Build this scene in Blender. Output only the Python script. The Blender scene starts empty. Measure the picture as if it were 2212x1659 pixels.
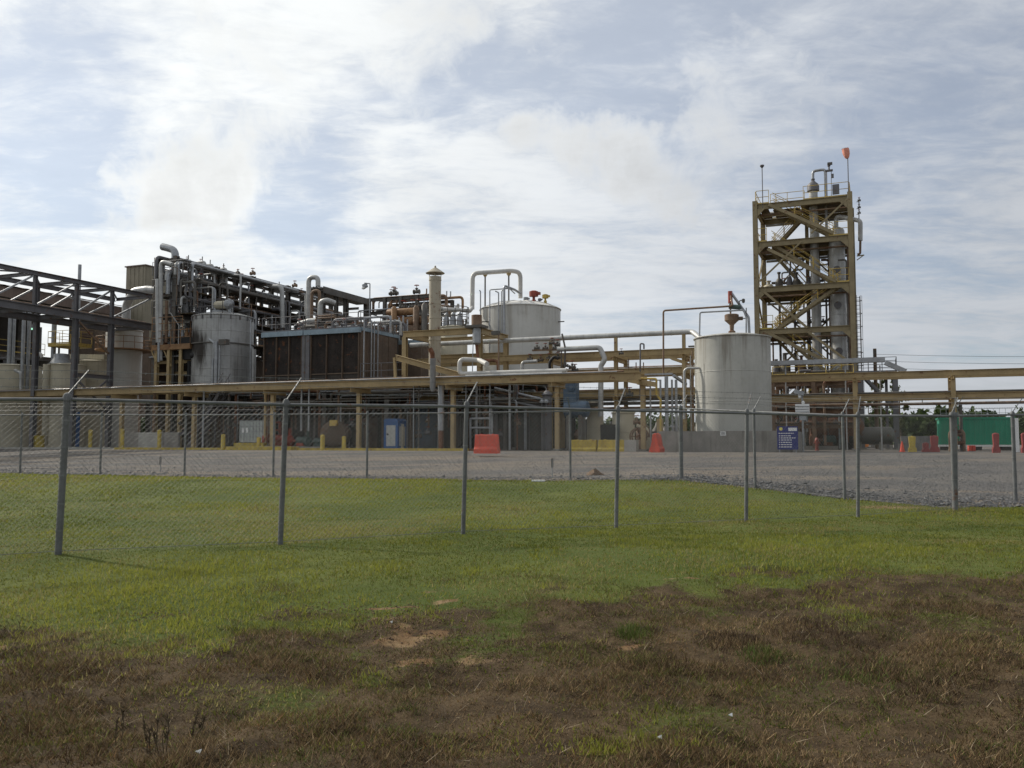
import bpy, math, random
import numpy as np
from mathutils import Vector

random.seed(7)
RNG = np.random.default_rng(11)
sc = bpy.context.scene
COL = sc.collection

# ------------------------------------------------------------------ camera
EYE = 0.55                       # eye level above the plant's pad (z = 0)
PITCH = math.atan(125.5 / 1897.0)
cam_d = bpy.data.cameras.new('camera')
cam = bpy.data.objects.new('camera', cam_d)
COL.objects.link(cam)
cam.location = (0, 0, EYE)
cam.rotation_euler = (math.pi / 2 + PITCH, 0, 0)
cam_d.sensor_width = 36.0
cam_d.lens = 36.0 * 1897.0 / 2212.0
cam_d.clip_start = 0.1
cam_d.clip_end = 8000
sc.camera = cam

# ------------------------------------------------------------------ sun and sky
SUN_AZ, SUN_EL = math.radians(-57), math.radians(36)      # from +Y, negative = to the left
TO_SUN = Vector((math.sin(SUN_AZ) * math.cos(SUN_EL), math.cos(SUN_AZ) * math.cos(SUN_EL), math.sin(SUN_EL)))
sun_d = bpy.data.lights.new('sun', 'SUN')
sun_d.energy = 4.0
sun_d.angle = math.radians(2.5)
sun_d.color = (1.0, 0.94, 0.84)
sun = bpy.data.objects.new('sun', sun_d)
COL.objects.link(sun)
sun.rotation_euler = (-TO_SUN).to_track_quat('-Z', 'Y').to_euler()

sc.view_settings.view_transform = 'Standard'
sc.view_settings.look = 'None'
sc.view_settings.exposure = 0.02
sc.view_settings.gamma = 1.0
sc.view_settings.use_curve_mapping = False


def ray(x, y):
    """direction through a point of the photograph (2212 x 1659 grid)"""
    dx, up = (x - 1106.0) / 1897.0, (829.5 - y) / 1897.0
    return Vector((dx, math.cos(PITCH) - up * math.sin(PITCH), math.sin(PITCH) + up * math.cos(PITCH)))


world = bpy.data.worlds.new('World')
sc.world = world
world.use_nodes = True
wt = world.node_tree
wt.nodes.clear()


class NT:
    """small helper for wiring node trees"""
    def __init__(self, t):
        self.t = t

    def n(self, kind, **kw):
        nd = self.t.nodes.new(kind)
        for k, v in kw.items():
            setattr(nd, k, v)
        return nd

    def put(self, sock, val):
        if hasattr(val, 'is_output'):
            self.t.links.new(val, sock)
        elif val is not None:
            sock.default_value = val

    def math(self, op, a, b=None, c=None, clamp=False):
        nd = self.n('ShaderNodeMath', operation=op, use_clamp=clamp)
        for i, val in enumerate((a, b, c)):
            if val is not None:
                self.put(nd.inputs[i], val)
        return nd.outputs[0]

    def ramp(self, val, lo, hi, a=0.0, b=1.0, smooth=True):
        nd = self.n('ShaderNodeMapRange')
        nd.interpolation_type = 'SMOOTHSTEP' if smooth else 'LINEAR'
        self.put(nd.inputs[0], val)
        for i, q in enumerate((lo, hi, a, b)):
            self.put(nd.inputs[i + 1], q)
        return nd.outputs[0]

    def noise(self, vec, scale, detail=4.0, rough=0.55, dist=0.0):
        nd = self.n('ShaderNodeTexNoise')
        self.put(nd.inputs['Vector'], vec)
        nd.inputs['Scale'].default_value = scale
        nd.inputs['Detail'].default_value = detail
        nd.inputs['Roughness'].default_value = rough
        nd.inputs['Distortion'].default_value = dist
        return nd.outputs[0]

    def mix(self, f, a, b):
        nd = self.n('ShaderNodeMix', data_type='RGBA')
        self.put(nd.inputs[0], f)
        self.put(nd.inputs[6], a)
        self.put(nd.inputs[7], b)
        return nd.outputs[2]

    def vmul(self, vec, s):
        nd = self.n('ShaderNodeVectorMath', operation='MULTIPLY')
        self.put(nd.inputs[0], vec)
        self.put(nd.inputs[1], s)
        return nd.outputs[0]


def build_world():
    k = NT(wt)
    out = k.n('ShaderNodeOutputWorld')
    sky = k.n('ShaderNodeTexSky')
    sky.sky_type = 'NISHITA'
    sky.sun_disc = False
    sky.sun_elevation = SUN_EL
    sky.sun_rotation = SUN_AZ
    sky.dust_density = 0.4
    sky.ozone_density = 2.0
    bg1 = k.n('ShaderNodeBackground')
    bg1.inputs[1].default_value = 0.085
    k.put(bg1.inputs[0], k.mix(0.35, sky.outputs[0], k.vmul(sky.outputs[0], (0.80, 1.02, 1.30))))
    co = k.n('ShaderNodeTexCoord').outputs['Generated']
    sep = k.n('ShaderNodeSeparateXYZ')
    k.put(sep.inputs[0], co)
    den = k.math('ADD', k.math('MAXIMUM', sep.outputs[2], 0.0), 0.13)
    comb = k.n('ShaderNodeCombineXYZ')
    k.put(comb.inputs[0], k.math('DIVIDE', sep.outputs[0], den))
    k.put(comb.inputs[1], k.math('DIVIDE', sep.outputs[1], den))
    p = comb.outputs[0]
    big = k.noise(p, 0.9, 7, 0.55, 0.6)              # broad sheets
    mid = k.noise(k.vmul(p, (0.8, 1.3, 1.0)), 2.6, 9, 0.62, 0.5)    # ragged edges
    fine = k.noise(k.vmul(p, (1.0, 1.7, 1.0)), 9.0, 5, 0.62, 0.5)   # mackerel ripple
    puff = k.math('ADD', k.math('MULTIPLY', k.noise(co, 5.0, 9, 0.62, 0.9), 0.6), k.math('MULTIPLY', k.noise(co, 15.0, 8, 0.62, 0.5), 0.4))
    # thin high layer
    thin = k.math('ADD', k.math('MULTIPLY', big, 0.5), k.math('MULTIPLY', mid, 0.5))
    thin = k.math('ADD', thin, k.math('MULTIPLY', k.math('SUBTRACT', fine, 0.5), 0.30))
    # the heaped clouds and the clear gaps that the photograph shows, each by its direction
    heap = k.math('MULTIPLY', k.math('SUBTRACT', puff, 0.5), 2.4)
    lumps = [  # x, y, radius (rad), amount; + heaped cloud
        (560, 0, 0.30, 0.40), (250, 0, 0.22, 0.34), (840, 130, 0.15, 0.30), (1020, 0, 0.16, 0.42), (640, 200, 0.12, 0.22),
        (385, 335, 0.10, 0.45), (455, 410, 0.09, 0.40), (310, 440, 0.06, 0.30),
        (1290, 300, 0.10, 0.55), (1170, 270, 0.05, 0.45), (1400, 320, 0.08, 0.40), (1560, 230, 0.12, 0.30), (1620, 110, 0.08, 0.34), (1800, 320, 0.16, 0.30), (1480, 440, 0.16, 0.34),
        (2050, 330, 0.18, 0.22), (1320, 745, 0.06, 0.35), (1000, 560, 0.22, 0.24), (120, 560, 0.18, 0.25), (700, 640, 0.2, 0.25), (2100, 560, 0.14, 0.22),
    ]
    gaps = [(600, 375, 0.09, 0.13), (790, 360, 0.08, 0.12), (60, 190, 0.13, 0.16), (210, 330, 0.08, 0.13), (940, 230, 0.08, 0.13), (2060, 90, 0.22, 0.11), (1320, 120, 0.14, 0.16),
            (1480, 30, 0.13, 0.12), (700, 480, 0.08, 0.09), (2080, 780, 0.16, 0.10), (1500, 800, 0.14, 0.06), (1950, 500, 0.10, 0.06), (1080, 190, 0.08, 0.10), (30, 420, 0.07, 0.08)]

    w1 = k.n('ShaderNodeTexNoise')
    k.put(w1.inputs['Vector'], co)
    w1.inputs['Scale'].default_value = 4.2
    w1.inputs['Detail'].default_value = 6
    w1.inputs['Roughness'].default_value = 0.6
    ws_ = k.n('ShaderNodeVectorMath', operation='SUBTRACT')
    k.put(ws_.inputs[0], w1.outputs['Color'])
    ws_.inputs[1].default_value = (0.5, 0.5, 0.5)
    wa = k.n('ShaderNodeVectorMath', operation='ADD')
    k.put(wa.inputs[0], co)
    k.put(wa.inputs[1], k.vmul(ws_.outputs[0], (0.34, 0.34, 0.34)))
    wn = k.n('ShaderNodeVectorMath', operation='NORMALIZE')
    k.put(wn.inputs[0], wa.outputs[0])
    cow = wn.outputs[0]

    def lobe(x, y, r, a):
        dt = k.n('ShaderNodeVectorMath', operation='DOT_PRODUCT')
        k.put(dt.inputs[0], cow)
        dt.inputs[1].default_value = ray(x, y).normalized()
        ang = k.math('ARCCOSINE', k.math('MINIMUM', dt.outputs['Value'], 1.0))
        return k.ramp(ang, r * 1.35, 0.0, 0.0, a)
    for x, y, r, a in lumps:
        heap = k.math('ADD', heap, lobe(x, y, r, a))
    for x, y, r, a in gaps:
        lb = lobe(x, y, r, a)
        thin = k.math('SUBTRACT', thin, lb)
        heap = k.math('SUBTRACT', heap, k.math('MULTIPLY', lb, 1.7))
    thin = k.math('ADD', thin, k.ramp(sep.outputs[2], 0.16, 0.0, 0.0, 0.22))
    m_thin = k.ramp(thin, 0.26, 0.56, 0.52, 0.97)
    m_heap = k.ramp(heap, -0.1, 1.0)
    mask = k.math('MAXIMUM', m_thin, m_heap)
    ds = k.n('ShaderNodeVectorMath', operation='DOT_PRODUCT')
    k.put(ds.inputs[0], co)
    ds.inputs[1].default_value = TO_SUN
    # forward scattering brightens the clouds towards the sun; thick cores turn grey
    glow = k.ramp(ds.outputs['Value'], 0.05, 0.95, 0.56, 1.02)
    core = k.math('MULTIPLY', m_heap, k.ramp(k.math('ADD', heap, k.math('MULTIPLY', k.math('SUBTRACT', k.noise(co, 4.5, 7, 0.58, 0.5), 0.5), 1.3)), 0.55, 1.5))
    br = k.math('MULTIPLY', glow, k.math('SUBTRACT', 1.03, k.math('MULTIPLY', core, 0.16)))
    br = k.math('MULTIPLY', br, k.ramp(mid, 0.3, 0.7, 0.94, 1.04))
    c = k.mix(k.ramp(ds.outputs['Value'], 0.2, 0.9), (0.91, 0.955, 1.02, 1), (0.965, 0.985, 0.975, 1))
    c = k.mix(k.math('MULTIPLY', core, 0.5), c, (0.93, 0.94, 0.94, 1))
    bg2 = k.n('ShaderNodeBackground')
    k.put(bg2.inputs[0], c)
    k.put(bg2.inputs[1], br)
    mx = k.n('ShaderNodeMixShader')
    k.put(mx.inputs[0], mask)
    k.put(mx.inputs[1], bg1.outputs[0])
    k.put(mx.inputs[2], bg2.outputs[0])
    k.put(out.inputs[0], mx.outputs[0])


build_world()

# ------------------------------------------------------------------ the plant's own grid: u along its front, v into its depth
ANG = math.radians(22.6)
UX = Vector((math.cos(ANG), -math.sin(ANG), 0))
VX = Vector((math.sin(ANG), math.cos(ANG), 0))
ZX = Vector((0, 0, 1))
P0 = Vector((7.2, 50.0, 0))
CAMP = Vector((0, 0, EYE))


def PL(u, v, h=0.0):
    return P0 + UX * u + VX * v + ZX * h


def uv(p):
    d = p - P0
    return d.dot(UX), d.dot(VX), d.z


def Q(x, y, v):
    r = ray(x, y)
    t = (v - (CAMP - P0).dot(VX)) / r.dot(VX)
    return CAMP + r * t


def QU(x, y, u):
    r = ray(x, y)
    t = (u - (CAMP - P0).dot(UX)) / r.dot(UX)
    return CAMP + r * t


def UH(x, y, v):
    q = uv(Q(x, y, v))
    return q[0], q[2]


def U_(x, v):
    return uv(Q(x, 955, v))[0]


def H_(x, y, v):
    return Q(x, y, v).z


# ------------------------------------------------------------------ mesh building
class MB:
    def __init__(self):
        self.v, self.f = [], []

    def box(self, c, ax, ay, az):
        """centre and three half-axis vectors"""
        b = len(self.v)
        for sx in (-1, 1):
            for sy in (-1, 1):
                for sz in (-1, 1):
                    self.v.append(c + ax * sx + ay * sy + az * sz)
        for q in ((0, 1, 3, 2), (4, 6, 7, 5), (0, 4, 5, 1), (2, 3, 7, 6), (0, 2, 6, 4), (1, 5, 7, 3)):
            self.f.append(tuple(b + i for i in q))
        return self

    def pbox(self, u0, u1, v0, v1, h0, h1):
        return self.box(PL((u0 + u1) / 2, (v0 + v1) / 2, (h0 + h1) / 2), UX * (u1 - u0) / 2, VX * (v1 - v0) / 2, ZX * (h1 - h0) / 2)

    def frame_of(self, p, q, up=None):
        d = (q - p).normalized()
        up = up or (ZX if abs(d.z) < 0.93 else VX)
        s = d.cross(up).normalized()
        return d, s, s.cross(d).normalized()

    def bar(self, p, q, w, h, up=None):
        d, s, t = self.frame_of(p, q, up)
        return self.box((p + q) / 2, d * (q - p).length / 2, s * w / 2, t * h / 2)

    def ibeam(self, p, q, w, h, up=None, th=None):
        """H section: two flanges and a web, flanges facing 'up'"""
        d, s, t = self.frame_of(p, q, up)
        th = th or max(0.02, h * 0.09)
        L = d * (q - p).length / 2
        c = (p + q) / 2
        self.box(c + t * (h / 2 - th / 2), L, s * w / 2, t * th / 2)
        self.box(c - t * (h / 2 - th / 2), L, s * w / 2, t * th / 2)
        self.box(c, L, s * th * 0.4, t * (h / 2 - th))
        return self

    def tube(self, pts, r, n=10, cap=True):
        pts = [Vector(p) for p in pts]
        b = len(self.v)
        m = len(pts)
        d0 = (pts[1] - pts[0]).normalized()
        s = d0.cross(ZX if abs(d0.z) < 0.9 else UX).normalized()
        for i in range(m):
            if i == 0:
                d = d0
            elif i == m - 1:
                d = (pts[i] - pts[i - 1]).normalized()
            else:
                d = ((pts[i] - pts[i - 1]).normalized() + (pts[i + 1] - pts[i]).normalized()).normalized()
            s = (s - d * s.dot(d)).normalized()
            t = d.cross(s)
            rr = r[i] if isinstance(r, (list, tuple)) else r
            for j in range(n):
                a = 2 * math.pi * j / n
                self.v.append(pts[i] + s * math.cos(a) * rr + t * math.sin(a) * rr)
        for i in range(m - 1):
            for j in range(n):
                k = (j + 1) % n
                self.f.append((b + i * n + j, b + i * n + k, b + (i + 1) * n + k, b + (i + 1) * n + j))
        if cap:
            self.f.append(tuple(b + j for j in reversed(range(n))))
            self.f.append(tuple(b + (m - 1) * n + j for j in range(n)))
        return self

    def lathe(self, c, prof, n=48, axis=None, side=None):
        """profile of (radius, distance along the axis)"""
        a = axis or ZX
        s = side or (UX if abs(a.dot(UX)) < 0.8 else VX)
        s = (s - a * s.dot(a)).normalized()
        t = a.cross(s)
        b = len(self.v)
        for r, z in prof:
            for j in range(n):
                q = 2 * math.pi * j / n
                self.v.append(c + a * z + s * math.cos(q) * r + t * math.sin(q) * r)
        for i in range(len(prof) - 1):
            for j in range(n):
                k = (j + 1) % n
                self.f.append((b + i * n + j, b + i * n + k, b + (i + 1) * n + k, b + (i + 1) * n + j))
        if prof[0][0] > 1e-4:
            self.f.append(tuple(b + j for j in reversed(range(n))))
        if prof[-1][0] > 1e-4:
            self.f.append(tuple(b + (len(prof) - 1) * n + j for j in range(n)))
        return self

    def prism(self, poly, off):
        """closed polygon extruded by a vector"""
        b, n = len(self.v), len(poly)
        self.v += [Vector(p) for p in poly] + [Vector(p) + off for p in poly]
        self.f.append(tuple(b + i for i in reversed(range(n))))
        self.f.append(tuple(b + n + i for i in range(n)))
        for i in range(n):
            j = (i + 1) % n
            self.f.append((b + i, b + j, b + n + j, b + n + i))
        return self

    def build(self, name, mat, parent=None, label=None, cat=None, group=None, kind=None, smooth=True):
        if parent is None:
            xs = [p.x for p in self.v]; ys = [p.y for p in self.v]; zs = [p.z for p in self.v]
            base = Vector(((min(xs) + max(xs)) / 2, (min(ys) + max(ys)) / 2, min(zs)))
        else:
            base = WLOC[parent.name]
        me = bpy.data.meshes.new(name)
        me.from_pydata([tuple(p - base) for p in self.v], [], self.f)
        if smooth:
            me.polygons.foreach_set('use_smooth', [True] * len(me.polygons))
            me.set_sharp_from_angle(angle=math.radians(38))
        me.materials.append(MAT[mat])
        o = bpy.data.objects.new(name, me)
        COL.objects.link(o)
        if parent is None:
            o.location = base
            WLOC[o.name] = base
        else:
            o.parent = parent
            WLOC[o.name] = base
        tag(o, label, cat, group, kind)
        return o


WLOC = {}


def tag(o, label=None, cat=None, group=None, kind=None):
    if label:
        o['label'] = label
    if cat:
        o['category'] = cat
    if group:
        o['group'] = group
    if kind:
        o['kind'] = kind
    return o


def thing(name, label, cat, loc, group=None):
    o = bpy.data.objects.new(name, None)
    o.empty_display_size = 0.3
    COL.objects.link(o)
    o.location = loc
    WLOC[o.name] = Vector(loc)
    return tag(o, label, cat, group)


def fillet(pts, R, n=5):
    """round the corners of a polyline"""
    pts = [Vector(p) for p in pts]
    out = [pts[0]]
    for i in range(1, len(pts) - 1):
        a, b, c = pts[i - 1], pts[i], pts[i + 1]
        d1, d2 = (a - b), (c - b)
        l1, l2 = d1.length, d2.length
        d1.normalize(); d2.normalize()
        ang = d1.angle(d2)
        if ang > math.radians(176):
            out.append(b)
            continue
        cut = min(R / math.tan(ang / 2), l1 * 0.48, l2 * 0.48)
        p, q = b + d1 * cut, b + d2 * cut
        for s in range(n + 1):
            t = s / n
            out.append(p * (1 - t) ** 2 + b * 2 * t * (1 - t) + q * t ** 2)
    out.append(pts[-1])
    return out


def pipe(label, pts, r, mat='silver', name='pipe', R=None, parent=None, group=None, cat='pipe', n=10, joints=True):
    R = R if R is not None else r * 3
    pts = [Vector(p) for p in pts]
    o = MB().tube(fillet(pts, R), r, n).build(name, mat, parent, label, None if parent else cat, group)
    if joints and parent is None and r > 0.07:
        base = WLOC[o.name]
        for a, b in zip(pts[:-1], pts[1:]):
            L = (b - a).length
            d = (b - a).normalized()
            k = int(L // 3.2)
            for i in range(k):
                c = a + d * (L * (i + 0.6) / max(1, k))
                MB().tube([c - d * 0.03, c + d * 0.03], r * 1.07, n).build('joint_band', mat, o)
    return o
# ------------------------------------------------------------------ materials
MAT = {}


def material(name, col, rough=0.6, metal=0.0, var=0.25, scale=1.5, rust=0.0, streak=0.0, dirt=(0.05, 0.04, 0.03), bump=0.0, bscale=30.0,
             rustcol=(0.13, 0.05, 0.02), rscale=2.5, spec=0.4):
    m = bpy.data.materials.new(name)
    m.use_nodes = True
    t = m.node_tree
    bsdf = t.nodes['Principled BSDF']
    k = NT(t)
    pos = k.n('ShaderNodeNewGeometry').outputs['Position']
    c4 = lambda c, s=1.0: (min(1, c[0] * s), min(1, c[1] * s), min(1, c[2] * s), 1)
    a = k.noise(pos, scale, 6, 0.6)
    f = k.ramp(a, 0.3, 0.7)
    c = k.mix(f, c4(col, 1 - var), c4(col, 1 + var * 0.6))
    fine = k.noise(pos, scale * 9, 4, 0.65)
    c = k.mix(k.ramp(fine, 0.45, 0.75, 0.0, 0.35), c, c4(col, 1 - var * 1.6 if var < 0.6 else 0.2))
    if streak:
        s = k.noise(k.vmul(pos, (4.0, 4.0, 0.22)), 1.3, 5, 0.6)
        c = k.mix(k.ramp(s, 0.48, 0.72, 0.0, streak), c, c4(dirt))
    if rust:
        s = k.noise(pos, rscale, 7, 0.68)
        c = k.mix(k.ramp(s, 0.62 - rust * 0.25, 0.70 - rust * 0.15, 0.0, 0.85), c, c4(rustcol))
    k.put(bsdf.inputs['Base Color'], c)
    k.put(bsdf.inputs['Roughness'], k.ramp(fine, 0.2, 0.8, max(0.05, rough - 0.12), min(1, rough + 0.12)))
    bsdf.inputs['Metallic'].default_value = metal
    bsdf.inputs['Specular IOR Level'].default_value = spec
    if bump:
        nd = k.n('ShaderNodeBump')
        nd.inputs['Strength'].default_value = bump
        nd.inputs['Distance'].default_value = 0.02
        k.put(nd.inputs['Height'], k.noise(pos, bscale, 5, 0.6))
        k.put(bsdf.inputs['Normal'], nd.outputs[0])
    MAT[name] = m
    return m


material('tan_steel', (0.37, 0.275, 0.14), 0.6, 0, 0.18, 1.0, rust=0.14, streak=0.12, dirt=(0.11, 0.07, 0.04))
material('tower_steel', (0.255, 0.205, 0.115), 0.62, 0, 0.18, 0.9, rust=0.14, streak=0.15, dirt=(0.09, 0.06, 0.035))
material('grey_steel', (0.135, 0.132, 0.138), 0.55, 0.05, 0.2, 1.2, rust=0.2, streak=0.12, dirt=(0.09, 0.06, 0.045))
material('dark_steel', (0.115, 0.107, 0.094), 0.6, 0.05, 0.3, 1.2, rust=0.25, streak=0.15)
material('blue_trim', (0.24, 0.31, 0.36), 0.5, 0.2, 0.2, 1.2, streak=0.25)
material('galv', (0.33, 0.34, 0.35), 0.42, 0.55, 0.2, 3.0, streak=0.2, dirt=(0.15, 0.14, 0.13))
material('fence_metal', (0.16, 0.165, 0.165), 0.65, 0.2, 0.25, 5.0, streak=0.15, rust=0.05)
material('wire', (0.19, 0.195, 0.19), 0.5, 0.4, 0.2, 2.0)
material('silver', (0.42, 0.42, 0.405), 0.45, 0.25, 0.18, 1.6, streak=0.3, dirt=(0.16, 0.13, 0.10), bump=0.15, bscale=9)
material('silver_tank', (0.36, 0.36, 0.35), 0.42, 0.35, 0.18, 0.6, streak=0.5, dirt=(0.10, 0.085, 0.07), bump=0.1, bscale=5)
material('rust_pipe', (0.20, 0.135, 0.09), 0.75, 0.05, 0.3, 2.0, rust=0.35)
material('rust', (0.17, 0.08, 0.045), 0.85, 0, 0.4, 2.2, rust=0.5)
material('cream_tank', (0.52, 0.475, 0.36), 0.55, 0, 0.14, 0.7, streak=0.25, dirt=(0.20, 0.16, 0.11))
material('white_tank', (0.52, 0.515, 0.48), 0.5, 0, 0.08, 0.45, streak=0.12, dirt=(0.22, 0.20, 0.16))
material('concrete_tank', (0.42, 0.415, 0.375), 0.65, 0, 0.12, 0.5, streak=0.16, dirt=(0.20, 0.19, 0.15))
material('white_roof', (0.62, 0.61, 0.57), 0.6, 0, 0.1, 1.0)
material('stack_paint', (0.40, 0.36, 0.28), 0.6, 0, 0.15, 0.9, rust=0.25, streak=0.3, dirt=(0.18, 0.12, 0.07))
material('brown_wall', (0.135, 0.098, 0.07), 0.7, 0, 0.2, 0.8, streak=0.35)
material('beige_wall', (0.25, 0.225, 0.165), 0.65, 0, 0.12, 0.8, streak=0.25)
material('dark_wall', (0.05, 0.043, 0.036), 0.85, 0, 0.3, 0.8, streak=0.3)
material('fill', (0.026, 0.020, 0.017), 0.9, 0, 0.5, 1.2, streak=0.4, rust=0.2, bump=0.6, bscale=14)
material('brown_panel', (0.125, 0.09, 0.064), 0.75, 0, 0.25, 0.8, streak=0.35, rust=0.15)
material('orange_steel', (0.27, 0.155, 0.075), 0.7, 0, 0.3, 1.5, rust=0.4)
material('handrail_yellow', (0.50, 0.36, 0.09), 0.55, 0, 0.2, 2.0, rust=0.2)
material('safety_yellow', (0.46, 0.345, 0.06), 0.6, 0, 0.25, 2.0, rust=0.1, streak=0.4, dirt=(0.2, 0.14, 0.05))
material('barrier_red', (0.60, 0.07, 0.035), 0.5, 0, 0.2, 2.2, streak=0.35, dirt=(0.22, 0.07, 0.045))
material('shadow_steel', (0.05, 0.046, 0.042), 0.75, 0, 0.3, 1.5, rust=0.2, streak=0.2)  # steel darkened by the shade under the deck, put into its colour
material('barrier_dark_red', (0.26, 0.05, 0.045), 0.5, 0, 0.2, 1.5, streak=0.2)
material('sign_blue', (0.022, 0.03, 0.16), 0.35, 0, 0.1, 2.0)
material('sign_white', (0.72, 0.72, 0.70), 0.4, 0, 0.06, 2.0)
material('sign_yellow', (0.70, 0.62, 0.12), 0.4, 0, 0.1, 2.0)
material('toilet_blue', (0.035, 0.12, 0.32), 0.4, 0, 0.12, 1.5, streak=0.2)
material('door_white', (0.50, 0.50, 0.46), 0.5, 0, 0.1, 1.5, streak=0.2)
material('vessel_blue', (0.10, 0.145, 0.20), 0.5, 0.1, 0.2, 1.0, streak=0.3)
material('green_tank', (0.015, 0.27, 0.155), 0.4, 0, 0.15, 0.6, streak=0.2, dirt=(0.03, 0.12, 0.07))
material('red_paint', (0.27, 0.055, 0.035), 0.5, 0, 0.25, 2.0, rust=0.2)
material('tote_plastic', (0.40, 0.43, 0.41), 0.4, 0, 0.1, 2.0)
material('concrete', (0.25, 0.235, 0.21), 0.9, 0, 0.2, 1.4, streak=0.4, bump=0.3)
material('concrete_light', (0.38, 0.37, 0.33), 0.9, 0, 0.15, 1.4, bump=0.3)
material('black', (0.018, 0.017, 0.017), 0.7, 0, 0.3, 2.0)
material('motor_green', (0.05, 0.08, 0.07), 0.5, 0, 0.2, 2.0)
material('wood', (0.16, 0.11, 0.07), 0.85, 0, 0.3, 3.0, streak=0.3)
material('sock', (0.72, 0.30, 0.22), 0.8, 0, 0.15, 4.0)
material('bark', (0.11, 0.085, 0.06), 0.9, 0, 0.3, 6.0)
material('roof_metal', (0.17, 0.125, 0.10), 0.6, 0.1, 0.2, 0.7, streak=0.3)
material('stone', (0.13, 0.129, 0.13), 0.9, 0, 0.35, 5.0)
material('block_grey', (0.22, 0.22, 0.215), 0.9, 0, 0.2, 2.0, bump=0.2)
material('grating', (0.13, 0.10, 0.06), 0.75, 0.1, 0.3, 2.0, rust=0.3)
material('white_pipe', (0.52, 0.51, 0.48), 0.5, 0.1, 0.12, 1.5, streak=0.25, dirt=(0.2,0.17,0.13))
material('orange_paint', (0.75, 0.22, 0.02), 0.45, 0, 0.1, 3.0)
material('paper', (0.7, 0.7, 0.66), 0.7, 0, 0.1, 3.0)

def runs(name, htop, col, depth=2.6, amt=0.6):
    """dark runs that start at a tank's rim and fade downwards"""
    t = MAT[name].node_tree
    k = NT(t)
    bs = t.nodes['Principled BSDF']
    old = bs.inputs['Base Color'].links[0].from_socket
    pos = k.n('ShaderNodeNewGeometry').outputs['Position']
    sp = k.n('ShaderNodeSeparateXYZ')
    k.put(sp.inputs[0], pos)
    n = k.noise(k.vmul(pos, (2.2, 2.2, 0.10)), 1.0, 7, 0.7)
    fall = k.ramp(sp.outputs[2], htop - depth, htop, 0.0, 0.17, smooth=False)
    f = k.ramp(k.math('ADD', n, fall), 0.62, 0.78, 0, amt)
    blot = k.ramp(k.noise(pos, 0.7, 6, 0.65), 0.56, 0.72, 0, 0.30)
    c = k.mix(blot, old, (0.27, 0.25, 0.20, 1))
    k.put(bs.inputs['Base Color'], k.mix(f, c, col))


runs('concrete_tank', 6.4, (0.17, 0.145, 0.11, 1))
runs('white_tank', 11.7, (0.24, 0.20, 0.15, 1), 3.5, 0.45)


def stain_tank():
    """oily run down stains on the tank's side, below the ducts"""
    m = MAT['silver_tank']
    t = m.node_tree
    k = NT(t)
    bs = t.nodes['Principled BSDF']
    old = bs.inputs['Base Color'].links[0].from_socket
    pos = k.n('ShaderNodeNewGeometry').outputs['Position']
    f = None
    for (x, y, ru, rh, amt) in [(425, 740, .75, 1.2, 1.0), (438, 760, .6, 1.6, 1.0), (500, 800, .35, 2.2, .55), (528, 770, .3, 2.6, .5), (470, 850, 1.4, .8, .6)]:
        c = Q(x, y, 3.4)
        d = k.n('ShaderNodeVectorMath', operation='SUBTRACT')
        k.put(d.inputs[0], pos)
        d.inputs[1].default_value = c
        sc_ = k.n('ShaderNodeVectorMath', operation='MULTIPLY')
        k.put(sc_.inputs[0], d.outputs[0])
        sc_.inputs[1].default_value = (1 / ru, 1 / (ru * 2.5), 1 / rh)
        ln = k.n('ShaderNodeVectorMath', operation='LENGTH')
        k.put(ln.inputs[0], sc_.outputs[0])
        q = k.ramp(k.math('ADD', ln.outputs['Value'], k.math('MULTIPLY', k.math('SUBTRACT', k.noise(k.vmul(pos, (3, 3, .6)), 1.6, 6, .65), .5), 1.3)), 1.25, .45, 0, amt)
        f = q if f is None else k.math('MAXIMUM', f, q)
    k.put(bs.inputs['Base Color'], k.mix(f, old, (.030, .024, .020, 1)))


stain_tank()

m = bpy.data.materials.new('lamp_glow')
m.use_nodes = True
b_ = m.node_tree.nodes['Principled BSDF']
b_.inputs['Base Color'].default_value = (0.7, 0.9, 0.85, 1)
b_.inputs['Emission Color'].default_value = (0.45, 1.0, 0.72, 1)
b_.inputs['Emission Strength'].default_value = 0.9
MAT['lamp_glow'] = m

m = bpy.data.materials.new('lamp_glass')
m.use_nodes = True
b_ = m.node_tree.nodes['Principled BSDF']
b_.inputs['Base Color'].default_value = (0.75, 0.74, 0.70, 1)
b_.inputs['Roughness'].default_value = 0.25
MAT['lamp_glass'] = m


def attr_material(name, rough=0.75, trans=0.0):
    """takes its colour from the mesh's own per-blade colour"""
    m = bpy.data.materials.new(name)
    m.use_nodes = True
    t = m.node_tree
    k = NT(t)
    at = k.n('ShaderNodeAttribute', attribute_name='tint')
    bs = t.nodes['Principled BSDF']
    k.put(bs.inputs['Base Color'], at.outputs['Color'])
    bs.inputs['Roughness'].default_value = rough
    bs.inputs['Specular IOR Level'].default_value = 0.25
    if trans:
        tr = k.n('ShaderNodeBsdfTranslucent')
        k.put(tr.inputs[0], at.outputs['Color'])
        mx = k.n('ShaderNodeMixShader')
        mx.inputs[0].default_value = trans
        k.put(mx.inputs[1], bs.outputs[0])
        k.put(mx.inputs[2], tr.outputs[0])
        k.put(t.nodes['Material Output'].inputs[0], mx.outputs[0])
    MAT[name] = m


attr_material('grass_blade', 0.6, 0.5)
attr_material('dry_blade', 0.85, 0.2)
attr_material('leaf', 0.6, 0.3)


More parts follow.
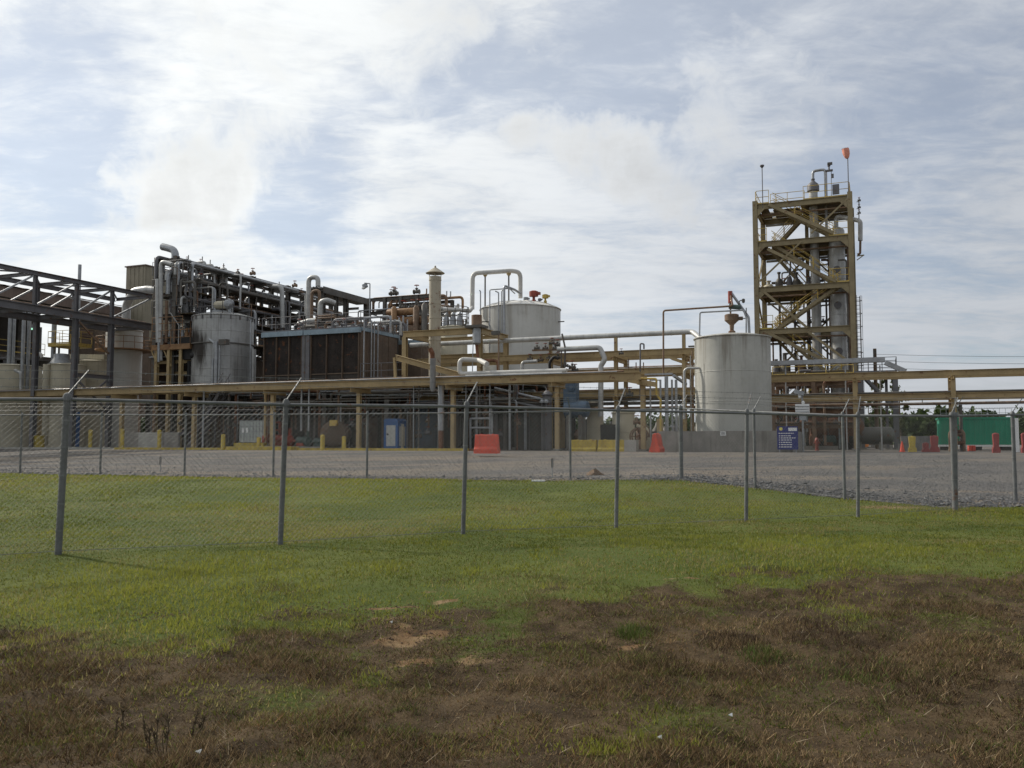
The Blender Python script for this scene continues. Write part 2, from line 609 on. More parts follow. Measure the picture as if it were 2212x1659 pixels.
def ground_material():
    m = bpy.data.materials.new('ground')
    m.use_nodes = True
    t = m.node_tree
    k = NT(t)
    bs = t.nodes['Principled BSDF']
    pos = k.n('ShaderNodeNewGeometry').outputs['Position']
    dry = k.n('ShaderNodeAttribute', attribute_name='dry').outputs['Fac']
    bare = k.n('ShaderNodeAttribute', attribute_name='bare').outputs['Fac']
    n1 = k.noise(pos, 3.0, 6, 0.6)
    n2 = k.noise(pos, 22.0, 5, 0.65)
    n3 = k.noise(pos, 0.35, 4, 0.5)
    n4 = k.noise(pos, 75.0, 4, 0.7)
    g = k.mix(k.ramp(n3, 0.35, 0.65), (0.062, 0.088, 0.016, 1), (0.110, 0.128, 0.028, 1))
    g = k.mix(k.ramp(n1, 0.4, 0.7, 0, 0.7), g, (0.060, 0.080, 0.016, 1))
    g = k.mix(k.ramp(n2, 0.5, 0.75, 0, 0.7), g, (0.115, 0.10, 0.045, 1))
    d = k.mix(k.ramp(n1, 0.35, 0.65), (0.038, 0.025, 0.013, 1), (0.088, 0.060, 0.032, 1))
    d = k.mix(k.ramp(n4, 0.55, 0.75, 0, 0.8), d, (0.235, 0.175, 0.10, 1))
    d = k.mix(k.ramp(n2, 0.55, 0.8, 0, 0.7), d, (0.042, 0.026, 0.014, 1))
    o = k.mix(k.ramp(n2, 0.3, 0.7), (0.20, 0.118, 0.056, 1), (0.11, 0.062, 0.03, 1))
    o = k.mix(k.ramp(n1, 0.4, 0.7), o, (0.26, 0.185, 0.10, 1))
    dj = k.math('ADD', dry, k.math('MULTIPLY', k.math('SUBTRACT', n2, 0.5), 0.6))
    c = k.mix(k.ramp(dj, 0.35, 0.65), g, d)
    bj = k.math('ADD', bare, k.math('MULTIPLY', k.math('SUBTRACT', n2, 0.5), 0.7))
    c = k.mix(k.ramp(bj, 0.42, 0.66), c, o)
    k.put(bs.inputs['Base Color'], c)
    bs.inputs['Roughness'].default_value = 0.95
    bs.inputs['Specular IOR Level'].default_value = 0.15
    nd = k.n('ShaderNodeBump')
    nd.inputs['Strength'].default_value = 0.9
    nd.inputs['Distance'].default_value = 0.03
    k.put(nd.inputs['Height'], k.math('ADD', k.noise(pos, 28.0, 6, 0.7), k.math('MULTIPLY', n1, 0.6)))
    k.put(bs.inputs['Normal'], nd.outputs[0])
    MAT['ground'] = m


def gravel_material():
    m = bpy.data.materials.new('gravel')
    m.use_nodes = True
    t = m.node_tree
    k = NT(t)
    bs = t.nodes['Principled BSDF']
    pos = k.n('ShaderNodeNewGeometry').outputs['Position']
    vor = k.n('ShaderNodeTexVoronoi')
    k.put(vor.inputs['Vector'], pos)
    vor.inputs['Scale'].default_value = 16.0
    n1 = k.noise(pos, 0.45, 6, 0.65)
    n2 = k.noise(k.vmul(pos, (0.10, 0.55, 1.0)), 0.9, 6, 0.6, 0.3)       # wheel tracks along the yard and its sunlit tan strip, painted in
    n3 = k.noise(pos, 12.0, 5, 0.7)
    n5 = k.noise(pos, 2.6, 6, 0.7)
    c = k.mix(k.ramp(n1, 0.35, 0.65), (0.080, 0.077, 0.075, 1), (0.136, 0.124, 0.110, 1))
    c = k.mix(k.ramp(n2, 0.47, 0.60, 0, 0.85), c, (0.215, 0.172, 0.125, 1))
    c = k.mix(k.ramp(n5, 0.50, 0.72, 0, 0.75), c, (0.085, 0.075, 0.068, 1))
    c = k.mix(k.ramp(vor.outputs['Color'], 0.2, 0.9, 0, 0.45), c, (0.20, 0.197, 0.194, 1))
    c = k.mix(k.ramp(n3, 0.52, 0.72, 0, 0.8), c, (0.075, 0.07, 0.07, 1))
    k.put(bs.inputs['Base Color'], c)
    bs.inputs['Roughness'].default_value = 0.95
    bs.inputs['Specular IOR Level'].default_value = 0.2
    nd = k.n('ShaderNodeBump')
    nd.inputs['Strength'].default_value = 1.0
    nd.inputs['Distance'].default_value = 0.05
    k.put(nd.inputs['Height'], k.math('ADD', vor.outputs['Distance'], k.math('MULTIPLY', n3, 0.6)))
    k.put(bs.inputs['Normal'], nd.outputs[0])
    MAT['gravel'] = m


ground_material()
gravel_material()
# ------------------------------------------------------------------ terrain
material('soil', (0.125, 0.08, 0.048), 0.95, 0, 0.35, 6.0, bump=0.5)


def _hash(i, j, seed):
    n = (i.astype(np.int64) * 374761393 + j.astype(np.int64) * 668265263 + seed * 974711) & 0x7fffffff
    n = ((n ^ (n >> 13)) * 1274126177) & 0x7fffffff
    return ((n ^ (n >> 16)) & 0xffff) / 65535.0


def vnoise(x, y, s, seed=0):
    x = np.asarray(x, float) / s; y = np.asarray(y, float) / s
    i, j = np.floor(x), np.floor(y)
    fx, fy = x - i, y - j
    fx, fy = fx * fx * (3 - 2 * fx), fy * fy * (3 - 2 * fy)
    a, b = _hash(i, j, seed), _hash(i + 1, j, seed)
    c, d = _hash(i, j + 1, seed), _hash(i + 1, j + 1, seed)
    return (a * (1 - fx) + b * fx) * (1 - fy) + (c * (1 - fx) + d * fx) * fy


def fbm(x, y, s, seed=0, o=4):
    t, a, tot = 0, 1.0, 0
    for k in range(o):
        t = t + a * vnoise(x, y, s / 2 ** k, seed + k * 17)
        tot += a
        a *= 0.5
    return t / tot


def sstep(a, b, x):
    t = np.clip((x - a) / (b - a), 0, 1)
    return t * t * (3 - 2 * t)


def dryness(x, y):
    yb = 9.0 + 0.33 * x + (fbm(x, y, 2.6, 5) - 0.5) * 2.4 + (fbm(x, y, 0.5, 9) - 0.5) * 2.4
    d = 1 - sstep(yb - 1.5, yb + 1.6, y)
    green = sstep(0.52, 0.78, fbm(x, y, 1.0, 31)) * 0.45 * (0.5 + fbm(x, y, 0.25, 37))
    return np.clip(d - green, 0, 1)


def bareness(x, y):
    yb = 9.0 + 0.32 * x
    band = np.exp(-((y - yb) / 1.0) ** 2)
    b = sstep(0.66, 0.80, fbm(x * 0.8, y * 1.7, 0.8, 71)) * band * 0.8
    for px, py, rx, ry in BARE:
        wx, wy = (fbm(x, y, 0.5, 301) - 0.5) * 1.1, (fbm(x, y, 0.5, 331) - 0.5) * 0.7
        b = np.maximum(b, np.exp(-(((x + wx - px) / (rx * 0.85)) ** 2 + ((y + wy - py) / (ry * 0.85)) ** 2)) * (0.05 + 1.4 * fbm(x, y, 0.2, 3)))
    # worn strip where the gravel meets the grass near the corner post
    b = np.maximum(b, 0.62 * np.exp(-(((x - 8.6) / 1.8) ** 2 + ((y - 20.3) / 0.8) ** 2)))
    return np.clip(b, 0, 1)


BASE_Y = [0, 3, 5, 8, 10, 12, 14.5, 18.4, 20, 22, 24, 26.5, 32, 5000]
BASE_H = [-1.08, -1.12, -1.14, -1.11, -1.00, -0.95, -1.0, -1.03, -0.97, -0.90, -0.75, -0.60, -0.60, -0.60]
BARE = []


def hgt(x, y, rough=True):
    x = np.asarray(x, float); y = np.asarray(y, float)
    v = math.sin(ANG) * (x - P0.x) + math.cos(ANG) * (y - P0.y)
    t = sstep(-22, -3.5, v)
    h = np.interp(y, BASE_Y, BASE_H) * (1 - t)
    h = h + (vnoise(x, y, 5.0, 40) - 0.5) * 0.10 * (1 - t)
    if rough:
        near = 1 - sstep(14, 26, y)
        d = dryness(x, y)
        h = h + (fbm(x, y, 0.9, 50) - 0.5) * (0.05 + 0.12 * d) * near
        h = h + (fbm(x, y, 0.22, 60, 3) - 0.5) * (0.014 + 0.085 * d) * near
    return h


def gz(x, y, rough=True):
    return float(hgt(np.array([x]), np.array([y]), rough)[0])


def QG(x, y):
    """where a sight line of the photograph meets the ground"""
    r = ray(x, y)
    t = 1.5
    for _ in range(4000):
        p = CAMP + r * t
        if p.z <= gz(p.x, p.y, False):
            break
        t *= 1.004
    return CAMP + r * t


for (px, py, rx, ry) in [(680, 1318, 0.30, 0.16), (860, 1316, 0.42, 0.14), (45, 1395, 0.3, 0.16), (905, 1378, 0.55, 0.28), (830, 1352, 0.3, 0.2),
                         (400, 1400, 0.25, 0.12), (1190, 1385, 0.55, 0.16), (1330, 1395, 0.4, 0.12), (345, 1330, 0.25, 0.12), (960, 1430, 0.4, 0.18)]:
    p = QG(px, py)
    BARE.append((p.x, p.y, rx, ry))


def add_grid(name, xs, ys, H, mat, kind, warp=None, attrs=()):
    X, Y = np.meshgrid(xs, ys)
    if warp:
        X, Y = warp(X, Y)
    Z = H(X, Y)
    nx, ny = len(xs), len(ys)
    co = np.stack([X, Y, Z], -1).reshape(-1, 3)
    idx = np.arange(nx * ny).reshape(ny, nx)
    q = np.stack([idx[:-1, :-1], idx[:-1, 1:], idx[1:, 1:], idx[1:, :-1]], -1).reshape(-1, 4)
    me = bpy.data.meshes.new(name)
    me.vertices.add(len(co))
    me.vertices.foreach_set('co', co.ravel())
    me.loops.add(q.size)
    me.loops.foreach_set('vertex_index', q.ravel().astype(np.int32))
    me.polygons.add(len(q))
    me.polygons.foreach_set('loop_start', np.arange(0, q.size, 4, dtype=np.int32))
    me.polygons.foreach_set('use_smooth', np.ones(len(q), bool))
    me.update()
    for an, fn in attrs:
        at = me.attributes.new(an, 'FLOAT', 'POINT')
        at.data.foreach_set('value', fn(co[:, 0], co[:, 1]).astype(np.float32))
    me.materials.append(MAT[mat])
    o = bpy.data.objects.new(name, me)
    COL.objects.link(o)
    return tag(o, kind=kind)


def spread_axis(a, b, step, far, grow):
    mid = list(np.arange(a, b, step))
    s, p = step, b
    while p < far:
        mid.append(p)
        s *= grow
        p += s
    mid.append(far)
    s, p, lo = step, a, []
    while True:
        s *= grow
        p -= s
        if p < -far:
            break
        lo.append(p)
    return np.array([-far] + lo[::-1] + mid)


def yard_edge(x):
    """where the gravel yard begins"""
    x = np.asarray(x, float)
    return np.interp(x, [-100, -17.85, 5.08, 9.86, 40, 120], [51.0, 31.6, 26.1, 20.15, 20.6, 22.0])


xs = spread_axis(-11, 14, 0.09, 3000, 1.16)
ys_a = [-60, -30, -10, -4, 0, 1, 1.6, 2.2]
ys = np.concatenate([ys_a, np.arange(2.6, 13, 0.075), np.arange(13, 22, 0.14), np.arange(22, 60, 0.6), 60 * 1.13 ** np.arange(0, 34)])


def ground_h(X, Y):
    h = hgt(X, Y)
    e = yard_edge(X)
    return h - 0.16 * sstep(0.1, 1.2, Y - e)          # drops away below the gravel sheet


add_grid('ground', xs, ys, ground_h, 'ground', 'structure', attrs=(('dry', dryness), ('bare', bareness)))

gxs = spread_axis(-30, 30, 0.22, 130, 1.12)
gs = np.linspace(0, 1, 130) ** 2.0


def gwarp(X, S):
    e = yard_edge(X) + (fbm(X, X * 0 + 3.3, 1.2, 80) - 0.5) * 0.8 + (fbm(X, X * 0 + 1.1, 0.3, 82) - 0.5) * 0.3
    return X, e + S * (170 - e)


def gravel_h(X, Y):
    e = yard_edge(X)
    d = Y - e
    v = math.sin(ANG) * (X - P0.x) + math.cos(ANG) * (Y - P0.y)
    lump = (fbm(X, Y, 1.6, 90) - 0.45) * 0.14 * sstep(-0.5, 0.6, d) * (1 - sstep(1.5, 6, d)) * sstep(-4, 6, X)
    return hgt(X, Y, False) - 0.05 + 0.07 * sstep(-0.3, 0.5, d) + lump + (fbm(X, Y, 0.6, 92) - 0.5) * 0.03 * (1 - sstep(-10, -4, v))


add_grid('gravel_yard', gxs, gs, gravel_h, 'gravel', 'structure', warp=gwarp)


def gtop(x, y):
    """height of whatever ground surface lies on top"""
    if y > float(yard_edge(x)) + 0.3:
        return float(gravel_h(np.array([x]), np.array([y]))[0])
    return gz(x, y)


# ------------------------------------------------------------------ grass
def blade_mesh(name, x, y, h, w, lean, tint, mat, label, cat='grass', zfun=hgt, segs=1):
    n = len(x)
    z = zfun(x, y)
    a = RNG.uniform(0, 2 * np.pi, n)
    bdir = RNG.uniform(0, 2 * np.pi, n)
    ox, oy = np.cos(a) * w / 2, np.sin(a) * w / 2
    tipx, tipy = x + np.cos(bdir) * h * lean, y + np.sin(bdir) * h * lean
    tipz = z + h * np.sqrt(np.clip(1 - np.minimum(lean, 0.97) ** 2, 0.03, 1))
    co = np.empty((n, 3, 3), np.float32)
    co[:, 0] = np.stack([x - ox, y - oy, z - 0.006], -1)
    co[:, 1] = np.stack([x + ox, y + oy, z - 0.006], -1)
    co[:, 2] = np.stack([tipx, tipy, tipz], -1)
    me = bpy.data.meshes.new(name)
    me.vertices.add(n * 3)
    me.vertices.foreach_set('co', co.ravel())
    me.loops.add(n * 3)
    me.loops.foreach_set('vertex_index', np.arange(n * 3, dtype=np.int32))
    me.polygons.add(n)
    me.polygons.foreach_set('loop_start', np.arange(0, n * 3, 3, dtype=np.int32))
    me.update()
    c4 = np.ones((n, 3, 4), np.float32)
    c4[:, :, :3] = tint[:, None, :]
    at = me.attributes.new('tint', 'FLOAT_COLOR', 'POINT')
    at.data.foreach_set('color', c4.ravel())
    me.materials.append(MAT[mat])
    o = bpy.data.objects.new(name, me)
    COL.objects.link(o)
    return tag(o, label, cat, kind='stuff')


def fan(n, y0, y1, power=1.0):
    y = y0 + (y1 - y0) * RNG.random(n) ** power
    x = (RNG.random(n) * 2 - 1) * (y * 0.62 + 2.2)
    return x, y


def lerp3(a, b, t):
    return np.array(a)[None, :] * (1 - t[:, None]) + np.array(b)[None, :] * t[:, None]


def lawn():
    x, y = fan(580000, 5.0, 33, 1.5)
    d = dryness(x, y)
    b = bareness(x, y)
    keep = (RNG.random(len(x)) > d * 0.96) & (RNG.random(len(x)) > b * 1.1) & (y < yard_edge(x) - 0.05 + RNG.exponential(0.22, len(x)))
    thin = vnoise(x, y, 1.3, 200)
    keep &= RNG.random(len(x)) < 0.35 + 0.9 * thin
    x, y = x[keep], y[keep]
    n = len(x)
    patch = fbm(x, y, 3.2, 210)
    small = fbm(x, y, 0.5, 214, 2)
    h = RNG.uniform(0.014, 0.044, n) * (0.6 + 0.8 * sstep(0.45, 0.75, patch) + 0.9 * sstep(0.55, 0.8, small))
    w = RNG.uniform(0.008, 0.017, n) * np.clip(y / 9, 0.9, 2.8)
    t = np.clip(0.5 + (patch - 0.5) * 2.3 + (small - 0.5) * 1.2 + (fbm(x, y, 9.0, 216) - 0.5) * 1.0 + RNG.normal(0, 0.22, n), 0, 1)
    tint = lerp3((0.078, 0.096, 0.015), (0.228, 0.236, 0.040), t)
    straw = RNG.random(n) < 0.07 + 0.50 * sstep(0.48, 0.68, fbm(x, y, 1.9, 220))
    tint[straw] = lerp3((0.19, 0.165, 0.06), (0.30, 0.26, 0.11), RNG.random(straw.sum()))
    blade_mesh('lawn_grass', x, y, h, w, RNG.uniform(0.2, 0.9, n), tint, 'grass_blade', 'short mown green grass on both sides of the chain link fence')


def dead_grass():
    x, y = fan(620000, 2.6, 14.5, 1.3)
    d = dryness(x, y)
    b = bareness(x, y)
    keep = (RNG.random(len(x)) < d * 1.0 + 0.07) & (RNG.random(len(x)) > b * 0.85)
    clump = fbm(x, y, 0.55, 240)
    keep &= RNG.random(len(x)) < 0.45 + 0.8 * sstep(0.35, 0.7, clump)
    x, y, clump = x[keep], y[keep], clump[keep]
    n = len(x)
    h = RNG.uniform(0.012, 0.058, n) * (0.6 + 1.1 * sstep(0.4, 0.75, clump))
    w = RNG.uniform(0.004, 0.009, n)
    t = RNG.beta(1.1, 3.2, n)
    tone = fbm(x, y, 1.5, 250)
    tint = lerp3((0.042, 0.025, 0.012), (0.34, 0.235, 0.115), np.clip(t + (tone - 0.5) * 0.8, 0, 1))
    red = RNG.random(n) < 0.12
    tint[red] *= np.array([1.05, 0.84, 0.70])
    green = RNG.random(n) < 0.10 + 0.55 * sstep(0.46, 0.72, fbm(x, y, 0.8, 260)) + 0.5 * (1 - dryness(x, y))
    tint[green] = lerp3((0.06, 0.075, 0.016), (0.15, 0.165, 0.035), RNG.random(green.sum()))
    blade_mesh('dead_grass', x, y, h, w, RNG.uniform(0.55, 1.0, n), tint, 'dry_blade', 'brown dead grass over the churned soil by the roadside')


def near_dead_grass():
    x, y = fan(330000, 2.6, 8.5, 1.0)
    d = dryness(x, y)
    clump = fbm(x, y, 0.35, 440)
    keep = (RNG.random(len(x)) < d) & (RNG.random(len(x)) > bareness(x, y)) & (RNG.random(len(x)) < 0.2 + 1.0 * sstep(0.40, 0.65, clump))
    x, y, clump = x[keep], y[keep], clump[keep]
    n = len(x)
    t = np.clip(RNG.beta(1.0, 2.2, n) + (fbm(x, y, 0.9, 450) - 0.5) * 0.9, 0, 1)
    tint = lerp3((0.034, 0.020, 0.010), (0.40, 0.28, 0.145), t)
    green = RNG.random(n) < 0.08 + 0.45 * sstep(0.50, 0.72, fbm(x, y, 0.6, 460))
    tint[green] = lerp3((0.05, 0.065, 0.015), (0.13, 0.15, 0.035), RNG.random(green.sum()))
    blade_mesh('matted_grass', x, y, RNG.uniform(0.012, 0.07, n) * (0.5 + sstep(0.4, 0.8, clump)), RNG.uniform(0.004, 0.008, n), RNG.uniform(0.5, 1.0, n), tint, 'dry_blade',
               'matted dead grass stalks nearest the roadside')


def straw():
    x, y = fan(4200, 2.6, 11.5, 1.1)
    keep = RNG.random(len(x)) < dryness(x, y)
    x, y = x[keep], y[keep]
    n = len(x)
    tint = lerp3((0.22, 0.17, 0.11), (0.46, 0.38, 0.26), RNG.random(n))
    blade_mesh('loose_straw', x, y, RNG.uniform(0.05, 0.16, n), RNG.uniform(0.003, 0.006, n), RNG.uniform(0.8, 1.0, n), tint, 'dry_blade',
               'pale loose straw stalks lying on the dead grass')


lawn()
dead_grass()
near_dead_grass()
straw()


def weed(px, py, H, n, spread, label, dark=True, name='dead_weed'):
    p = QG(px, py)
    t = thing(name, label, 'weed', (p.x, p.y, gz(p.x, p.y)), 'dead weeds by the roadside')
    for i in range(n):
        a = RNG.uniform(0, 6.28)
        q = Vector((p.x + math.cos(a) * spread * RNG.random(), p.y + math.sin(a) * spread * RNG.random(), 0))
        q.z = gz(q.x, q.y) - 0.01
        hh = H * RNG.uniform(0.55, 1.0)
        tip = q + Vector((RNG.normal(0, 0.018), RNG.normal(0, 0.018), hh))
        mb = MB().tube([q, (q + tip) / 2 + Vector((RNG.normal(0, 0.01), 0, 0)), tip], [0.0035, 0.003, 0.0015], 4)
        for s in range(16):
            c = q.lerp(tip, RNG.uniform(0.35, 1.0))
            e = c + Vector((RNG.normal(0, 0.013), RNG.normal(0, 0.013), RNG.uniform(0.01, 0.04)))
            mb.tube([c, e], [0.004, 0.001], 3)
        mb.build('stem', 'weed_brown', t)


material('weed_brown', (0.085, 0.062, 0.034), 0.9, 0, 0.3, 20)
weed(268, 1630, 0.26, 2, 0.06, 'dark dried seed stalks left of the tallest dead weed')
weed(322, 1655, 0.20, 3, 0.05, 'short dried stalks between the two taller dead weeds')
weed(365, 1645, 0.30, 3, 0.07, 'tallest clump of dark dried seed stalks on the roadside soil')
weed(405, 1590, 0.13, 3, 0.08, 'low dried stalks right of the tallest dead weed')


def tussock(px, py, R, n, tones, label, name='grass_tussock', hmin=0.06, hmax=0.16):
    p = QG(px, py)
    a = RNG.uniform(0, 6.28, n)
    r = R * np.sqrt(RNG.random(n))
    x, y = p.x + np.cos(a) * r, p.y + np.sin(a) * r
    tint = lerp3(tones[0], tones[1], RNG.random(n))
    h = RNG.uniform(hmin, hmax, n) * (1.1 - 0.6 * r / R)
    blade_mesh(name, x, y, h, RNG.uniform(0.004, 0.008, n), RNG.uniform(0.2, 0.9, n), tint, 'dry_blade', label)


DARKB = ((0.035, 0.022, 0.013), (0.085, 0.055, 0.032))
GRN = ((0.05, 0.075, 0.016), (0.11, 0.15, 0.03))
tussock(1590, 1395, 0.34, 500, DARKB, 'dark brown mat of rotted grass on the bank', 'dead_grass_clump')
tussock(1420, 1440, 0.3, 350, DARKB, 'dark clump of dead grass beside the rotted mat', 'dead_grass_clump')
tussock(1790, 1370, 0.5, 700, DARKB, 'wide dark tangle of dead grass below the corner post', 'dead_grass_clump')
tussock(1370, 1375, 0.16, 260, GRN, 'fresh green tussock growing in the brown soil', 'grass_tussock', 0.08, 0.2)
tussock(1640, 1420, 0.18, 260, GRN, 'green tussock among dark dead grass', 'grass_tussock', 0.06, 0.15)
tussock(1850, 1440, 0.5, 420, GRN, 'broad yellowish green grass patch on the brown bank', 'grass_tussock', 0.05, 0.12)

# small pale litter on the soil
for (px, py, s, lab) in [(428, 1655, 0.014, 'white scrap of litter below the dead weeds'), (1578, 1555, 0.014, 'pale scrap of paper on the brown bank'),
                         (1425, 1613, 0.014, 'pale pebble sized litter in the dead grass'), (845, 1360, 0.012, 'tiny white litter flake by the bare orange soil')]:
    p = QG(px, py)
    z = gz(p.x, p.y) + 0.02
    c = Vector((p.x, p.y, z))
    MB().prism([c + Vector((-s, -s * .6, 0.006)), c + Vector((s * .8, -s * .7, -0.004)), c + Vector((s, s * .6, 0.012)), c + Vector((-s * .3, s * .9, 0.0))],
               Vector((0, 0, 0.004))).build('litter', 'paper', None, lab, 'litter', smooth=False)


def stones(name, n, xf, label, zf=gravel_h, mat='stone'):
    x, y, s = xf(n)
    mb_v, mb_f = [], []
    octa = np.array([(1, 0, 0), (-1, 0, 0), (0, 1, 0), (0, -1, 0), (0, 0, 1), (0, 0, -1)], float)
    tri = np.array([(0, 2, 4), (2, 1, 4), (1, 3, 4), (3, 0, 4), (2, 0, 5), (1, 2, 5), (3, 1, 5), (0, 3, 5)])
    z = zf(x, y)
    V = octa[None] * RNG.uniform(0.6, 1.2, (len(x), 6, 1)) * (s[:, None, None] * np.array([1, 1, 0.7]))
    V = V + RNG.normal(0, 0.12, V.shape) * s[:, None, None]
    V = V + np.stack([x, y, z + s * 0.25], -1)[:, None, :]
    F = (tri[None] + (np.arange(len(x)) * 6)[:, None, None]).reshape(-1, 3)
    me = bpy.data.meshes.new(name)
    me.from_pydata(V.reshape(-1, 3).tolist(), [], F.tolist())
    me.materials.append(MAT[mat])
    o = bpy.data.objects.new(name, me)
    COL.objects.link(o)
    tag(o, label, 'stones', kind='stuff')


def over_yard(n):
    x = RNG.uniform(-22, 18, n)
    d = RNG.random(n) ** 1.4 * 20 + 0.2
    return x, yard_edge(x) + d, RNG.uniform(0.009, 0.022, n) * RNG.choice([1, 1, 1.6], n)


def along_edge(n):
    x = np.concatenate([RNG.uniform(4, 14, n * 2 // 3), RNG.uniform(-20, 14, n - n * 2 // 3)])
    d = np.abs(RNG.normal(0, 1.1, n)) + 0.05
    return x, yard_edge(x) + d, RNG.uniform(0.012, 0.038, n) * RNG.choice([1, 1, 1, 1, 2.0], n)


stones('gravel_stones', 5200, along_edge, 'loose crushed stones along the front edge of the gravel yard')

def crumbs(n):
    k = RNG.integers(0, len(BARE), n)
    B_ = np.array(BARE)
    x = B_[k, 0] + RNG.normal(0, 1, n) * B_[k, 2] * 0.9
    y = B_[k, 1] + RNG.normal(0, 1, n) * B_[k, 3] * 1.1
    return x, y, RNG.uniform(0.004, 0.014, n)


stones('soil_crumbs', 2600, crumbs, 'crumbled clods of bare soil at the lawn edge', hgt, 'soil')
stones('yard_stones', 22000, over_yard, 'coarse crushed stone strewn over the gravel yard')

p = QG(1288, 1030)
mb = MB()
mb.lathe(Vector((p.x, p.y + 0.3, gtop(p.x, p.y + 0.3) - 0.06)), [(0.34, 0.0), (0.27, 0.1), (0.15, 0.19), (0.05, 0.25), (0.0, 0.26)], 14)
for i in range(len(mb.v)):
    q = mb.v[i]
    mb.v[i] = q + Vector((RNG.normal(0, 0.02), RNG.normal(0, 0.02), RNG.normal(0, 0.02)))
mb.build('dirt_mound', 'soil', None, 'small brown dirt mound at the gravel edge inside the fence', 'dirt mound')
# ------------------------------------------------------------------ chain link fences
FENCE_H = 2.13


def gp(x, y):
    return Vector((x, y, gtop(x, y)))


def fence(label, posts, arm_dir, radii, lean=(0, 0), name='chain_link_fence', rail=0.024, group=None, bottom_wire=True):
    base = gp(*posts[0])
    t = thing(name, label, 'fence', base, group)
    tops = []
    for i, (x, y) in enumerate(posts):
        b = gp(x, y)
        top = b + Vector((lean[0], lean[1], FENCE_H))
        r = radii[i] if isinstance(radii, (list, tuple)) else radii
        pst = MB().tube([b - ZX * 0.15, top], r, 12).build('post', 'fence_metal', t)
        MB().lathe(top, [(r * 1.25, -0.05), (r * 1.25, 0.01), (r * 0.8, 0.05), (0.0, 0.065)], 12).build('post_cap', 'fence_metal', pst)
        a0 = top + ZX * 0.03
        a1 = a0 + arm_dir * 0.30 + ZX * 0.36
        MB().bar(a0, a1, 0.024, 0.014).build('barb_arm', 'fence_metal', pst)
        for f in (0.15, 0.32, 0.5, 0.68, 0.85):                                    # tie bands
            c = b.lerp(top, f)
            MB().tube([c - ZX * 0.012, c + ZX * 0.012], r * 1.12, 10).build('tie_band', 'wire', pst)
        tops.append((b, top, a0, a1))
    for i in range(len(posts) - 1):
        b0, t0, a0, c0 = tops[i]
        b1, t1, a1, c1 = tops[i + 1]
        MB().tube([t0 - ZX * 0.03, t1 - ZX * 0.03], rail, 8).build('top_rail', 'fence_metal', t)
        # the mesh: two families of straight wires crossing as diamonds
        L = (t1 - t0).length
        H = FENCE_H - 0.06
        step = 0.075
        e = (t1 - t0) / L
        lo0, lo1 = b0 + ZX * 0.02, b1 + ZX * 0.02
        off = e.cross(ZX).normalized() * 0.045
        mb = MB()
        wr = 0.0013

        def wall(s, h):
            f = s / L
            return lo0.lerp(lo1, f) + (t0 - b0) * (h / FENCE_H) + off
        for sgn in (1, -1):
            s = -H
            while s < L + (H if sgn < 0 else 0):
                if sgn > 0:
                    sa, ha, sb, hb = s, 0.0, s + H, H
                    if sa < 0: ha, sa = -s, 0.0
                    if sb > L: hb, sb = L - s, L
                else:
                    q = s + H * 0 + H
                    sa, ha, sb, hb = q - 0.0, 0.0, q - H, H
                    if sa > L: ha, sa = q - L, L
                    if sb < 0: hb, sb = q, 0.0
                if abs(sb - sa) > 0.02 and 0 <= ha <= H and 0 <= hb <= H:
                    mb.tube([wall(sa, ha), wall(sb, hb)], wr, 3, cap=False)
                s += step
        mb.build('chain_link_mesh', 'wire', t, kind='stuff')
        if bottom_wire:
            MB().tube([wall(0, 0.03), wall(L, 0.03)], 0.004, 4).build('tension_wire', 'wire', t)
        for f in (0.33, 0.66, 0.98):                                    # barbed strands
            p, q = a0.lerp(c0, f), a1.lerp(c1, f)
            mb = MB().tube([p, p.lerp(q, .25) - ZX * 0.01, p.lerp(q, .5) - ZX * 0.015, p.lerp(q, .75) - ZX * 0.01, q], 0.003, 4)
            nb = int(L / 0.13)
            for kx in range(nb):
                c = p.lerp(q, (kx + 0.5) / nb) - ZX * 0.012
                mb.tube([c + Vector((0, 0, -0.018)), c + Vector((0.004, 0.01, 0.018))], 0.0026, 3)
            mb.build('barbed_wire', 'wire', t)
    return t


A = Vector((-6.14, 12.0)); B = Vector((7.19, 18.4))
step_f = (B - A) / 5
front = [tuple(A + step_f * k) for k in range(-2, 7)]
arm = Vector((0.55, 0.83, 0))
fence('grey galvanized chain link fence with barbed wire arms standing in the mown lawn', front, arm, [0.045, 0.045, 0.046, 0.040, 0.036, 0.036, 0.036, 0.036, 0.058], lean=(0.055, 0.0))
corner = Vector(front[-1])
back_corner = Vector((5.08, 26.5))
fence('short chain link fence run along the gravel edge between the two thick corner posts', [tuple(corner.lerp(back_corner, f)) for f in (0.0008, 1 / 3, 2 / 3, 0.999)],
      Vector((0.8, 0.55, 0)), [0.03, 0.038, 0.038, 0.062])
far_l = Vector((-17.85, 32.0))
fence('dark weathered chain link fence between the lawn and the gravel yard', [tuple(back_corner.lerp(far_l, k / 7)) for k in range(0, 10)][::-1],
      Vector((-0.3, -0.9, 0)), [0.038] * 9 + [0.045])
fence('chain link fence continuing past the corner post beside the green tank yard', [tuple(corner), (12.25, 21.5), (14.7, 23.3), (17.1, 25.2)],
      Vector((0.62, -0.5, 0)), [0.05, 0.045, 0.045, 0.045])
# ------------------------------------------------------------------ steelwork helpers
def col_(t, u, v, h0, h1, s=0.26, mat='tan_steel', name='column', foot=True):
    o = MB().ibeam(PL(u, v, h0), PL(u, v, h1), s, s, up=VX).build(name, mat, t)
    if foot and h0 < 0.3:
        MB().pbox(u - s * .9, u + s * .9, v - s * .9, v + s * .9, -0.05, 0.14).build('footing', 'concrete', o)
    return o


def beam_(t, p, q, w=0.2, h=0.4, mat='tan_steel', name='beam'):
    return MB().ibeam(p, q, w, h).build(name, mat, t)


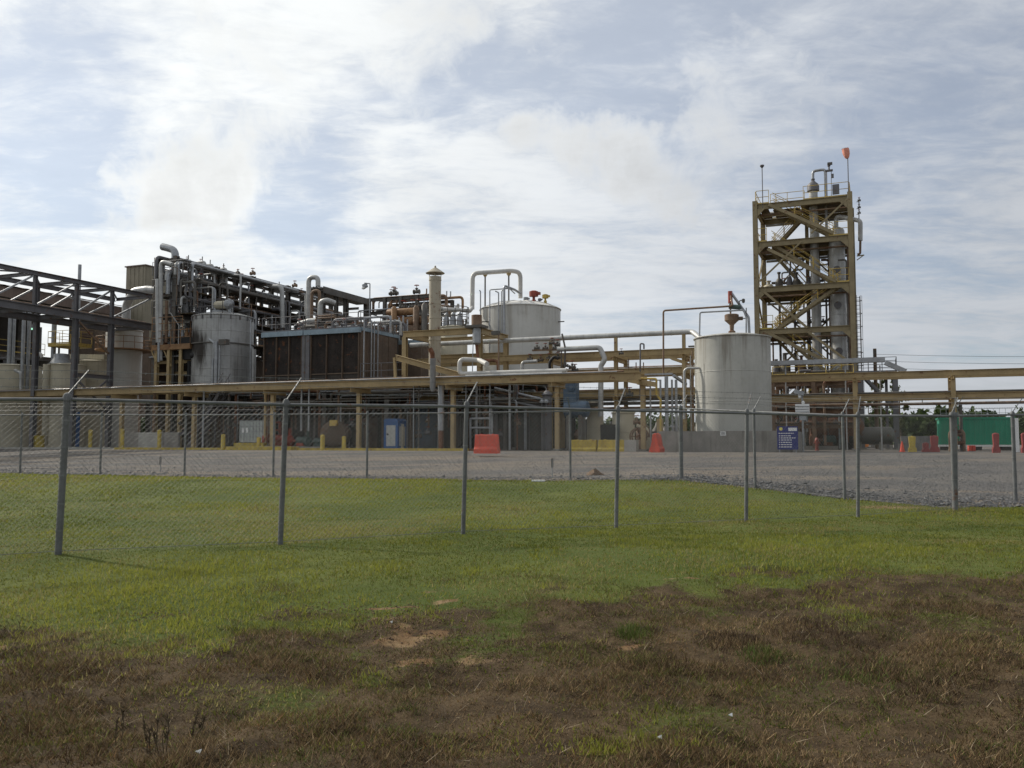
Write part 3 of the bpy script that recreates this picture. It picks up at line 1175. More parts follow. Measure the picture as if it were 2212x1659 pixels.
def guardrail(t, pts, mat='handrail_yellow', h=1.07, name='guardrail', step=1.5, r=0.024, toe=True):
    mb = MB()
    for a, b in zip(pts[:-1], pts[1:]):
        for z in (h, h * 0.52):
            mb.tube([a + ZX * z, b + ZX * z], r, 6)
        k = max(1, int(round((b - a).length / step)))
        for i in range(k + 1):
            c = a.lerp(b, i / k)
            mb.tube([c, c + ZX * h], r, 6)
        if toe:
            mb.bar(a + ZX * 0.06, b + ZX * 0.06, 0.012, 0.1)
    return mb.build(name, mat, t)


def stair(t, p, q, side, w=0.8, mat='tower_steel', rail='handrail_yellow'):
    """flight between two points, 'side' pointing across it"""
    s = MB().bar(p, q, 0.06, 0.24).build('stair', mat, t)
    MB().bar(p + side * w, q + side * w, 0.06, 0.24).build('stringer', mat, s)
    n = max(3, int(abs(p.z - q.z) / 0.21))
    d = (q - p); d.z = 0; d.normalize()
    mb = MB()
    for i in range(n):
        c = p.lerp(q, (i + 0.5) / n) + side * w / 2 + ZX * 0.05
        mb.box(c, d * 0.13, side * (w / 2 - 0.035), ZX * 0.015)
    mb.build('treads', mat, s)
    for k in (0, 1):
        a, b = p + side * w * k, q + side * w * k
        mb = MB()
        for z in (1.0, 0.55):
            mb.tube([a + ZX * z, b + ZX * z], 0.024, 6)
        for i in range(4):
            c = a.lerp(b, (i + 0.15) / 3.3)
            mb.tube([c, c + ZX * 1.0], 0.024, 6)
        mb.build('handrail', rail, s)
    return s


def valve(t, c, s=0.16, mat='dark_steel', wheel='red_paint', axis=None):
    """gate valve: body, bonnet, stem and handwheel"""
    b = MB().lathe(c - UX * s, [(s * .75, 0), (s * .75, s * .25), (s * .45, s * .3), (s * .6, s), (s * .45, s * 1.7), (s * .75, s * 1.75), (s * .75, s * 2)], 10, axis=UX).build('valve', mat, t)
    MB().lathe(c, [(s * .4, 0), (s * .35, s * .9), (s * .55, s * .95), (s * .5, s * 1.15), (s * .1, s * 1.2), (s * .08, s * 2.1)], 8).build('bonnet', mat, b)
    MB().tube([c + ZX * s * 2.0 + Vector((math.cos(a) * s * .7, math.sin(a) * s * .7, 0)) for a in np.linspace(0, 2 * math.pi, 11)], s * 0.1, 5, cap=False).build('handwheel', wheel, b)
    return b


def ring(c, R, r, n=40):
    return [c + UX * math.cos(a) * R + VX * math.sin(a) * R for a in np.linspace(0, 2 * math.pi, n + 1)]


def tank(name, label, cat, u, v, R, h0, h1, mat, roofmat=None, rise=0.35, seams=(), band=None, n=64, group=None, rim=True):
    t = thing(name, label, cat, PL(u, v, h0), group)
    MB().lathe(PL(u, v, h0), [(R, 0), (R, h1 - h0)], n).build('shell', mat, t)
    rf = MB().lathe(PL(u, v, h1), [(R + 0.05, -0.02), (R + 0.05, 0.03), (R * 0.72, rise * 0.55), (R * 0.35, rise * 0.9), (0.0, rise)], n).build('roof', roofmat or mat, t)
    if rim:
        MB().tube(ring(PL(u, v, h1), R + 0.03, 0), 0.045, 6, cap=False).build('rim_angle', mat, rf)
    for s in seams:
        MB().lathe(PL(u, v, s), [(R + 0.004, -0.035), (R + 0.016, -0.02), (R + 0.016, 0.02), (R + 0.004, 0.035)], n).build('seam_band', band or mat, t)
    return t


# ------------------------------------------------------------------ front pipe rack
HB = 4.55
rack = thing('pipe_rack', 'long low tan steel pipe rack along the front of the process units', 'pipe rack', PL(-20, 0, 0))
ucols = [-48.2, -39.6, -32.7, -25.8, -18.9, -12.0, -5.07, 0.15]
for i, u in enumerate(ucols):
    col_(rack, u, 0.5, 0, HB - 0.75)
    MB().ibeam(PL(u, -0.55, HB - 0.60), PL(u, 1.9, HB - 0.60), 0.18, 0.3).build('cross_beam', 'tan_steel', rack)
ub = [-62] + ucols
for a, b in zip(ub[:-1], ub[1:]):
    for v in (0.0, 1.5):
        MB().ibeam(PL(a + 0.004, v, HB - 0.22), PL(b - 0.004, v, HB - 0.22), 0.22, 0.44).build('beam', 'tan_steel', rack)
    for f in (0.33, 0.67):
        u = a + (b - a) * f
        MB().ibeam(PL(u, 0.12, HB - 0.15), PL(u, 1.38, HB - 0.15), 0.12, 0.2).build('cross_beam', 'tan_steel', rack)
# end bracket, sloping underside as in the photograph
MB().prism([PL(-1.3, -0.11, HB - 0.446), PL(1.05, -0.11, HB - 0.9), PL(1.05, -0.11, HB - 0.62), PL(0.2, -0.11, HB - 0.446)], VX * 0.2).build('end_bracket', 'tan_steel', rack)
MB().lathe(PL(-48.2, 0.5, -0.02), [(0.42, 0), (0.42, 1.05), (0.40, 1.08), (0.16, 1.08)], 20).build('column_guard', 'safety_yellow', rack)

pipe('thin pale conduit laid along the edge of the long front pipe rack', [PL(-62, -0.14, HB + 0.05), PL(-1.2, -0.14, HB + 0.05)], 0.035, 'galv', joints=False)
for k, (v, r, m_, lab) in enumerate([(0.55, 0.09, 'rust_pipe', 'rust brown pipe lying lengthwise on the long front rack'),
                                     (0.9, 0.07, 'galv', 'dull grey pipe lying lengthwise on the long front rack'),
                                     (1.3, 0.11, 'silver', 'insulated silver pipe lying at the back of the long front rack')]):
    pipe(lab, [PL(-62, v, HB + r), PL(-1.0 - k * 3, v, HB + r)], r, m_)
a, b = Q(1008, 806, 0.35), Q(1224, 803, 0.35)
a.z = b.z = HB + 0.24
pipe('pale insulated pipe with an upright loop on top of the long front rack',
     [QU(1052, 790, uv(a)[0] + 2.3) + ZX * 0.1, Q(1035, 778, 0.8) + ZX * 0.0, Q(993, 776, 0.35), Vector((Q(993, 776, 0.35).x, Q(993, 776, 0.35).y, a.z)), b], 0.15, 'white_pipe' if 'white_pipe' in MAT else 'silver', R=0.3)
u0 = U_(1010, 0.35)
pipe('thin pale pipe beside the insulated loop pipe on the long front rack', [PL(u0, 0.05, HB + 0.09), PL(-4.6, 0.05, HB + 0.09)], 0.07, 'silver')

# small drop pipes under the front rack
for (x, y1, r, m_, lab) in [(1058, 940, 0.05, 'galv', 'thin grey drop pipe left of the red barrier'), (1006, 930, 0.035, 'galv', 'thin conduit under the front rack by the insulated drop'),
                            (904, 910, 0.05, 'dark_steel', 'dark drop pipe right of the blue booth'), (893, 905, 0.04, 'galv', 'thin galvanized drop pipe behind the blue booth')]:
    uu = U_(x, 1.2)
    pipe(lab, [PL(uu, 1.2, HB - 0.05), PL(uu, 1.2, 0.0)], r, m_, name='drop_pipe')

# ------------------------------------------------------------------ rear pipe rack, running on behind the round concrete tank
V2 = 6.5
rr = thing('pipe_rack', 'three tier tan pipe rack behind the front tank running on to the green tank yard', 'pipe rack', PL(0, V2, 0))
tL = [H_(1332, 758, V2), H_(1332, 797, V2), H_(1332, 843, V2)]          # tops left of the tank
tR = [H_(2063, 799, V2), H_(2063, 848, V2)]
uA, uB, uC, uD, uE = U_(900, V2), U_(1190, V2), U_(1332, V2), U_(1480, V2), U_(1600, V2)
uF, uG, uH = U_(1850, V2), U_(2063, V2), U_(2330, V2)
for u in (uB, uC, uD):
    for v in (V2, V2 + 2.4):
        col_(rr, u, v, 0, tL[0] - 0.45, 0.24)
    for h in tL:
        MB().ibeam(PL(u, V2 - 0.7, h - 0.55), PL(u, V2 + 2.9, h - 0.55), 0.16, 0.28).build('cross_beam', 'tan_steel', rr)
for a, b in ((uA, uB), (uB, uC), (uC, uD), (uD, uE)):
    for v in (V2, V2 + 2.4):
        for i, h in enumerate(tL):
            if i == 1 and a == uA:
                continue
            MB().ibeam(PL(a + .003, v, h - 0.2), PL(b - .003, v, h - 0.2), 0.2, 0.40).build('beam', 'tan_steel', rr)
for v in (V2, V2 + 2.4):
    MB().bar(PL(uD, v, tL[0] - 0.9), PL(uD - 1.3, v, tL[0] - 0.42), 0.12, 0.16).build('brace', 'tan_steel', rr)
    MB().bar(PL(uD, v, tL[0] - 0.9), PL(uD + 1.3, v, tL[0] - 0.42), 0.12, 0.16).build('brace', 'tan_steel', rr)
for u in (uF, uG, uH):
    for v in (V2, V2 + 2.0):
        col_(rr, u, v, 0, tR[0] - 0.33, 0.25)
    for h in tR:
        MB().ibeam(PL(u, V2 - 0.45, h - 0.42), PL(u, V2 + 2.4, h - 0.42), 0.16, 0.22).build('cross_beam', 'tan_steel', rr)
for a, b in ((uE, uF), (uF, uG), (uG, uH)):
    for v in (V2, V2 + 2.0):
        for h in tR:
            MB().ibeam(PL(a + .003, v, h - 0.16), PL(b - .003, v, h - 0.16), 0.2, 0.32).build('beam', 'tan_steel', rr)
pipe('dark pipe lying on the lower tier of the rear rack past the tank', [PL(uE - 1, V2 - 0.02, tR[1] + 0.06), PL(uH, V2 - 0.02, tR[1] + 0.06)], 0.06, 'dark_steel')
pipe('purple brown pipe slung below the rear rack near the green tank', [PL(U_(1700, V2 + .5), V2 + .5, H_(2063, 870.5, V2)), PL(uH, V2 + .5, H_(2063, 870.5, V2))], 0.085, 'rust_pipe')
for x in (1995, 2160):
    u = U_(x, V2 + .5)
    MB().tube([PL(u, V2 + .5, H_(2063, 868, V2)), PL(u, V2 + .5, H_(2063, 868, V2) + .22)], .025, 6).build('drain_stub', 'dark_steel', None, 'small vent stub on the purple brown pipe', 'vent', 'vent stubs on the low rack pipe')
pipe('grey post holding up the purple brown pipe', [PL(U_(2077, V2 + .5), V2 + .5, 0), PL(U_(2077, V2 + .5), V2 + .5, H_(2063, 874, V2))], 0.1, 'dark_steel', name='pipe_support', cat='support', joints=False)

# the big silver line on stanchions above the rear rack
hs0, hs1 = H_(1152, 733, V2), H_(1490, 717, V2)
hs = (hs0 + hs1) / 2
pipe('large silver insulated pipe on short posts above the rear rack bending into the tank', [PL(U_(885, V2), V2, hs), PL(U_(1499, V2), V2, hs), Q(1522, 738, 4.6)], 0.17, 'silver', R=0.45)
for x in (1190, 1332, 1480):
    u = U_(x, V2)
    MB().bar(PL(u, V2, tL[0]), PL(u, V2, hs - 0.15), 0.2, 0.2).build('pipe_stanchion', 'tan_steel', rr)
# second insulated pipe: runs along and drops through the rack
h2 = H_(1290, 751, V2 - 1)
pipe('pale insulated pipe running level then dropping through the rear rack', [PL(U_(1205, V2 - 1), V2 - 1, h2), PL(U_(1297, V2 - 1), V2 - 1, h2), Q(1307, 776, V2 - 1), Q(1298, 790, V2 - 1),
                                                                               PL(U_(1298, V2 - 1), V2 - 1, H_(1298, 900, V2 - 1))], 0.17, 'silver', R=0.3)
for k, (y, v, r, m_) in enumerate([(797, 7.4, 0.11, 'rust_pipe'), (800, 8.1, 0.09, 'rust_pipe'), (799, 6.9, 0.06, 'silver'), (846, 7.2, 0.12, 'rust_pipe'), (846, 8.0, 0.09, 'dark_steel'),
                                   (866, 7.0, 0.1, 'dark_steel'), (873, 7.8, 0.12, 'dark_steel'), (884, 7.3, 0.09, 'rust_pipe')]):
    h = H_(1332, y, V2) + 0.1
    pipe(['rust brown pipe on the middle tier of the rear rack', 'second rust brown pipe at the back of the middle tier of the rear rack', 'thin pale pipe on the middle tier of the rear rack',
          'rust brown pipe on the lowest tier of the rear rack', 'dark pipe on the lowest tier of the rear rack', 'dark pipe hung under the lowest tier of the rear rack',
          'thick dark pipe hung lowest but one under the rear rack', 'rust brown pipe hung lowest under the rear rack'][k],
         [PL(U_(1150 - 20 * k, v), v, h), PL(uE, v, h)], r, m_)
# upright loops and stems on the rear rack
for (x, y0, y1, r, lab) in [(1383, 742, 800, 0.05, 'grey upright pipe with a hooked top on the rear rack')]:
    v = V2 - 0.6
    pipe(lab, [Q(x, 862, v), Q(x, y0, v), Q(x + 8, y0 + 1, v), Q(x + 8, y0 + 12, v)], r, 'grey_steel', R=0.08, joints=False)
for (x, y) in ((1358, 775), (1374, 783), (1390, 783)):
    pipe('short upright stub on the rear rack middle tier', [Q(x, 800, V2), Q(x, y, V2)], 0.035, 'rust_pipe', name='stub_pipe', group='short stubs on the rear rack', joints=False)
vr = thing('valve_station', 'cluster of dark valves and flanges on the rear rack', 'valves', Q(1190, 776, V2))
for (x, y) in ((1160, 752), (1178, 753), (1192, 741), (1200, 753), (1204, 745), (1222, 790), (1145, 776), (1168, 778), (1186, 775), (1205, 772)):
    valve(vr, Q(x, y, V2 - 0.3), 0.17)
MB().bar(Q(1150, 757, V2 - .3), Q(1210, 755, V2 - .3), 0.12, 0.12).build('manifold', 'rust_pipe', vr)
pipe('black hose arch beside the valve cluster on the rear rack', [Q(1188, 812, 5.2), Q(1187, 782, 5.2), Q(1197, 770, 5.2), Q(1206, 775, 5.2)], 0.10, 'black', name='hose', R=0.5)
pipe('white pipe arch at the valve cluster', [Q(1128, 806, 4.8), Q(1128, 782, 4.8), Q(1160, 780, 4.8)], 0.11, 'silver', R=0.25)
pipe('dark leaning vent pipe standing on the rear rack', [Q(1219, 812, 5.4), Q(1221, 752, 5.4), Q(1216, 730, 5.4), Q(1214, 721, 5.4)], 0.06, 'dark_steel', R=0.2, joints=False)
pipe('dark upright pipe beside the leaning vent pipe', [Q(1213, 812, 5.4), Q(1213, 757, 5.4)], 0.04, 'dark_steel', joints=False)
valve(vr, Q(1236, 793, 5.6), 0.2)
valve(vr, Q(1342, 763, 5.6), 0.14)

# ------------------------------------------------------------------ round tank in its concrete bund, with its overhead lines
uT = U_(1585, 2.0)
RT = 2.11
HT = 6.44
tk = tank('storage_tank', 'round weathered grey concrete coloured tank standing in a low walled bund', 'tank', uT, 2.0, RT, 0.12, HT, 'concrete_tank', 'concrete_tank', 0.30, seams=(), rim=True)
for h in (H_(1585, 800, 0.1), H_(1585, 866, 0.1)):
    MB().lathe(PL(uT, 2.0, h), [(RT + 0.002, -0.02), (RT + 0.011, -0.01), (RT + 0.011, 0.01), (RT + 0.002, 0.02)], 64).build('seam_band', 'concrete_tank', tk)
for (h0_, h1_, ph_) in ((.15, 2.95, .3), (2.97, 4.93, .9), (4.95, 6.4, .5)):
    for k in range(6):
        a = ph_ + k * math.pi / 3
        c = PL(uT + (RT + .003) * math.cos(a), 2.0 + (RT + .003) * math.sin(a), 0)
        MB().tube([c + ZX * h0_, c + ZX * h1_], .009, 5).build('plate_seam', 'concrete_tank', tk)
MB().lathe(PL(uT, 2.0, 0.0), [(RT + 0.2, 0), (RT + 0.2, 0.14)], 48).build('plinth', 'concrete', tk)
MB().tube([PL(uT - RT - 0.10, 1.6, 0.2), PL(uT - RT - 0.10, 1.6, HT - 0.6)], 0.035, 6).build('level_pipe', 'rust_pipe', tk)
MB().tube([PL(uT - RT - 0.20, 1.6, 0.2), PL(uT - RT - 0.20, 1.6, HT - 0.9)], 0.025, 6).build('level_pipe', 'galv', tk)
MB().pbox(uT - RT - 0.3, uT - RT + 0.1, 1.5, 1.7, HT - 0.42, HT - 0.34).build('gauge_bracket', 'dark_steel', tk)
# bund
bu0, bu1, bv0, bv1 = U_(1421, -1.5), U_(1712, -1.5), -1.5, 5.4
bd = thing('bund_wall', 'low concrete bund wall round the grey storage tank', 'wall', PL((bu0 + bu1) / 2, -1.5, 0))
HBW = H_(1560, 931, -1.5)
MB().pbox(bu0, bu1, bv0, bv0 + .2, -0.1, HBW).build('wall_panel', 'concrete', bd)
MB().pbox(bu0, bu1, bv1 - .2, bv1, -0.1, HBW).build('wall_panel', 'concrete', bd)
MB().pbox(bu0, bu0 + .2, bv0 + .202, bv1 - .202, -0.1, HBW).build('wall_panel', 'concrete', bd)
MB().pbox(bu1 - .2, bu1, bv0 + .202, bv1 - .202, -0.1, HBW).build('wall_panel', 'concrete', bd)
# little placard on the bund
c = Q(1562, 936.5, -1.52)
pl = thing('placard', 'small white placard fixed on the bund wall', 'sign', c)
MB().box(c, UX * 0.15, VX * 0.008, ZX * 0.11).build('plate', 'sign_white', pl)
for i in range(3):
    MB().box(c - VX * 0.012 + ZX * (0.05 - i * 0.045), UX * (0.11 - 0.02 * (i % 2)), VX * 0.003, ZX * 0.010).build('text_line', 'black', pl)
# top gear
gr = thing('rotary_unit', 'rusty bowl shaped vent unit on the roof centre of the grey tank', 'vent', PL(uT, 2.0, HT + 0.28))
MB().lathe(PL(uT, 2.0, HT + 0.25), [(0.20, 0), (0.20, 0.18), (0.11, 0.24), (0.13, 0.55), (0.30, 0.72), (0.40, 0.80), (0.40, 1.12), (0.34, 1.16), (0.0, 1.2)], 24).build('bowl', 'rust_pipe', gr)
MB().tube([PL(uT + .25, 2.0, HT + 1.15), PL(uT + .62, 2.0, HT + 1.15)], 0.11, 10).build('nozzle', 'rust_pipe', gr)
MB().tube([PL(uT - 0.06, 2.0, HT + 1.42), PL(uT - 0.06, 2.0, HT + 2.3)], 0.05, 8).build('riser', 'rust_pipe', gr)
MB().tube([PL(uT - 0.06, 2.0, HT + 2.05), PL(uT - 0.06, 2.0, HT + 2.75)], 0.13, 10).build('coupling', 'red_paint', gr)
vt = 1.5
pipe('outer thin pipe bridging from the rack to above the grey tank', [Q(1433, 812, vt), Q(1433, 671, vt), Q(1583, 661, vt), PL(uT - 0.06, 2.0, HT + 2.6)], 0.055, 'rust_pipe', R=0.15, n=8, joints=False)
pipe('inner thin pipe bridging to above the grey tank', [Q(1511, 726, vt), Q(1512, 675, vt), Q(1606, 670, vt), Q(1612, 686, vt), Q(1612, 722, vt)], 0.045, 'galv', R=0.12, n=8, joints=False)
pipe('thicker goose neck pipe standing on the grey tank roof', [PL(uT, 2.0, HT + 2.66), Q(1601, 663, 2.0), Q(1617, 685, 2.0), Q(1619, 726, 2.0)], 0.075, 'galv', R=0.3, n=8, joints=False)
vv = thing('relief_valve', 'small relief valve with a bent tail above the grey tank', 'valve', Q(1606, 690, 1.9))
MB().tube(fillet([Q(1612, 690, 1.9), Q(1612, 665, 1.9)], .05), 0.03, 6).build('stem', 'dark_steel', vv)
MB().tube(fillet([Q(1597, 664, 1.9), Q(1597, 650, 1.9), Q(1606, 648, 1.9)], .06), 0.03, 6).build('tail', 'dark_steel', vv)
MB().lathe(Q(1606, 655, 1.9), [(0.0, 0), (.06, .02), (.09, .1), (.09, .22), (.05, .26)], 10).build('body', 'dark_steel', vv)
MB().tube([Q(1590, 687, 1.9), Q(1614, 688, 1.9)], 0.03, 6).build('crossbar', 'dark_steel', vv)
MB().tube([Q(1575, 662, 1.8), Q(1600, 664, 1.8)], 0.14, 10).build('flange_pair', 'motor_green', vv)
pipe('thin pipe at the left foot of the grey tank', [Q(1478, 905, 0.6), Q(1478, 800, 0.6), Q(1486, 795, 0.6), Q(1510, 795, 0.6)], 0.07, 'silver', R=0.2, joints=False)

# ------------------------------------------------------------------ the tall open steel tower
VT, DT = 22.0, 5.2
tw = thing('steel_tower', 'tall open tan steel tower with zigzag stairs around two columns', 'tower', PL(U_(1743, VT), VT + DT / 2, 0))
uL, uR = U_(1636, VT) + 0.15, U_(1854, VT) - 0.15
uM = U_(1742, VT + DT)
lev = [3.0, 6.0, 9.4, 12.74, 16.36, 19.4]
TS = 'tower_steel'
for u in (uL, uR):
    for v in (VT, VT + DT):
        col_(tw, u, v, 0, lev[-1] + 0.25, 0.36, TS)
for v in (VT, VT + DT):
    col_(tw, (uL + uR) / 2 if v > VT else uL + 0.62 * (uR - uL), VT + DT, 0, lev[-1] - 0.5, 0.28, TS)
for i, h in enumerate(lev):
    for v in (VT, VT + DT):
        MB().ibeam(PL(uL + .19, v, h - 0.22), PL(uR - .19, v, h - 0.22), 0.24, 0.44).build('beam', TS, tw)
    for u in (uL, uR):
        MB().ibeam(PL(u, VT + .19, h - 0.22), PL(u, VT + DT - .19, h - 0.22), 0.24, 0.40).build('beam', TS, tw)
    MB().ibeam(PL(uL + 0.5 * (uR - uL), VT + .13, h - 0.25), PL(uL + 0.5 * (uR - uL), VT + DT - .13, h - 0.25), 0.18, 0.3).build('cross_beam', TS, tw)
W_ = uR - uL
# decks: bars of grating, leaving the stair wells open
decks = [(0, [(0.0, 1.0, 1.4, DT)]), (1, [(0.0, 1.0, 1.4, DT)]), (2, [(0.0, 0.30, 0.3, DT), (0.30, 0.62, 3.2, DT)]), (3, [(0.0, 1.0, 1.5, DT), (0.78, 1.0, .2, 1.45)]),
         (4, [(0.0, 0.12, 0.3, DT), (0.12, 1.0, 1.5, DT), (0.82, 1.0, .2, 1.45)]), (5, [(0.0, 0.14, 0.3, DT), (0.14, 0.48, 2.3, DT), (0.48, 1.0, 1.3, DT)])]
for i, ds in decks:
    for (a, b, c0, c1) in ds:
        MB().pbox(uL + a * W_ + .15, uL + b * W_ - .15, VT + c0, VT + c1 - .2, lev[i] - 0.012, lev[i] + 0.03).build('deck', 'grating', tw) if 'grating' in MAT else None
sw = VX
ST = 0.35


def flight(x0, y0, x1, y1, la, lb):
    p, q = Q(x0, y0, VT + ST), Q(x1, y1, VT + ST)
    p.z, q.z = lev[la] - 0.1, lev[lb] - 0.1
    stair(tw, p, q, VX, 0.8)


flight(1669, 443, 1806, 504, 5, 4)
flight(1667, 535, 1806, 606, 4, 3)
flight(1674, 701, 1817, 624, 2, 3)
flight(1674, 722, 1787, 780, 2, 1)
flight(1707, 847, 1823, 816, 0, 1)


def brace(x0, y0, x1, y1, w=0.16, v=VT - 0.1, mat=TS):
    MB().bar(Q(x0, y0, v), Q(x1, y1, v), w, w).build('brace', mat, tw)


brace(1832, 428, 1752, 504, 0.12)
brace(1660, 442, 1800, 503, 0.24)
brace(1731, 522, 1641, 608, 0.12)
brace(1658, 538, 1806, 608, 0.22)
brace(1650, 630, 1744, 708, 0.18)
brace(1744, 716, 1826, 776, 0.18)
brace(1660, 720, 1790, 782, 0.24)
for (h0, h1, f) in ((9.4, 6.0, 0), (12.74, 9.4, 1), (6.0, 3.0, 1), (16.36, 12.74, 0)):
    for u in (uL, uR):
        a, b = (VT + .3, VT + DT - .3) if f else (VT + DT - .3, VT + .3)
        MB().bar(PL(u, a, h0 - .4), PL(u, b, h1), 0.12, 0.12).build('brace', TS, tw)
    a, b = (uL + .3, uL + W_ * .5) if f else (uL + W_ * .5, uL + .3)
    MB().bar(PL(a, VT + DT, h0 - .4), PL(b, VT + DT, h1), 0.13, 0.13).build('brace', TS, tw)
    MB().bar(PL(uR - .3 if f else uL + W_ * .55, VT + DT, h0 - .4), PL(uL + W_ * .55 if f else uR - .3, VT + DT, h1), 0.13, 0.13).build('brace', TS, tw)
for i in range(1, 6):
    h = lev[i]
    y = 'handrail_yellow'
    guardrail(tw, [PL(uL + .1, VT + DT - .1, h), PL(uR - .1, VT + DT - .1, h)], y)
    guardrail(tw, [PL(uR - .02, VT + .2, h), PL(uR - .02, VT + DT - .2, h)], y)
    guardrail(tw, [PL(uL + .02, VT + .2, h), PL(uL + .02, VT + DT - .2, h)], y)
h = lev[5]
guardrail(tw, [PL(uL + .1, VT, h), PL(uL + .15 * W_, VT, h)], 'handrail_yellow')
guardrail(tw, [PL(uL + .52 * W_, VT + .05, h), PL(uR - .1, VT + .05, h)], 'handrail_yellow')
guardrail(tw, [PL(uL + .15 * W_, VT + 1.3, h), PL(uL + .52 * W_, VT + 1.3, h)], 'handrail_yellow')
guardrail(tw, [PL(uL + .78 * W_, VT, lev[4]), PL(uR - .2, VT, lev[4])], 'handrail_yellow')
guardrail(tw, [PL(uL + .78 * W_, VT, lev[3]), PL(uR - .2, VT, lev[3])], 'handrail_yellow')
guardrail(tw, [PL(uL + .1, VT, lev[2]), PL(uL + .17 * W_, VT, lev[2])], 'safety_yellow')
guardrail(tw, [PL(uL + .1, VT, lev[4]), PL(uL + .12 * W_, VT, lev[4])], 'handrail_yellow')
# inner stair lane, gussets and the denser steel between the levels
for i, (a, b) in enumerate([(0, 1), (1, 0), (0, 1), (1, 0), (0, 1)]):
    p = PL(uL + (.12 if a == 0 else .52) * W_, VT + 3.6, lev[i])
    q = PL(uL + (.52 if a == 0 else .12) * W_, VT + 3.6, lev[i + 1] - .1)
    stair(tw, q, p, VX, .75)
for i in range(6):
    for u in (uL, uR):
        for s_ in (-1, 1):
            if (u == uL and s_ > 0) or (u == uR and s_ < 0):
                MB().prism([PL(u + s_ * .19, VT - .14, lev[i] - .45), PL(u + s_ * .75, VT - .14, lev[i] - .45), PL(u + s_ * .19, VT - .14, lev[i] - 1.0)], VX * .02).build('gusset', TS, tw)
    if i:
        MB().ibeam(PL(uL + .19, VT + DT * .5, lev[i] - .3), PL(uR - .19, VT + DT * .5, lev[i] - .3), .18, .3).build('cross_beam', TS, tw)
        MB().tube([PL(uL + .3, VT + 1.2, lev[i] - .62), PL(uR - .3, VT + 1.2, lev[i] - .62)], .07, 8).build('pipe', 'rust_pipe', tw)
        MB().tube([PL(uL + .3, VT + 4.6, lev[i] - .7), PL(uR - .3, VT + 4.6, lev[i] - .7)], .1, 8).build('pipe', 'galv', tw)
for i in (1, 2, 3):
    for f in (.22, .36, .5, .64):
        u = uL + f * W_
        MB().tube(fillet([PL(u, VT + 4.2, lev[i]), PL(u, VT + 4.2, lev[i] + 1.6 + f), PL(u + .7, VT + 4.2, lev[i] + 1.6 + f), PL(u + .7, VT + 4.2, lev[i + 1] - .5)], .2), .07, 7).build('pipe', ['dark_steel', 'rust_pipe', 'galv', 'grey_steel'][int(f * 10) % 4], tw)
        valve(tw, PL(u + .2, VT + 4.0, lev[i] + .9), .2)
# the two process columns
uc1, uc2 = U_(1769, VT + 2.4), U_(1818, VT + 2.2)
c1 = thing('process_column', 'slim pale process column rising through the top of the steel tower', 'column', PL(uc1, VT + 2.4, 0))
h1 = H_(1769, 388, VT + 2.4)
MB().lathe(PL(uc1, VT + 2.4, 0), [(0.34, 0), (0.34, h1 - 0.7)], 28).build('shell', 'silver', c1)
for s in np.arange(2.0, h1 - 1.2, 1.3):
    MB().lathe(PL(uc1, VT + 2.4, s), [(0.341, -0.02), (0.352, -0.01), (0.352, 0.01), (0.341, 0.02)], 28).build('seam_band', 'silver', c1)
MB().lathe(PL(uc1, VT + 2.4, h1 - 0.95), [(0.36, 0), (0.47, 0.06), (0.47, 0.42), (0.40, 0.62), (0.22, 0.78), (0.12, 0.92), (0.15, 0.96), (0.15, 1.06), (0.07, 1.1)], 28).build('head', 'grey_steel', c1)
pipe('goose neck vapour pipe on top of the slim column', [PL(uc1, VT + 2.4, h1 + .05), PL(uc1 + .02, VT + 2.4, h1 + .75), PL(uc1 + .95, VT + 2.4, h1 + .78), PL(uc1 + .95, VT + 2.4, lev[4] + .3)], 0.11, 'galv', R=0.25)
c2 = thing('process_column', 'wider silver insulated process column ending below the tower top', 'column', PL(uc2, VT + 2.2, 0))
h2c = H_(1818, 499, VT + 2.2)
MB().lathe(PL(uc2, VT + 2.2, 0), [(0.60, 0), (0.60, h2c), (0.52, h2c + .18), (0.3, h2c + .3), (0.0, h2c + .34)], 32).build('shell', 'silver', c2)
for s in np.arange(1.0, h2c - 0.3, 0.95):
    MB().lathe(PL(uc2, VT + 2.2, s), [(0.601, -0.02), (0.615, -0.01), (0.615, 0.01), (0.601, 0.02)], 32).build('seam_band', 'silver', c2)
for h in (11.2, 14.0, 7.6):
    MB().lathe(PL(uc2, VT + 1.6, h), [(0.22, 0), (0.22, 0.16), (0.28, 0.16), (0.28, 0.24), (0, 0.24)], 16, axis=-VX).build('manway', 'grey_steel', c2)
pipe('overhead pipe leaving the wider column and hanging outside the tower', [PL(uc2, VT + 2.2, h2c + .3), PL(uc2, VT + 2.2, h2c + 1.25), Q(1858.5, 477, VT + 1.0), Q(1858.5, 520, VT + 1.0)], 0.17, 'silver', R=0.35)
pipe('thin rust coloured tail of the overhead pipe outside the tower', [Q(1858.5, 519, VT + 1.0), Q(1858, 548, VT + 1.0), Q(1852, 550, VT + 1.0)], 0.09, 'rust_pipe', R=0.15)
MB().bar(Q(1851, 553, VT + 1.0), Q(1867, 551, VT + 1.0), .08, .08).bar(Q(1851, 562, VT + 1.0), Q(1866, 551, VT + 1.0), .06, .06).build('pipe_bracket', TS, tw)
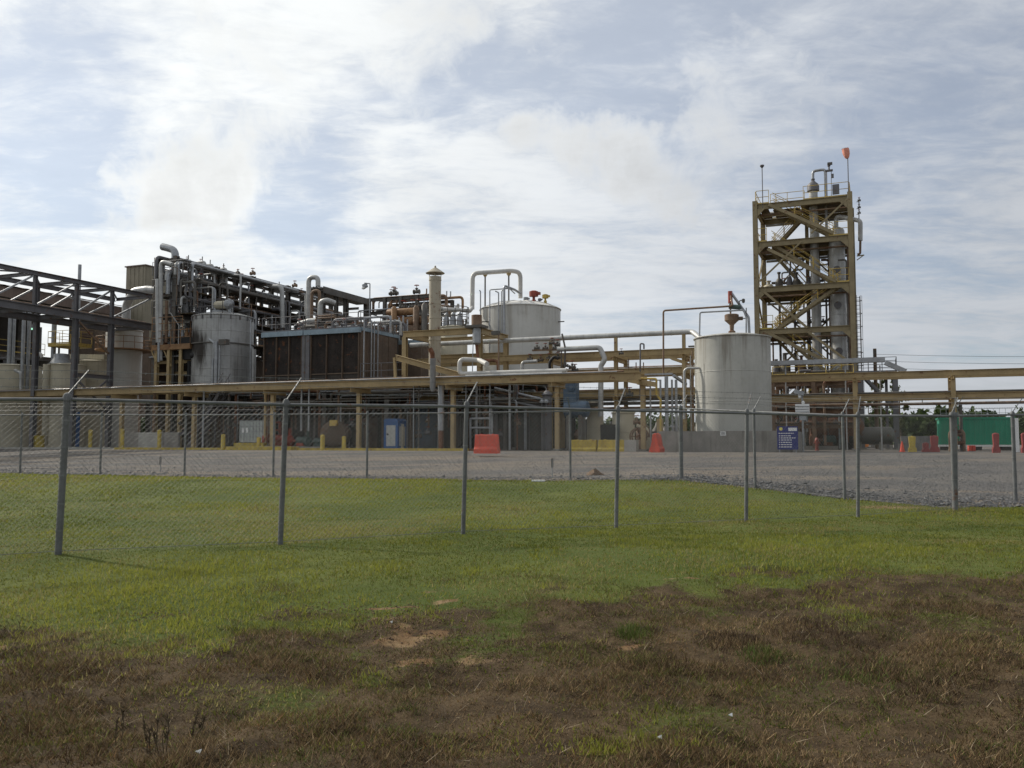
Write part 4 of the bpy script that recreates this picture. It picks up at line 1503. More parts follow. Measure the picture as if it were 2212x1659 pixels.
for k, (x, dv, r, m_, y0, y1) in enumerate([(1838, 1.0, .07, 'dark_steel', 560, 965), (1842, 1.8, .09, 'rust_pipe', 520, 965), (1800, 3.4, .10, 'rust_pipe', 560, 965), (1792, 3.9, .08, 'dark_steel', 640, 965),
                                            (1754, 4.1, .09, 'dark_steel', 640, 965), (1722, 4.0, .07, 'dark_steel', 620, 965), (1690, 4.2, .10, 'dark_steel', 610, 965), (1674, 3.5, .07, 'rust_pipe', 700, 965)]):
    u = U_(x, VT + dv)
    pipe(['dark riser pipe nearest the right tower leg', 'brown riser pipe behind the wider column, by the right tower leg', 'brown riser pipe left of the wider column', 'dark riser pipe between the two tower columns', 'dark riser pipe behind the slim column', 'thin dark riser pipe left of the slim column', 'thick dark riser pipe in the left half of the tower', 'thin brown riser pipe by the left tower leg'][k], [PL(u, VT + dv, 0.0), PL(u, VT + dv, H_(x, y0, VT + dv)), PL(u - .6, VT + dv, H_(x, y0, VT + dv))], r, m_, name='riser_pipe', group='risers inside the steel tower')
# equipment on the tower decks
for k, (x, li, R_, H_e, m_) in enumerate([(1667, 3, .42, .75, 'cream_tank'), (1690, 3, .3, 1.3, 'dark_steel'), (1713, 3, .22, 1.5, 'grey_steel'), (1728, 3, .32, 1.2, 'dark_steel'), (1756, 3, .36, .8, 'grey_steel'),
                                          (1700, 1, .4, 1.4, 'dark_steel'), (1735, 1, .35, 1.2, 'rust_pipe'), (1760, 1, .3, 1.5, 'dark_steel'), (1680, 1, .3, 1.0, 'grey_steel'),
                                          (1700, 0, .5, 1.5, 'rust_pipe'), (1740, 0, .5, 1.7, 'dark_steel'), (1790, 0, .4, 1.4, 'rust_pipe')]):
    v = VT + 2.6
    u = U_(x, v)
    e = thing('small_vessel', ['cream pot vessel on the mid deck of the tower', 'dark slim vessel on the mid deck of the tower', 'grey slim filter on the mid deck of the tower', 'dark vessel with a neck on the mid deck of the tower',
                               'squat grey pump vessel on the mid deck of the tower', 'dark drum on the lower tower deck', 'rusty drum on the lower tower deck', 'tall dark drum on the lower tower deck', 'small grey drum on the lower tower deck',
                               'rusty vessel on the lowest tower deck', 'dark vessel on the lowest tower deck', 'small rusty vessel on the lowest tower deck'][k], 'vessel', PL(u, v, lev[li] + .03))
    MB().lathe(PL(u, v, lev[li] + .03), [(R_ * 1.1, 0), (R_ * 1.1, .06), (R_, .08), (R_, H_e * .55), (R_ * .75, H_e * .72), (R_ * .3, H_e * .82)], 18).build('body', m_, e)
    MB().lathe(PL(u, v, lev[li] + .03 + H_e * .8), [(R_ * .3, 0), (R_ * .3, H_e * .3), (R_ * .5, H_e * .3), (R_ * .5, H_e * .4), (0, H_e * .42)], 12).build('neck', m_, e)
# flood lamps clamped under the decks
for k, (x, y) in enumerate([(1836, 450), (1836, 527), (1699, 570), (1716, 722)]):
    c = Q(x, y, VT + 0.5)
    l = thing('bulkhead_lamp', ['bulkhead lamp under the tower top deck by the right leg', 'bulkhead lamp under the second deck by the right tower leg', 'bulkhead lamp above the stair under the second deck', 'bulkhead lamp hung below the lower tower beam'][k], 'lamp', c)
    MB().lathe(c, [(0.02, .62), (.025, .3), (.06, .2), (.13, .16), (.13, .1), (.1, .1)], 12).build('cap', 'grey_steel', l)
    MB().lathe(c, [(0.0, -.06), (.07, -.03), (.1, .04), (.1, .1)], 12).build('globe', 'lamp_glass', l)
# wind sock
up = U_(1847, VT - .05)
ws = thing('wind_sock', 'faded red wind sock hanging on a pole above the tower', 'wind sock', PL(up, VT - .05, lev[5]))
ht = H_(1847, 338, VT)
MB().tube([PL(up, VT - .05, lev[5] - .3), PL(up, VT - .05, ht + .75)], 0.035, 8).build('pole', 'grey_steel', ws)
mb = MB()
cs = PL(up - .05, VT - .05, ht)
mb.lathe(cs, [(0.10, -.10), (0.17, 0.0), (0.24, 0.25), (0.27, 0.5), (0.265, 0.66), (0.25, 0.66), (0.22, 0.4), (0.14, 0.02)], 16, axis=(ZX * 0.98 - UX * 0.16 - VX * .05).normalized())
for i in range(len(mb.v)):
    mb.v[i] = mb.v[i] + UX * RNG.normal(0, .012) + VX * RNG.normal(0, .012)
mb.build('sock', 'sock', ws)
MB().tube(ring(cs + ZX * .66 - UX * .11, .27, 0, 16), 0.012, 5, cap=False).build('hoop', 'grey_steel', ws)
# lamp mast at the left, instrument mast at the right
ul = U_(1657.5, VT)
lm = thing('lamp_mast', 'thin mast with a small lamp head on the tower top corner', 'lamp', PL(ul, VT, lev[5]))
hl = H_(1657, 362, VT)
MB().tube([PL(ul, VT, lev[5] - .4), PL(ul, VT, hl)], 0.035, 8).build('mast', 'grey_steel', lm)
MB().lathe(PL(ul, VT, hl), [(.04, 0), (.17, .16), (.17, .24), (0, .26)], 12).build('lamp_head', 'grey_steel', lm)
ui = U_(1805, VT + 1)
im = thing('instrument_mast', 'twin rod mast with a camera head on the tower top', 'mast', PL(ui, VT + 1, lev[5]))
hi = H_(1805, 367, VT + 1)
MB().tube([PL(ui - .17, VT + 1, lev[5]), PL(ui - .17, VT + 1, hi)], 0.025, 6).build('rod', 'grey_steel', im)
MB().tube([PL(ui + .12, VT + 1, lev[5]), PL(ui + .17, VT + 1, hi)], 0.025, 6).build('rod', 'grey_steel', im)
MB().box(PL(ui, VT + 1, hi), UX * .28, VX * .12, ZX * .06).build('top_plate', 'grey_steel', im)
MB().lathe(PL(ui, VT + 1, hi + .06), [(.07, 0), (.06, .25), (.12, .3), (.13, .5), (.05, .6)], 10).build('camera_post', 'grey_steel', im)
MB().box(PL(ui + .08, VT + .9, hi + .52), UX * .18, VX * .09, ZX * .09).build('camera', 'dark_steel', im)
MB().box(PL(ui + .25, VT + 1, hi - .45), UX * .09, VX * .09, ZX * .15).build('junction_box', 'grey_steel', im)
MB().pbox(ui + .25, ui + .75, VT - .05, VT + .15, lev[5] + .2, lev[5] + .95).build('cabinet', 'grey_steel', im)
# caged ladder on the right
ux = U_(1859, VT + 1.5)
ld = thing('caged_ladder', 'dark caged ladder beside the right leg of the tower', 'ladder', PL(ux, VT + 1.5, 0))
hA = H_(1859, 640, VT + 1.5)
for s in (-.2, .2):
    MB().tube([PL(ux + s, VT + 1.5, 0), PL(ux + s, VT + 1.5, hA)], 0.03, 6).build('rail', 'dark_steel', ld)
for h in np.arange(.3, hA, .3):
    MB().tube([PL(ux - .2, VT + 1.5, h), PL(ux + .2, VT + 1.5, h)], .018, 5).build('rung', 'dark_steel', ld)
mb = MB()
for h in np.arange(2.4, hA, 1.0):
    mb.tube([PL(ux + .36 * math.cos(a), VT + 1.5 - .36 + .0 + .36 * math.sin(a), h) for a in np.linspace(-.3, math.pi * 2 - .3, 13)], .02, 5, cap=False)
for a in (math.pi, math.pi * 1.25, math.pi * 1.5, math.pi * 1.75, 0):
    mb.tube([PL(ux + .36 * math.cos(a), VT + 1.14 + .36 * math.sin(a), 2.4), PL(ux + .36 * math.cos(a), VT + 1.14 + .36 * math.sin(a), hA)], .016, 5)
mb.build('cage', 'dark_steel', ld)
MB().tube([Q(1855.5, 428, VT + 1.0), Q(1855.5, 474, VT + 1.0)], .04, 6).build('conduit', 'dark_steel', tw)
for k, y in enumerate((433, 448, 460)):
    valve(tw, Q(1856, y, VT + 1.0), 0.12)
    MB().bar(Q(1850, y + 3, VT + 1.0), Q(1856, y + 3, VT + 1.0), .04, .04).build('pipe_bracket', TS, tw)

# grey cable tray in front of the tower
ct = thing('cable_tray', 'grey sheet metal cable tray crossing in front of the tower and dipping at its end', 'cable tray', Q(1780, 786, 9.5))
for (a, b) in (((1640, 786), (1912, 783)), ((1912, 783), (1957, 803))):
    p, q = Q(a[0], a[1], 9.5), Q(b[0], b[1], 9.5)
    if a[0] == 1640:
        q.z = p.z
    MB().bar(p, q, 0.5, 0.28).build('tray', 'galv', ct)
for x in (1700, 1830, 1905):
    u = U_(x, 9.5)
    MB().tube([PL(u, 9.5, 0), PL(u, 9.5, H_(x, 789, 9.5))], .05, 6).build('leg', 'galv', ct)

# ------------------------------------------------------------------ grey platform right of the tower
VG = 20.0
gp_ = thing('platform', 'grey steel platform with guardrails standing right of the tower', 'platform', PL(U_(1900, VG), VG, 0))
ga, gb = U_(1862, VG), U_(1938, VG)
hd = H_(1938, 804, VG)
for u in (ga, gb):
    for v in (VG, VG + 3.0):
        col_(gp_, u, v, 0, hd - .3, .34, 'grey_steel')
for v in (VG, VG + 3.0):
    MB().ibeam(PL(ga, v, hd - .15), PL(gb, v, hd - .15), .2, .3).build('beam', 'grey_steel', gp_)
for u in (ga, gb):
    MB().ibeam(PL(u, VG + .12, hd - .15), PL(u, VG + 2.88, hd - .15), .2, .3).build('beam', 'grey_steel', gp_)
MB().pbox(ga, gb, VG, VG + 3, hd + .004, hd + .05).build('deck', 'grey_steel', gp_)
guardrail(gp_, [PL(ga - .4, VG, hd + .05), PL(gb + .1, VG, hd + .05), PL(gb + .1, VG + 3, hd + .05), PL(ga - .4, VG + 3, hd + .05)], 'grey_steel', step=1.0)
MB().bar(PL(ga + .3, VG, hd - .3), PL(gb, VG, hd - 2.6), .2, .2).build('brace', 'grey_steel', gp_)
MB().bar(PL(ga + .3, VG + 3, hd - .3), PL(gb, VG + 3, hd - 2.6), .2, .2).build('brace', 'grey_steel', gp_)
col_(gp_, U_(1918, VG + 1.5), VG + 1.5, 0, hd - .3, .2, 'grey_steel')

# utility pole and wires
ux, vx = U_(1895, 27), 27
po = thing('utility_pole', 'brown utility pole standing behind the grey platform', 'pole', PL(ux, vx, 0))
MB().tube([PL(ux, vx, -.2), PL(ux, vx, H_(1895, 753, 27))], [.17, .13], 12).build('shaft', 'wood', po)
hp = H_(1895, 765, 27)
MB().box(PL(ux, vx - .16, hp), UX * .1, VX * .06, ZX * .3).build('bracket', 'dark_steel', po)
far = PL(ux + 55, vx + 8, hp + 1.5)
for k in range(3):
    p, q = PL(ux, vx, hp - k * .55), far - ZX * k * .55
    pts = [p.lerp(q, f) - ZX * (1.2 * 4 * f * (1 - f)) for f in np.linspace(0, 1, 14)]
    MB().tube(pts, .012, 4).build('overhead_wire', 'black', po)

# ------------------------------------------------------------------ things on the gravel right of the tank
def at_ground(x, y):
    """a foot seen at (x, y) on the plant's level pad"""
    r = ray(x, y)
    return CAMP + r * (-EYE / r.z)


def barrier(label, p, d, L, H, wb, wt, mat, name='traffic_barrier', group=None, slots=0):
    """water filled barrier: tapered section, stepped foot, chamfered ends"""
    s = d.cross(ZX).normalized()
    t = thing(name, label, 'barrier', p, group)
    prof = [(-wb / 2, 0), (-wb / 2, H * .22), (-wb * .34, H * .36), (-wt / 2, H * .95), (-wt / 2 + .03, H), (wt / 2 - .03, H), (wt / 2, H * .95), (wb * .34, H * .36), (wb / 2, H * .22), (wb / 2, 0)]
    mb = MB()
    n = len(prof)
    secs = [(-L / 2, .97), (-L / 2 + .05, 1.0), (L / 2 - .05, 1.0), (L / 2, .97)]
    for (o, k) in secs:
        for (a, z) in prof:
            mb.v.append(p + d * (o * (1 - .06 * z / H)) + s * a * k + ZX * z * (1 if k == 1 else .985))
    for i in range(3):
        for j in range(n):
            k = (j + 1) % n
            mb.f.append((i * n + j, i * n + k, (i + 1) * n + k, (i + 1) * n + j))
    mb.f.append(tuple(reversed(range(n))))
    mb.f.append(tuple(3 * n + j for j in range(n)))
    body = mb.build('body', mat, t, smooth=False)
    for i in range(slots):
        c = p + d * (-L / 2 + L * (i + .5) / slots) - s * (wb * .30) + ZX * H * .62
        MB().box(c, d * .025, s * (wb * .05), ZX * H * .25).build('rib', mat, body)
    for k in (-.25, .25):
        MB().lathe(p + d * L * k + ZX * (H - .01), [(.06, 0), (.06, .04), (0, .045)], 10).build('filler_cap', mat, t)
    return t


p = at_ground(1052, 979.5)
barrier('bright red plastic traffic barrier at the end of the yellow kerb', p, (UX * .98 + VX * .12).normalized(), 1.2, 0.92, 0.55, 0.25, 'barrier_red', slots=5)
p = at_ground(1414.5, 978)
barrier('bright red tapered barrier seen end on beside the bund wall', p + VX * .5, VX, 1.2, 0.98, 0.56, 0.2, 'barrier_red')
for i, (x0, x1) in enumerate(((1233, 1291), (1292, 1352))):
    a, b = PL(U_(x0, -.7), -.7, 0), PL(U_(x1, -.7), -.7, 0)
    d = (b - a).normalized()
    barrier('yellow barrier block ' + ('nearest the front rack column' if i == 0 else 'next to the pale concrete block'), (a + b) / 2, d, (b - a).length * .97, 0.68, 0.55, 0.34, 'safety_yellow',
            group='yellow barrier blocks in a row', slots=9)
a = PL(U_(1364, -.7), -.7, 0)
MB().box(a + ZX * .34, UX * .34, VX * .3, ZX * .34).build('concrete_block', 'concrete_light', None, 'pale concrete block at the end of the yellow barriers', 'concrete block')

# blue notice board
vs = -1.9
a, b = PL(U_(1679, vs), vs, 0), PL(U_(1724, vs), vs, 0)
cu, ch0, ch1 = (uv(a)[0] + uv(b)[0]) / 2, H_(1700, 971, vs), H_(1700, 921, vs)
wid = (b - a).length / 2
sg = thing('notice_board', 'navy blue safety notice board with white lines of text by the bund', 'sign', PL(cu, vs, 0))
MB().pbox(cu - wid, cu + wid, vs - .02, vs + .02, ch0, ch1).build('board', 'sign_blue', sg)
for s in (-.8, .8):
    MB().pbox(cu + wid * s - .03, cu + wid * s + .03, vs + .021, vs + .08, 0, ch1 - .1).build('post', 'galv', sg)
Hs = ch1 - ch0
MB().pbox(cu + wid * .1, cu + wid * .92, vs - .026, vs - .0205, ch1 - Hs * .20, ch1 - Hs * .06).build('white_panel', 'sign_white', sg)
MB().lathe(PL(cu - wid * .62, vs - .021, ch1 - Hs * .11), [(.085, 0), (.085, .005)], 14, axis=-VX).build('logo_disc', 'sign_yellow', sg)
rnd = random.Random(3)
rows = [(.30, .9, 0), (.41, .55, .16), (.50, .86, .16), (.59, .62, .16), (.69, .60, .16), (.79, .68, .16), (.89, .55, .16)]
for (fy, fw, ind) in rows:
    x = -0.84 + ind * 1.3
    zc = ch1 - Hs * fy
    if ind:
        MB().pbox(cu + wid * -.82, cu + wid * -.72, vs - .025, vs - .0205, zc - .02, zc + .02).build('text_bullet', 'sign_white', sg)
    while x < -0.84 + ind + fw * 1.7 * .98:
        w = rnd.uniform(.10, .26)
        MB().pbox(cu + wid * x, cu + wid * min(x + w, .9), vs - .025, vs - .0205, zc - .022, zc + .022).build('text_word', 'sign_white', sg)
        x += w + .06

# white monitor box on a post
vb = 1.5
ub_ = U_(1735, vb)
mo = thing('monitor_post', 'white louvred instrument box with lamp heads on a post', 'instrument', PL(ub_, vb, 0))
MB().tube([PL(ub_, vb, 0), PL(ub_, vb, H_(1735, 845, vb))], .05, 8).build('post', 'galv', mo)
bx = MB().pbox(ub_ - .36, ub_ + .36, vb - .2, vb + .2, H_(1735, 893, vb), H_(1735, 873, vb)).build('box', 'sign_white', mo)
for i in range(3):
    z = H_(1735, 890 - i * 6, vb)
    MB().pbox(ub_ - .35, ub_ + .35, vb - .235, vb - .202, z - .02, z + .02).build('louvre', 'galv', bx)
MB().box(PL(ub_ - .15, vb - .1, H_(1735, 848, vb)), (UX * .26 + ZX * -.08), VX * .12, (ZX * .1 + UX * .03)).build('lamp_head', 'galv', mo)
MB().lathe(PL(ub_ - .12, vb - .1, H_(1735, 860, vb)), [(.05, 0), (.09, .04), (.09, .2), (.05, .24)], 12).build('lamp_globe', 'sign_white', mo)
MB().lathe(PL(ub_ + .05, vb - .1, H_(1735, 873, vb)), [(.07, 0), (.09, .1), (.05, .17), (0, .2)], 12).build('lamp_globe', 'sign_white', mo)
MB().pbox(ub_ - .16, ub_ + .2, vb - .15, vb + .1, H_(1735, 908, vb), H_(1735, 896, vb)).build('junction_box', 'galv', mo)
a = at_ground(1720, 990)

# machinery clutter under the right rack
def pump(label, p, d, s=1.0, mat='red_paint', name='pump_skid', group=None, motor='motor_green'):
    w = d.cross(ZX).normalized()
    t = thing(name, label, 'pump', p, group)
    MB().box(p + ZX * .12 * s, d * .9 * s, w * .36 * s, ZX * .12 * s).build('baseplate', 'concrete', t)
    m = MB().lathe(p + d * .1 * s + ZX * .58 * s, [(.1 * s, 0), (.26 * s, .02 * s), (.26 * s, .62 * s), (.2 * s, .7 * s), (.0, .72 * s)], 18, axis=d).build('motor', motor, t)
    for k in range(6):
        a = k * math.pi / 3
        MB().box(p + d * .42 * s + ZX * (.58 + .275 * math.sin(a)) * s + w * .275 * s * math.cos(a), d * .26 * s, (w * math.sin(a) - ZX * math.cos(a)) * .012 * s, (w * math.cos(a) + ZX * math.sin(a)) * .03 * s).build('fin', motor, m)
    MB().lathe(p - d * .62 * s + ZX * .58 * s, [(.18 * s, 0), (.34 * s, .04 * s), (.36 * s, .2 * s), (.2 * s, .28 * s), (.08 * s, .34 * s), (.08 * s, .74 * s)], 18, axis=d).build('casing', mat, t)
    MB().tube([p - d * .5 * s + ZX * .7 * s, p - d * .5 * s + ZX * 1.35 * s], .1 * s, 10).build('discharge', mat, t)
    MB().box(p + ZX * .36 * s + d * .4 * s, d * .25 * s, w * .22 * s, ZX * .1 * s).build('foot', mat, t)
    MB().box(p + ZX * .36 * s - d * .5 * s, d * .12 * s, w * .18 * s, ZX * .12 * s).build('foot', mat, t)
    return t


pump('dark red pump skid right of the notice board', at_ground(1770, 973) + VX * 2, UX, 1.2, 'rust')
pump('dark pump skid left of the grey platform leg', at_ground(1815, 971) + VX * 3, UX, 1.3, 'dark_steel', motor='rust')
pump('grey pump skid under the grey platform', at_ground(1900, 969) + VX * 3, UX, 1.2, 'dark_steel', motor='grey_steel')
def hvessel(label, p, d, L, R, mat, saddles=True, name='horizontal_vessel', cat='vessel'):
    """p is the centre of the axis"""
    t = thing(name, label, cat, Vector((p.x, p.y, 0)))
    a = p - d * L / 2
    MB().lathe(a, [(0, -R * .5), (R * .55, -R * .4), (R * .88, -R * .2), (R, 0), (R, L), (R * .88, L + R * .2), (R * .55, L + R * .4), (0, L + R * .5)], 28, axis=d).build('shell', mat, t)
    for k in (.25, .75):
        c = a + d * L * k
        MB().lathe(c, [(R + .001, -.03), (R + .014, -.02), (R + .014, .02), (R + .001, .03)], 28, axis=d).build('seam_band', mat, t)
        if saddles and c.z - R > 0.05:
            MB().box(Vector((c.x, c.y, (c.z - R * .6) / 2)), d * .1, d.cross(ZX).normalized() * R * .7, ZX * (c.z - R * .6) / 2).build('saddle', 'concrete', t)
    return t


hvessel('rusty horizontal vessel low behind the right rack', PL(U_(1790, 17), 17, 1.5), UX, 4.0, .8, 'rust')
hvessel('dark horizontal vessel low between tower and platform', PL(U_(1880, 17), 17, 1.0), UX, 2.6, .6, 'dark_steel')
# dark process deck below the tower between the racks
pr = thing('pipe_gantry', 'dark rust brown pipe frame low in front of the tower', 'pipe frame', PL(U_(1760, 14), 14, 0))
for x in (1672, 1760, 1848):
    col_(pr, U_(x, 14), 14, 0, 4.6, .26, 'rust_pipe')
    col_(pr, U_(x, 14), 17, 0, 4.6, .26, 'rust_pipe')
for h in (1.6, 2.6, 3.2, 4.5):
    for v in (14, 17):
        MB().ibeam(PL(U_(1672, 14), v, h), PL(U_(1848, 14), v, h), .18, .26).build('beam', 'rust_pipe', pr)
for k in range(9):
    v = 14.3 + k * .32
    h = [1.75, 2.75, 3.35, 4.65][k % 4]
    MB().tube([PL(U_(1650, 14), v, h + .12), PL(U_(1860, 14), v, h + .12)], .08 + .03 * (k % 3), 10).build('pipe', ['rust_pipe', 'dark_steel', 'rust'][k % 3], pr)
rnd = random.Random(55)
for k in range(26):                                       # drops, loops and posts low in front of the tower
    u = U_(rnd.uniform(1668, 1850), 14)
    v = rnd.uniform(13.6, 17.5)
    h0, h1_ = rnd.uniform(0, 1.5), rnd.uniform(2.4, 5.6)
    r = rnd.choice([.04, .06, .09])
    MB().tube(fillet([PL(u, v, h0), PL(u, v, h1_), PL(u + rnd.choice([-1.2, .9, 1.6]), v, h1_)], r * 3), r, 7).build('pipe', rnd.choice(['dark_steel', 'rust_pipe', 'galv', 'rust', 'grey_steel']), pr)
guardrail(pr, [PL(U_(1672, 14), 13.9, 4.65), PL(U_(1848, 14), 13.9, 4.65)], 'handrail_yellow')
for k in range(8):
    x = 1680 + k * 21
    valve(pr, PL(U_(x, 14), 14.2, 1.85 + (k % 2) * 1.0), .16)
MB().pbox(U_(1660, 19), U_(1850, 19), 18.9, 19.0, 0, 2.4).build('wind_wall', 'dark_wall', pr)

# green roll off tank and its neighbours
g0, g1 = at_ground(2028, 972), at_ground(2192, 972)
vg = 14.0
ua, ub2 = U_(2030, vg), U_(2192, vg)
hg0, hg1 = H_(2100, 964, vg), H_(2100, 905, vg)
gt = thing('frac_tank', 'bright green steel storage tank on a low white base', 'tank', PL((ua + ub2) / 2, vg, 0))
MB().pbox(ua, ub2, vg, vg + 2.4, hg0 + .1, hg1).build('body', 'green_tank', gt)
MB().pbox(ua - .08, ub2 + .08, vg - .08, vg + 2.48, hg1 + .002, hg1 + .10).build('top_rim', 'green_tank', gt)
MB().pbox(ua - .12, ua + .12, vg - .14, vg - .01, hg0 + .1, hg1 - .3).build('rib', 'green_tank', gt)
for f in np.linspace(.08, .97, 14):
    u = ua + (ub2 - ua) * f
    MB().pbox(u - .05, u + .05, vg - .05, vg - .002, hg0 + .12, hg1 - .05).build('rib', 'green_tank', gt)
MB().pbox(ua - .3, ub2 + .2, vg - .2, vg + 2.6, hg0 - .02, hg0 + .09).build('base_rail', 'sign_white', gt)
for f in (.1, .5, .9):
    u = ua + (ub2 - ua) * f
    MB().pbox(u - .3, u + .3, vg + .1, vg + 2.2, 0, hg0 - .022).build('skid', 'dark_steel', gt)
guardrail(gt, [PL(ua + .1, vg + .1, hg1 + .1), PL(ub2 - .1, vg + .1, hg1 + .1)], 'galv', h=.55, step=.35, r=.012, toe=False)
a = at_ground(2196, 977)
MB().box(Vector((a.x, a.y, .9)), UX * .13, VX * .13, ZX * .95).build('white_marker_post', 'sign_white', None, 'square white post right of the green tank', 'post')


def drum(label, p, R, H, mat, name='steel_drum', group=None):
    t = thing(name, label, 'drum', p, group)
    MB().lathe(p, [(R, 0), (R, H * .32), (R * 1.04, H * .34), (R, H * .36), (R, H * .64), (R * 1.04, H * .66), (R, H * .68), (R, H), (R * .95, H + .0)], 20).build('shell', mat, t)
    MB().lathe(p + ZX * (H - .02), [(R * .97, 0), (R * .97, .03), (0, .03)], 20).build('lid', mat, t)
    return t


p = at_ground(1971, 977)
barrier('dirty yellow barrier standing on end by the grey block wall', p, VX, .6, .85, .42, .36, 'safety_yellow')
p = at_ground(2019, 977)
barrier('worn dark red barrier beside the grey block wall', p, VX, .6, .88, .48, .40, 'barrier_dark_red')
p = at_ground(2000, 977)
barrier('low dark red barrier between the two upright barriers', p, VX, .6, .5, .4, .3, 'barrier_dark_red')
p = at_ground(2152, 979)
barrier('tall dark red barrier in front of the green tank', p, VX, .5, .98, .34, .28, 'barrier_dark_red')
p = at_ground(2214, 979)
barrier('dark red barrier past the white post', p, VX, .5, .98, .3, .26, 'barrier_dark_red')
for (x, lab) in ((2095, 'red drum left of its twin before the green tank'), (2103, 'red drum right of its twin before the green tank')):
    drum(lab, at_ground(x, 975), .12, .34, 'barrier_red', group='small red drums')
p = at_ground(1949, 977)
co_ = thing('traffic_cone', 'orange traffic cone at the end of the grey block wall', 'cone', p)
MB().pbox(*[uv(p)[0] - .16, uv(p)[0] + .16, uv(p)[1] - .16, uv(p)[1] + .16, 0.0, .04]).build('base', 'barrier_red', co_)
MB().lathe(p + ZX * .04, [(.13, 0), (.03, .55), (.0, .56)], 16).build('cone', 'barrier_red', co_)
# grey block wall
wl = thing('block_wall', 'low wall of grey concrete blocks behind the upright barriers', 'wall', PL(U_(1975, 9), 9, 0))
w0, w1 = U_(1940, 9), U_(2012, 9)
nb = 5
for r_ in range(2):
    for k in range(nb):
        a_ = w0 + (w1 - w0) * k / nb + .01 + (.15 if r_ else 0)
        MB().pbox(a_, a_ + (w1 - w0) / nb - .02, 9 + .01 * (k % 2), 9.6, r_ * .46 + .0, r_ * .46 + .45).build('block', 'block_grey', wl)
# rusty valve tree on the column beside the barrier
vt_ = thing('valve_tree', 'rusty valve manifold standing at the rack column before the green tank', 'valves', at_ground(2068, 976))
p = WLOC[vt_.name]
for s in (-.35, .35):
    MB().tube(fillet([p + UX * s, p + UX * s + ZX * 1.05, p + UX * s * .6 + ZX * 1.25], .1), .09, 8).build('riser', 'rust_pipe', vt_)
MB().tube([p - UX * .4 + ZX * .5, p + UX * .4 + ZX * .5], .1, 8).build('header', 'rust', vt_)
MB().tube([p - UX * .4 + ZX * 1.0, p + UX * .4 + ZX * 1.0], .08, 8).build('header', 'rust_pipe', vt_)
valve(vt_, p + ZX * .5, .2, 'rust')
valve(vt_, p + ZX * 1.15, .18, 'rust')
p = at_ground(1765, 974)
hy = thing('hydrant', 'red hydrant post right of the notice board', 'hydrant', p)
MB().lathe(p, [(.12, 0), (.12, .1), (.09, .12), (.09, .55), (.13, .58), (.13, .66), (.08, .78), (.03, .84)], 14).build('body', 'red_paint', hy)
for s in (-1, 1):
    MB().lathe(p + ZX * .5, [(.05, 0), (.05, .16), (.065, .16), (.065, .2), (0, .2)], 10, axis=UX * s).build('outlet', 'red_paint', hy)
a = at_ground(1845, 973)
p = at_ground(1870, 969)
fl = thing('orange_float', 'bright orange valve actuator low under the grey platform', 'actuator', p + VX * .5)
MB().lathe(p + VX * .5 + ZX * .12, [(.1, 0), (.22, .05), (.26, .2), (.2, .38), (.06, .42)], 14).build('housing', 'orange_paint' if 'orange_paint' in MAT else 'barrier_red', fl)
MB().tube([p + VX * .5 + ZX * .2 - UX * .5, p + VX * .5 + ZX * .2 + UX * .4], .05, 8).build('line', 'paper', fl)
# ------------------------------------------------------------------ pipe bridge at the left
UN, UFAR = U_(155, 0.0), U_(155, 0.0) - 4.2
vp = [-18.0, -14.4, -10.8, -7.2, -3.6, 0.0, 3.4, 7.6]
HC, HM = 13.05, 10.55
br = thing('pipe_bridge', 'dark grey steel truss bridge carrying pipes in from the left', 'truss bridge', PL(UN, 0, 0))
G = 'grey_steel'
for u in (UN, UFAR):
    for a, b in zip(vp[:-1], vp[1:]):
        MB().ibeam(PL(u, a + .003, HC - .17), PL(u, b - .003, HC - .17), .26, .34).build('top_chord', G, br)
        MB().ibeam(PL(u, a + .003, HM - .28), PL(u, b - .003, HM - .28), .3, .56).build('bottom_chord', 'grey_rusty' if 'grey_rusty' in MAT else G, br)
        MB().bar(PL(u, a + .12, HM + .02), PL(u, b - .15, HC - .36), .12, .12).build('diagonal', 'galv', br)  # paler finish stands in for sunlight on the diagonals' upper faces
    for v in vp[:-1]:
        MB().ibeam(PL(u, v, HM + .01), PL(u, v, HC - .35), .24, .24, up=VX).build('vertical', G, br)
for i, v in enumerate(vp):
    MB().ibeam(PL(UFAR + .14, v, HC - .16), PL(UN - .14, v, HC - .16), .18, .26).build('cross_beam', G, br)
    MB().ibeam(PL(UFAR + .16, v, HM - .25), PL(UN - .16, v, HM - .25), .2, .36).build('cross_beam', G, br)
for k, (a, b) in enumerate(zip(vp[:-1], vp[1:])):
    MB().bar(PL(UFAR + .2, a if k % 2 else b, HC - .1), PL(UN - .2, b if k % 2 else a, HC - .1), .1, .1).build('diagonal', G, br)
for v in (0.0, 3.4, -18):
    for u in (UN, UFAR):
        if u == UFAR and v == 3.4:
            continue
        col_(br, u, v, 0, HM - .57, .36, G)
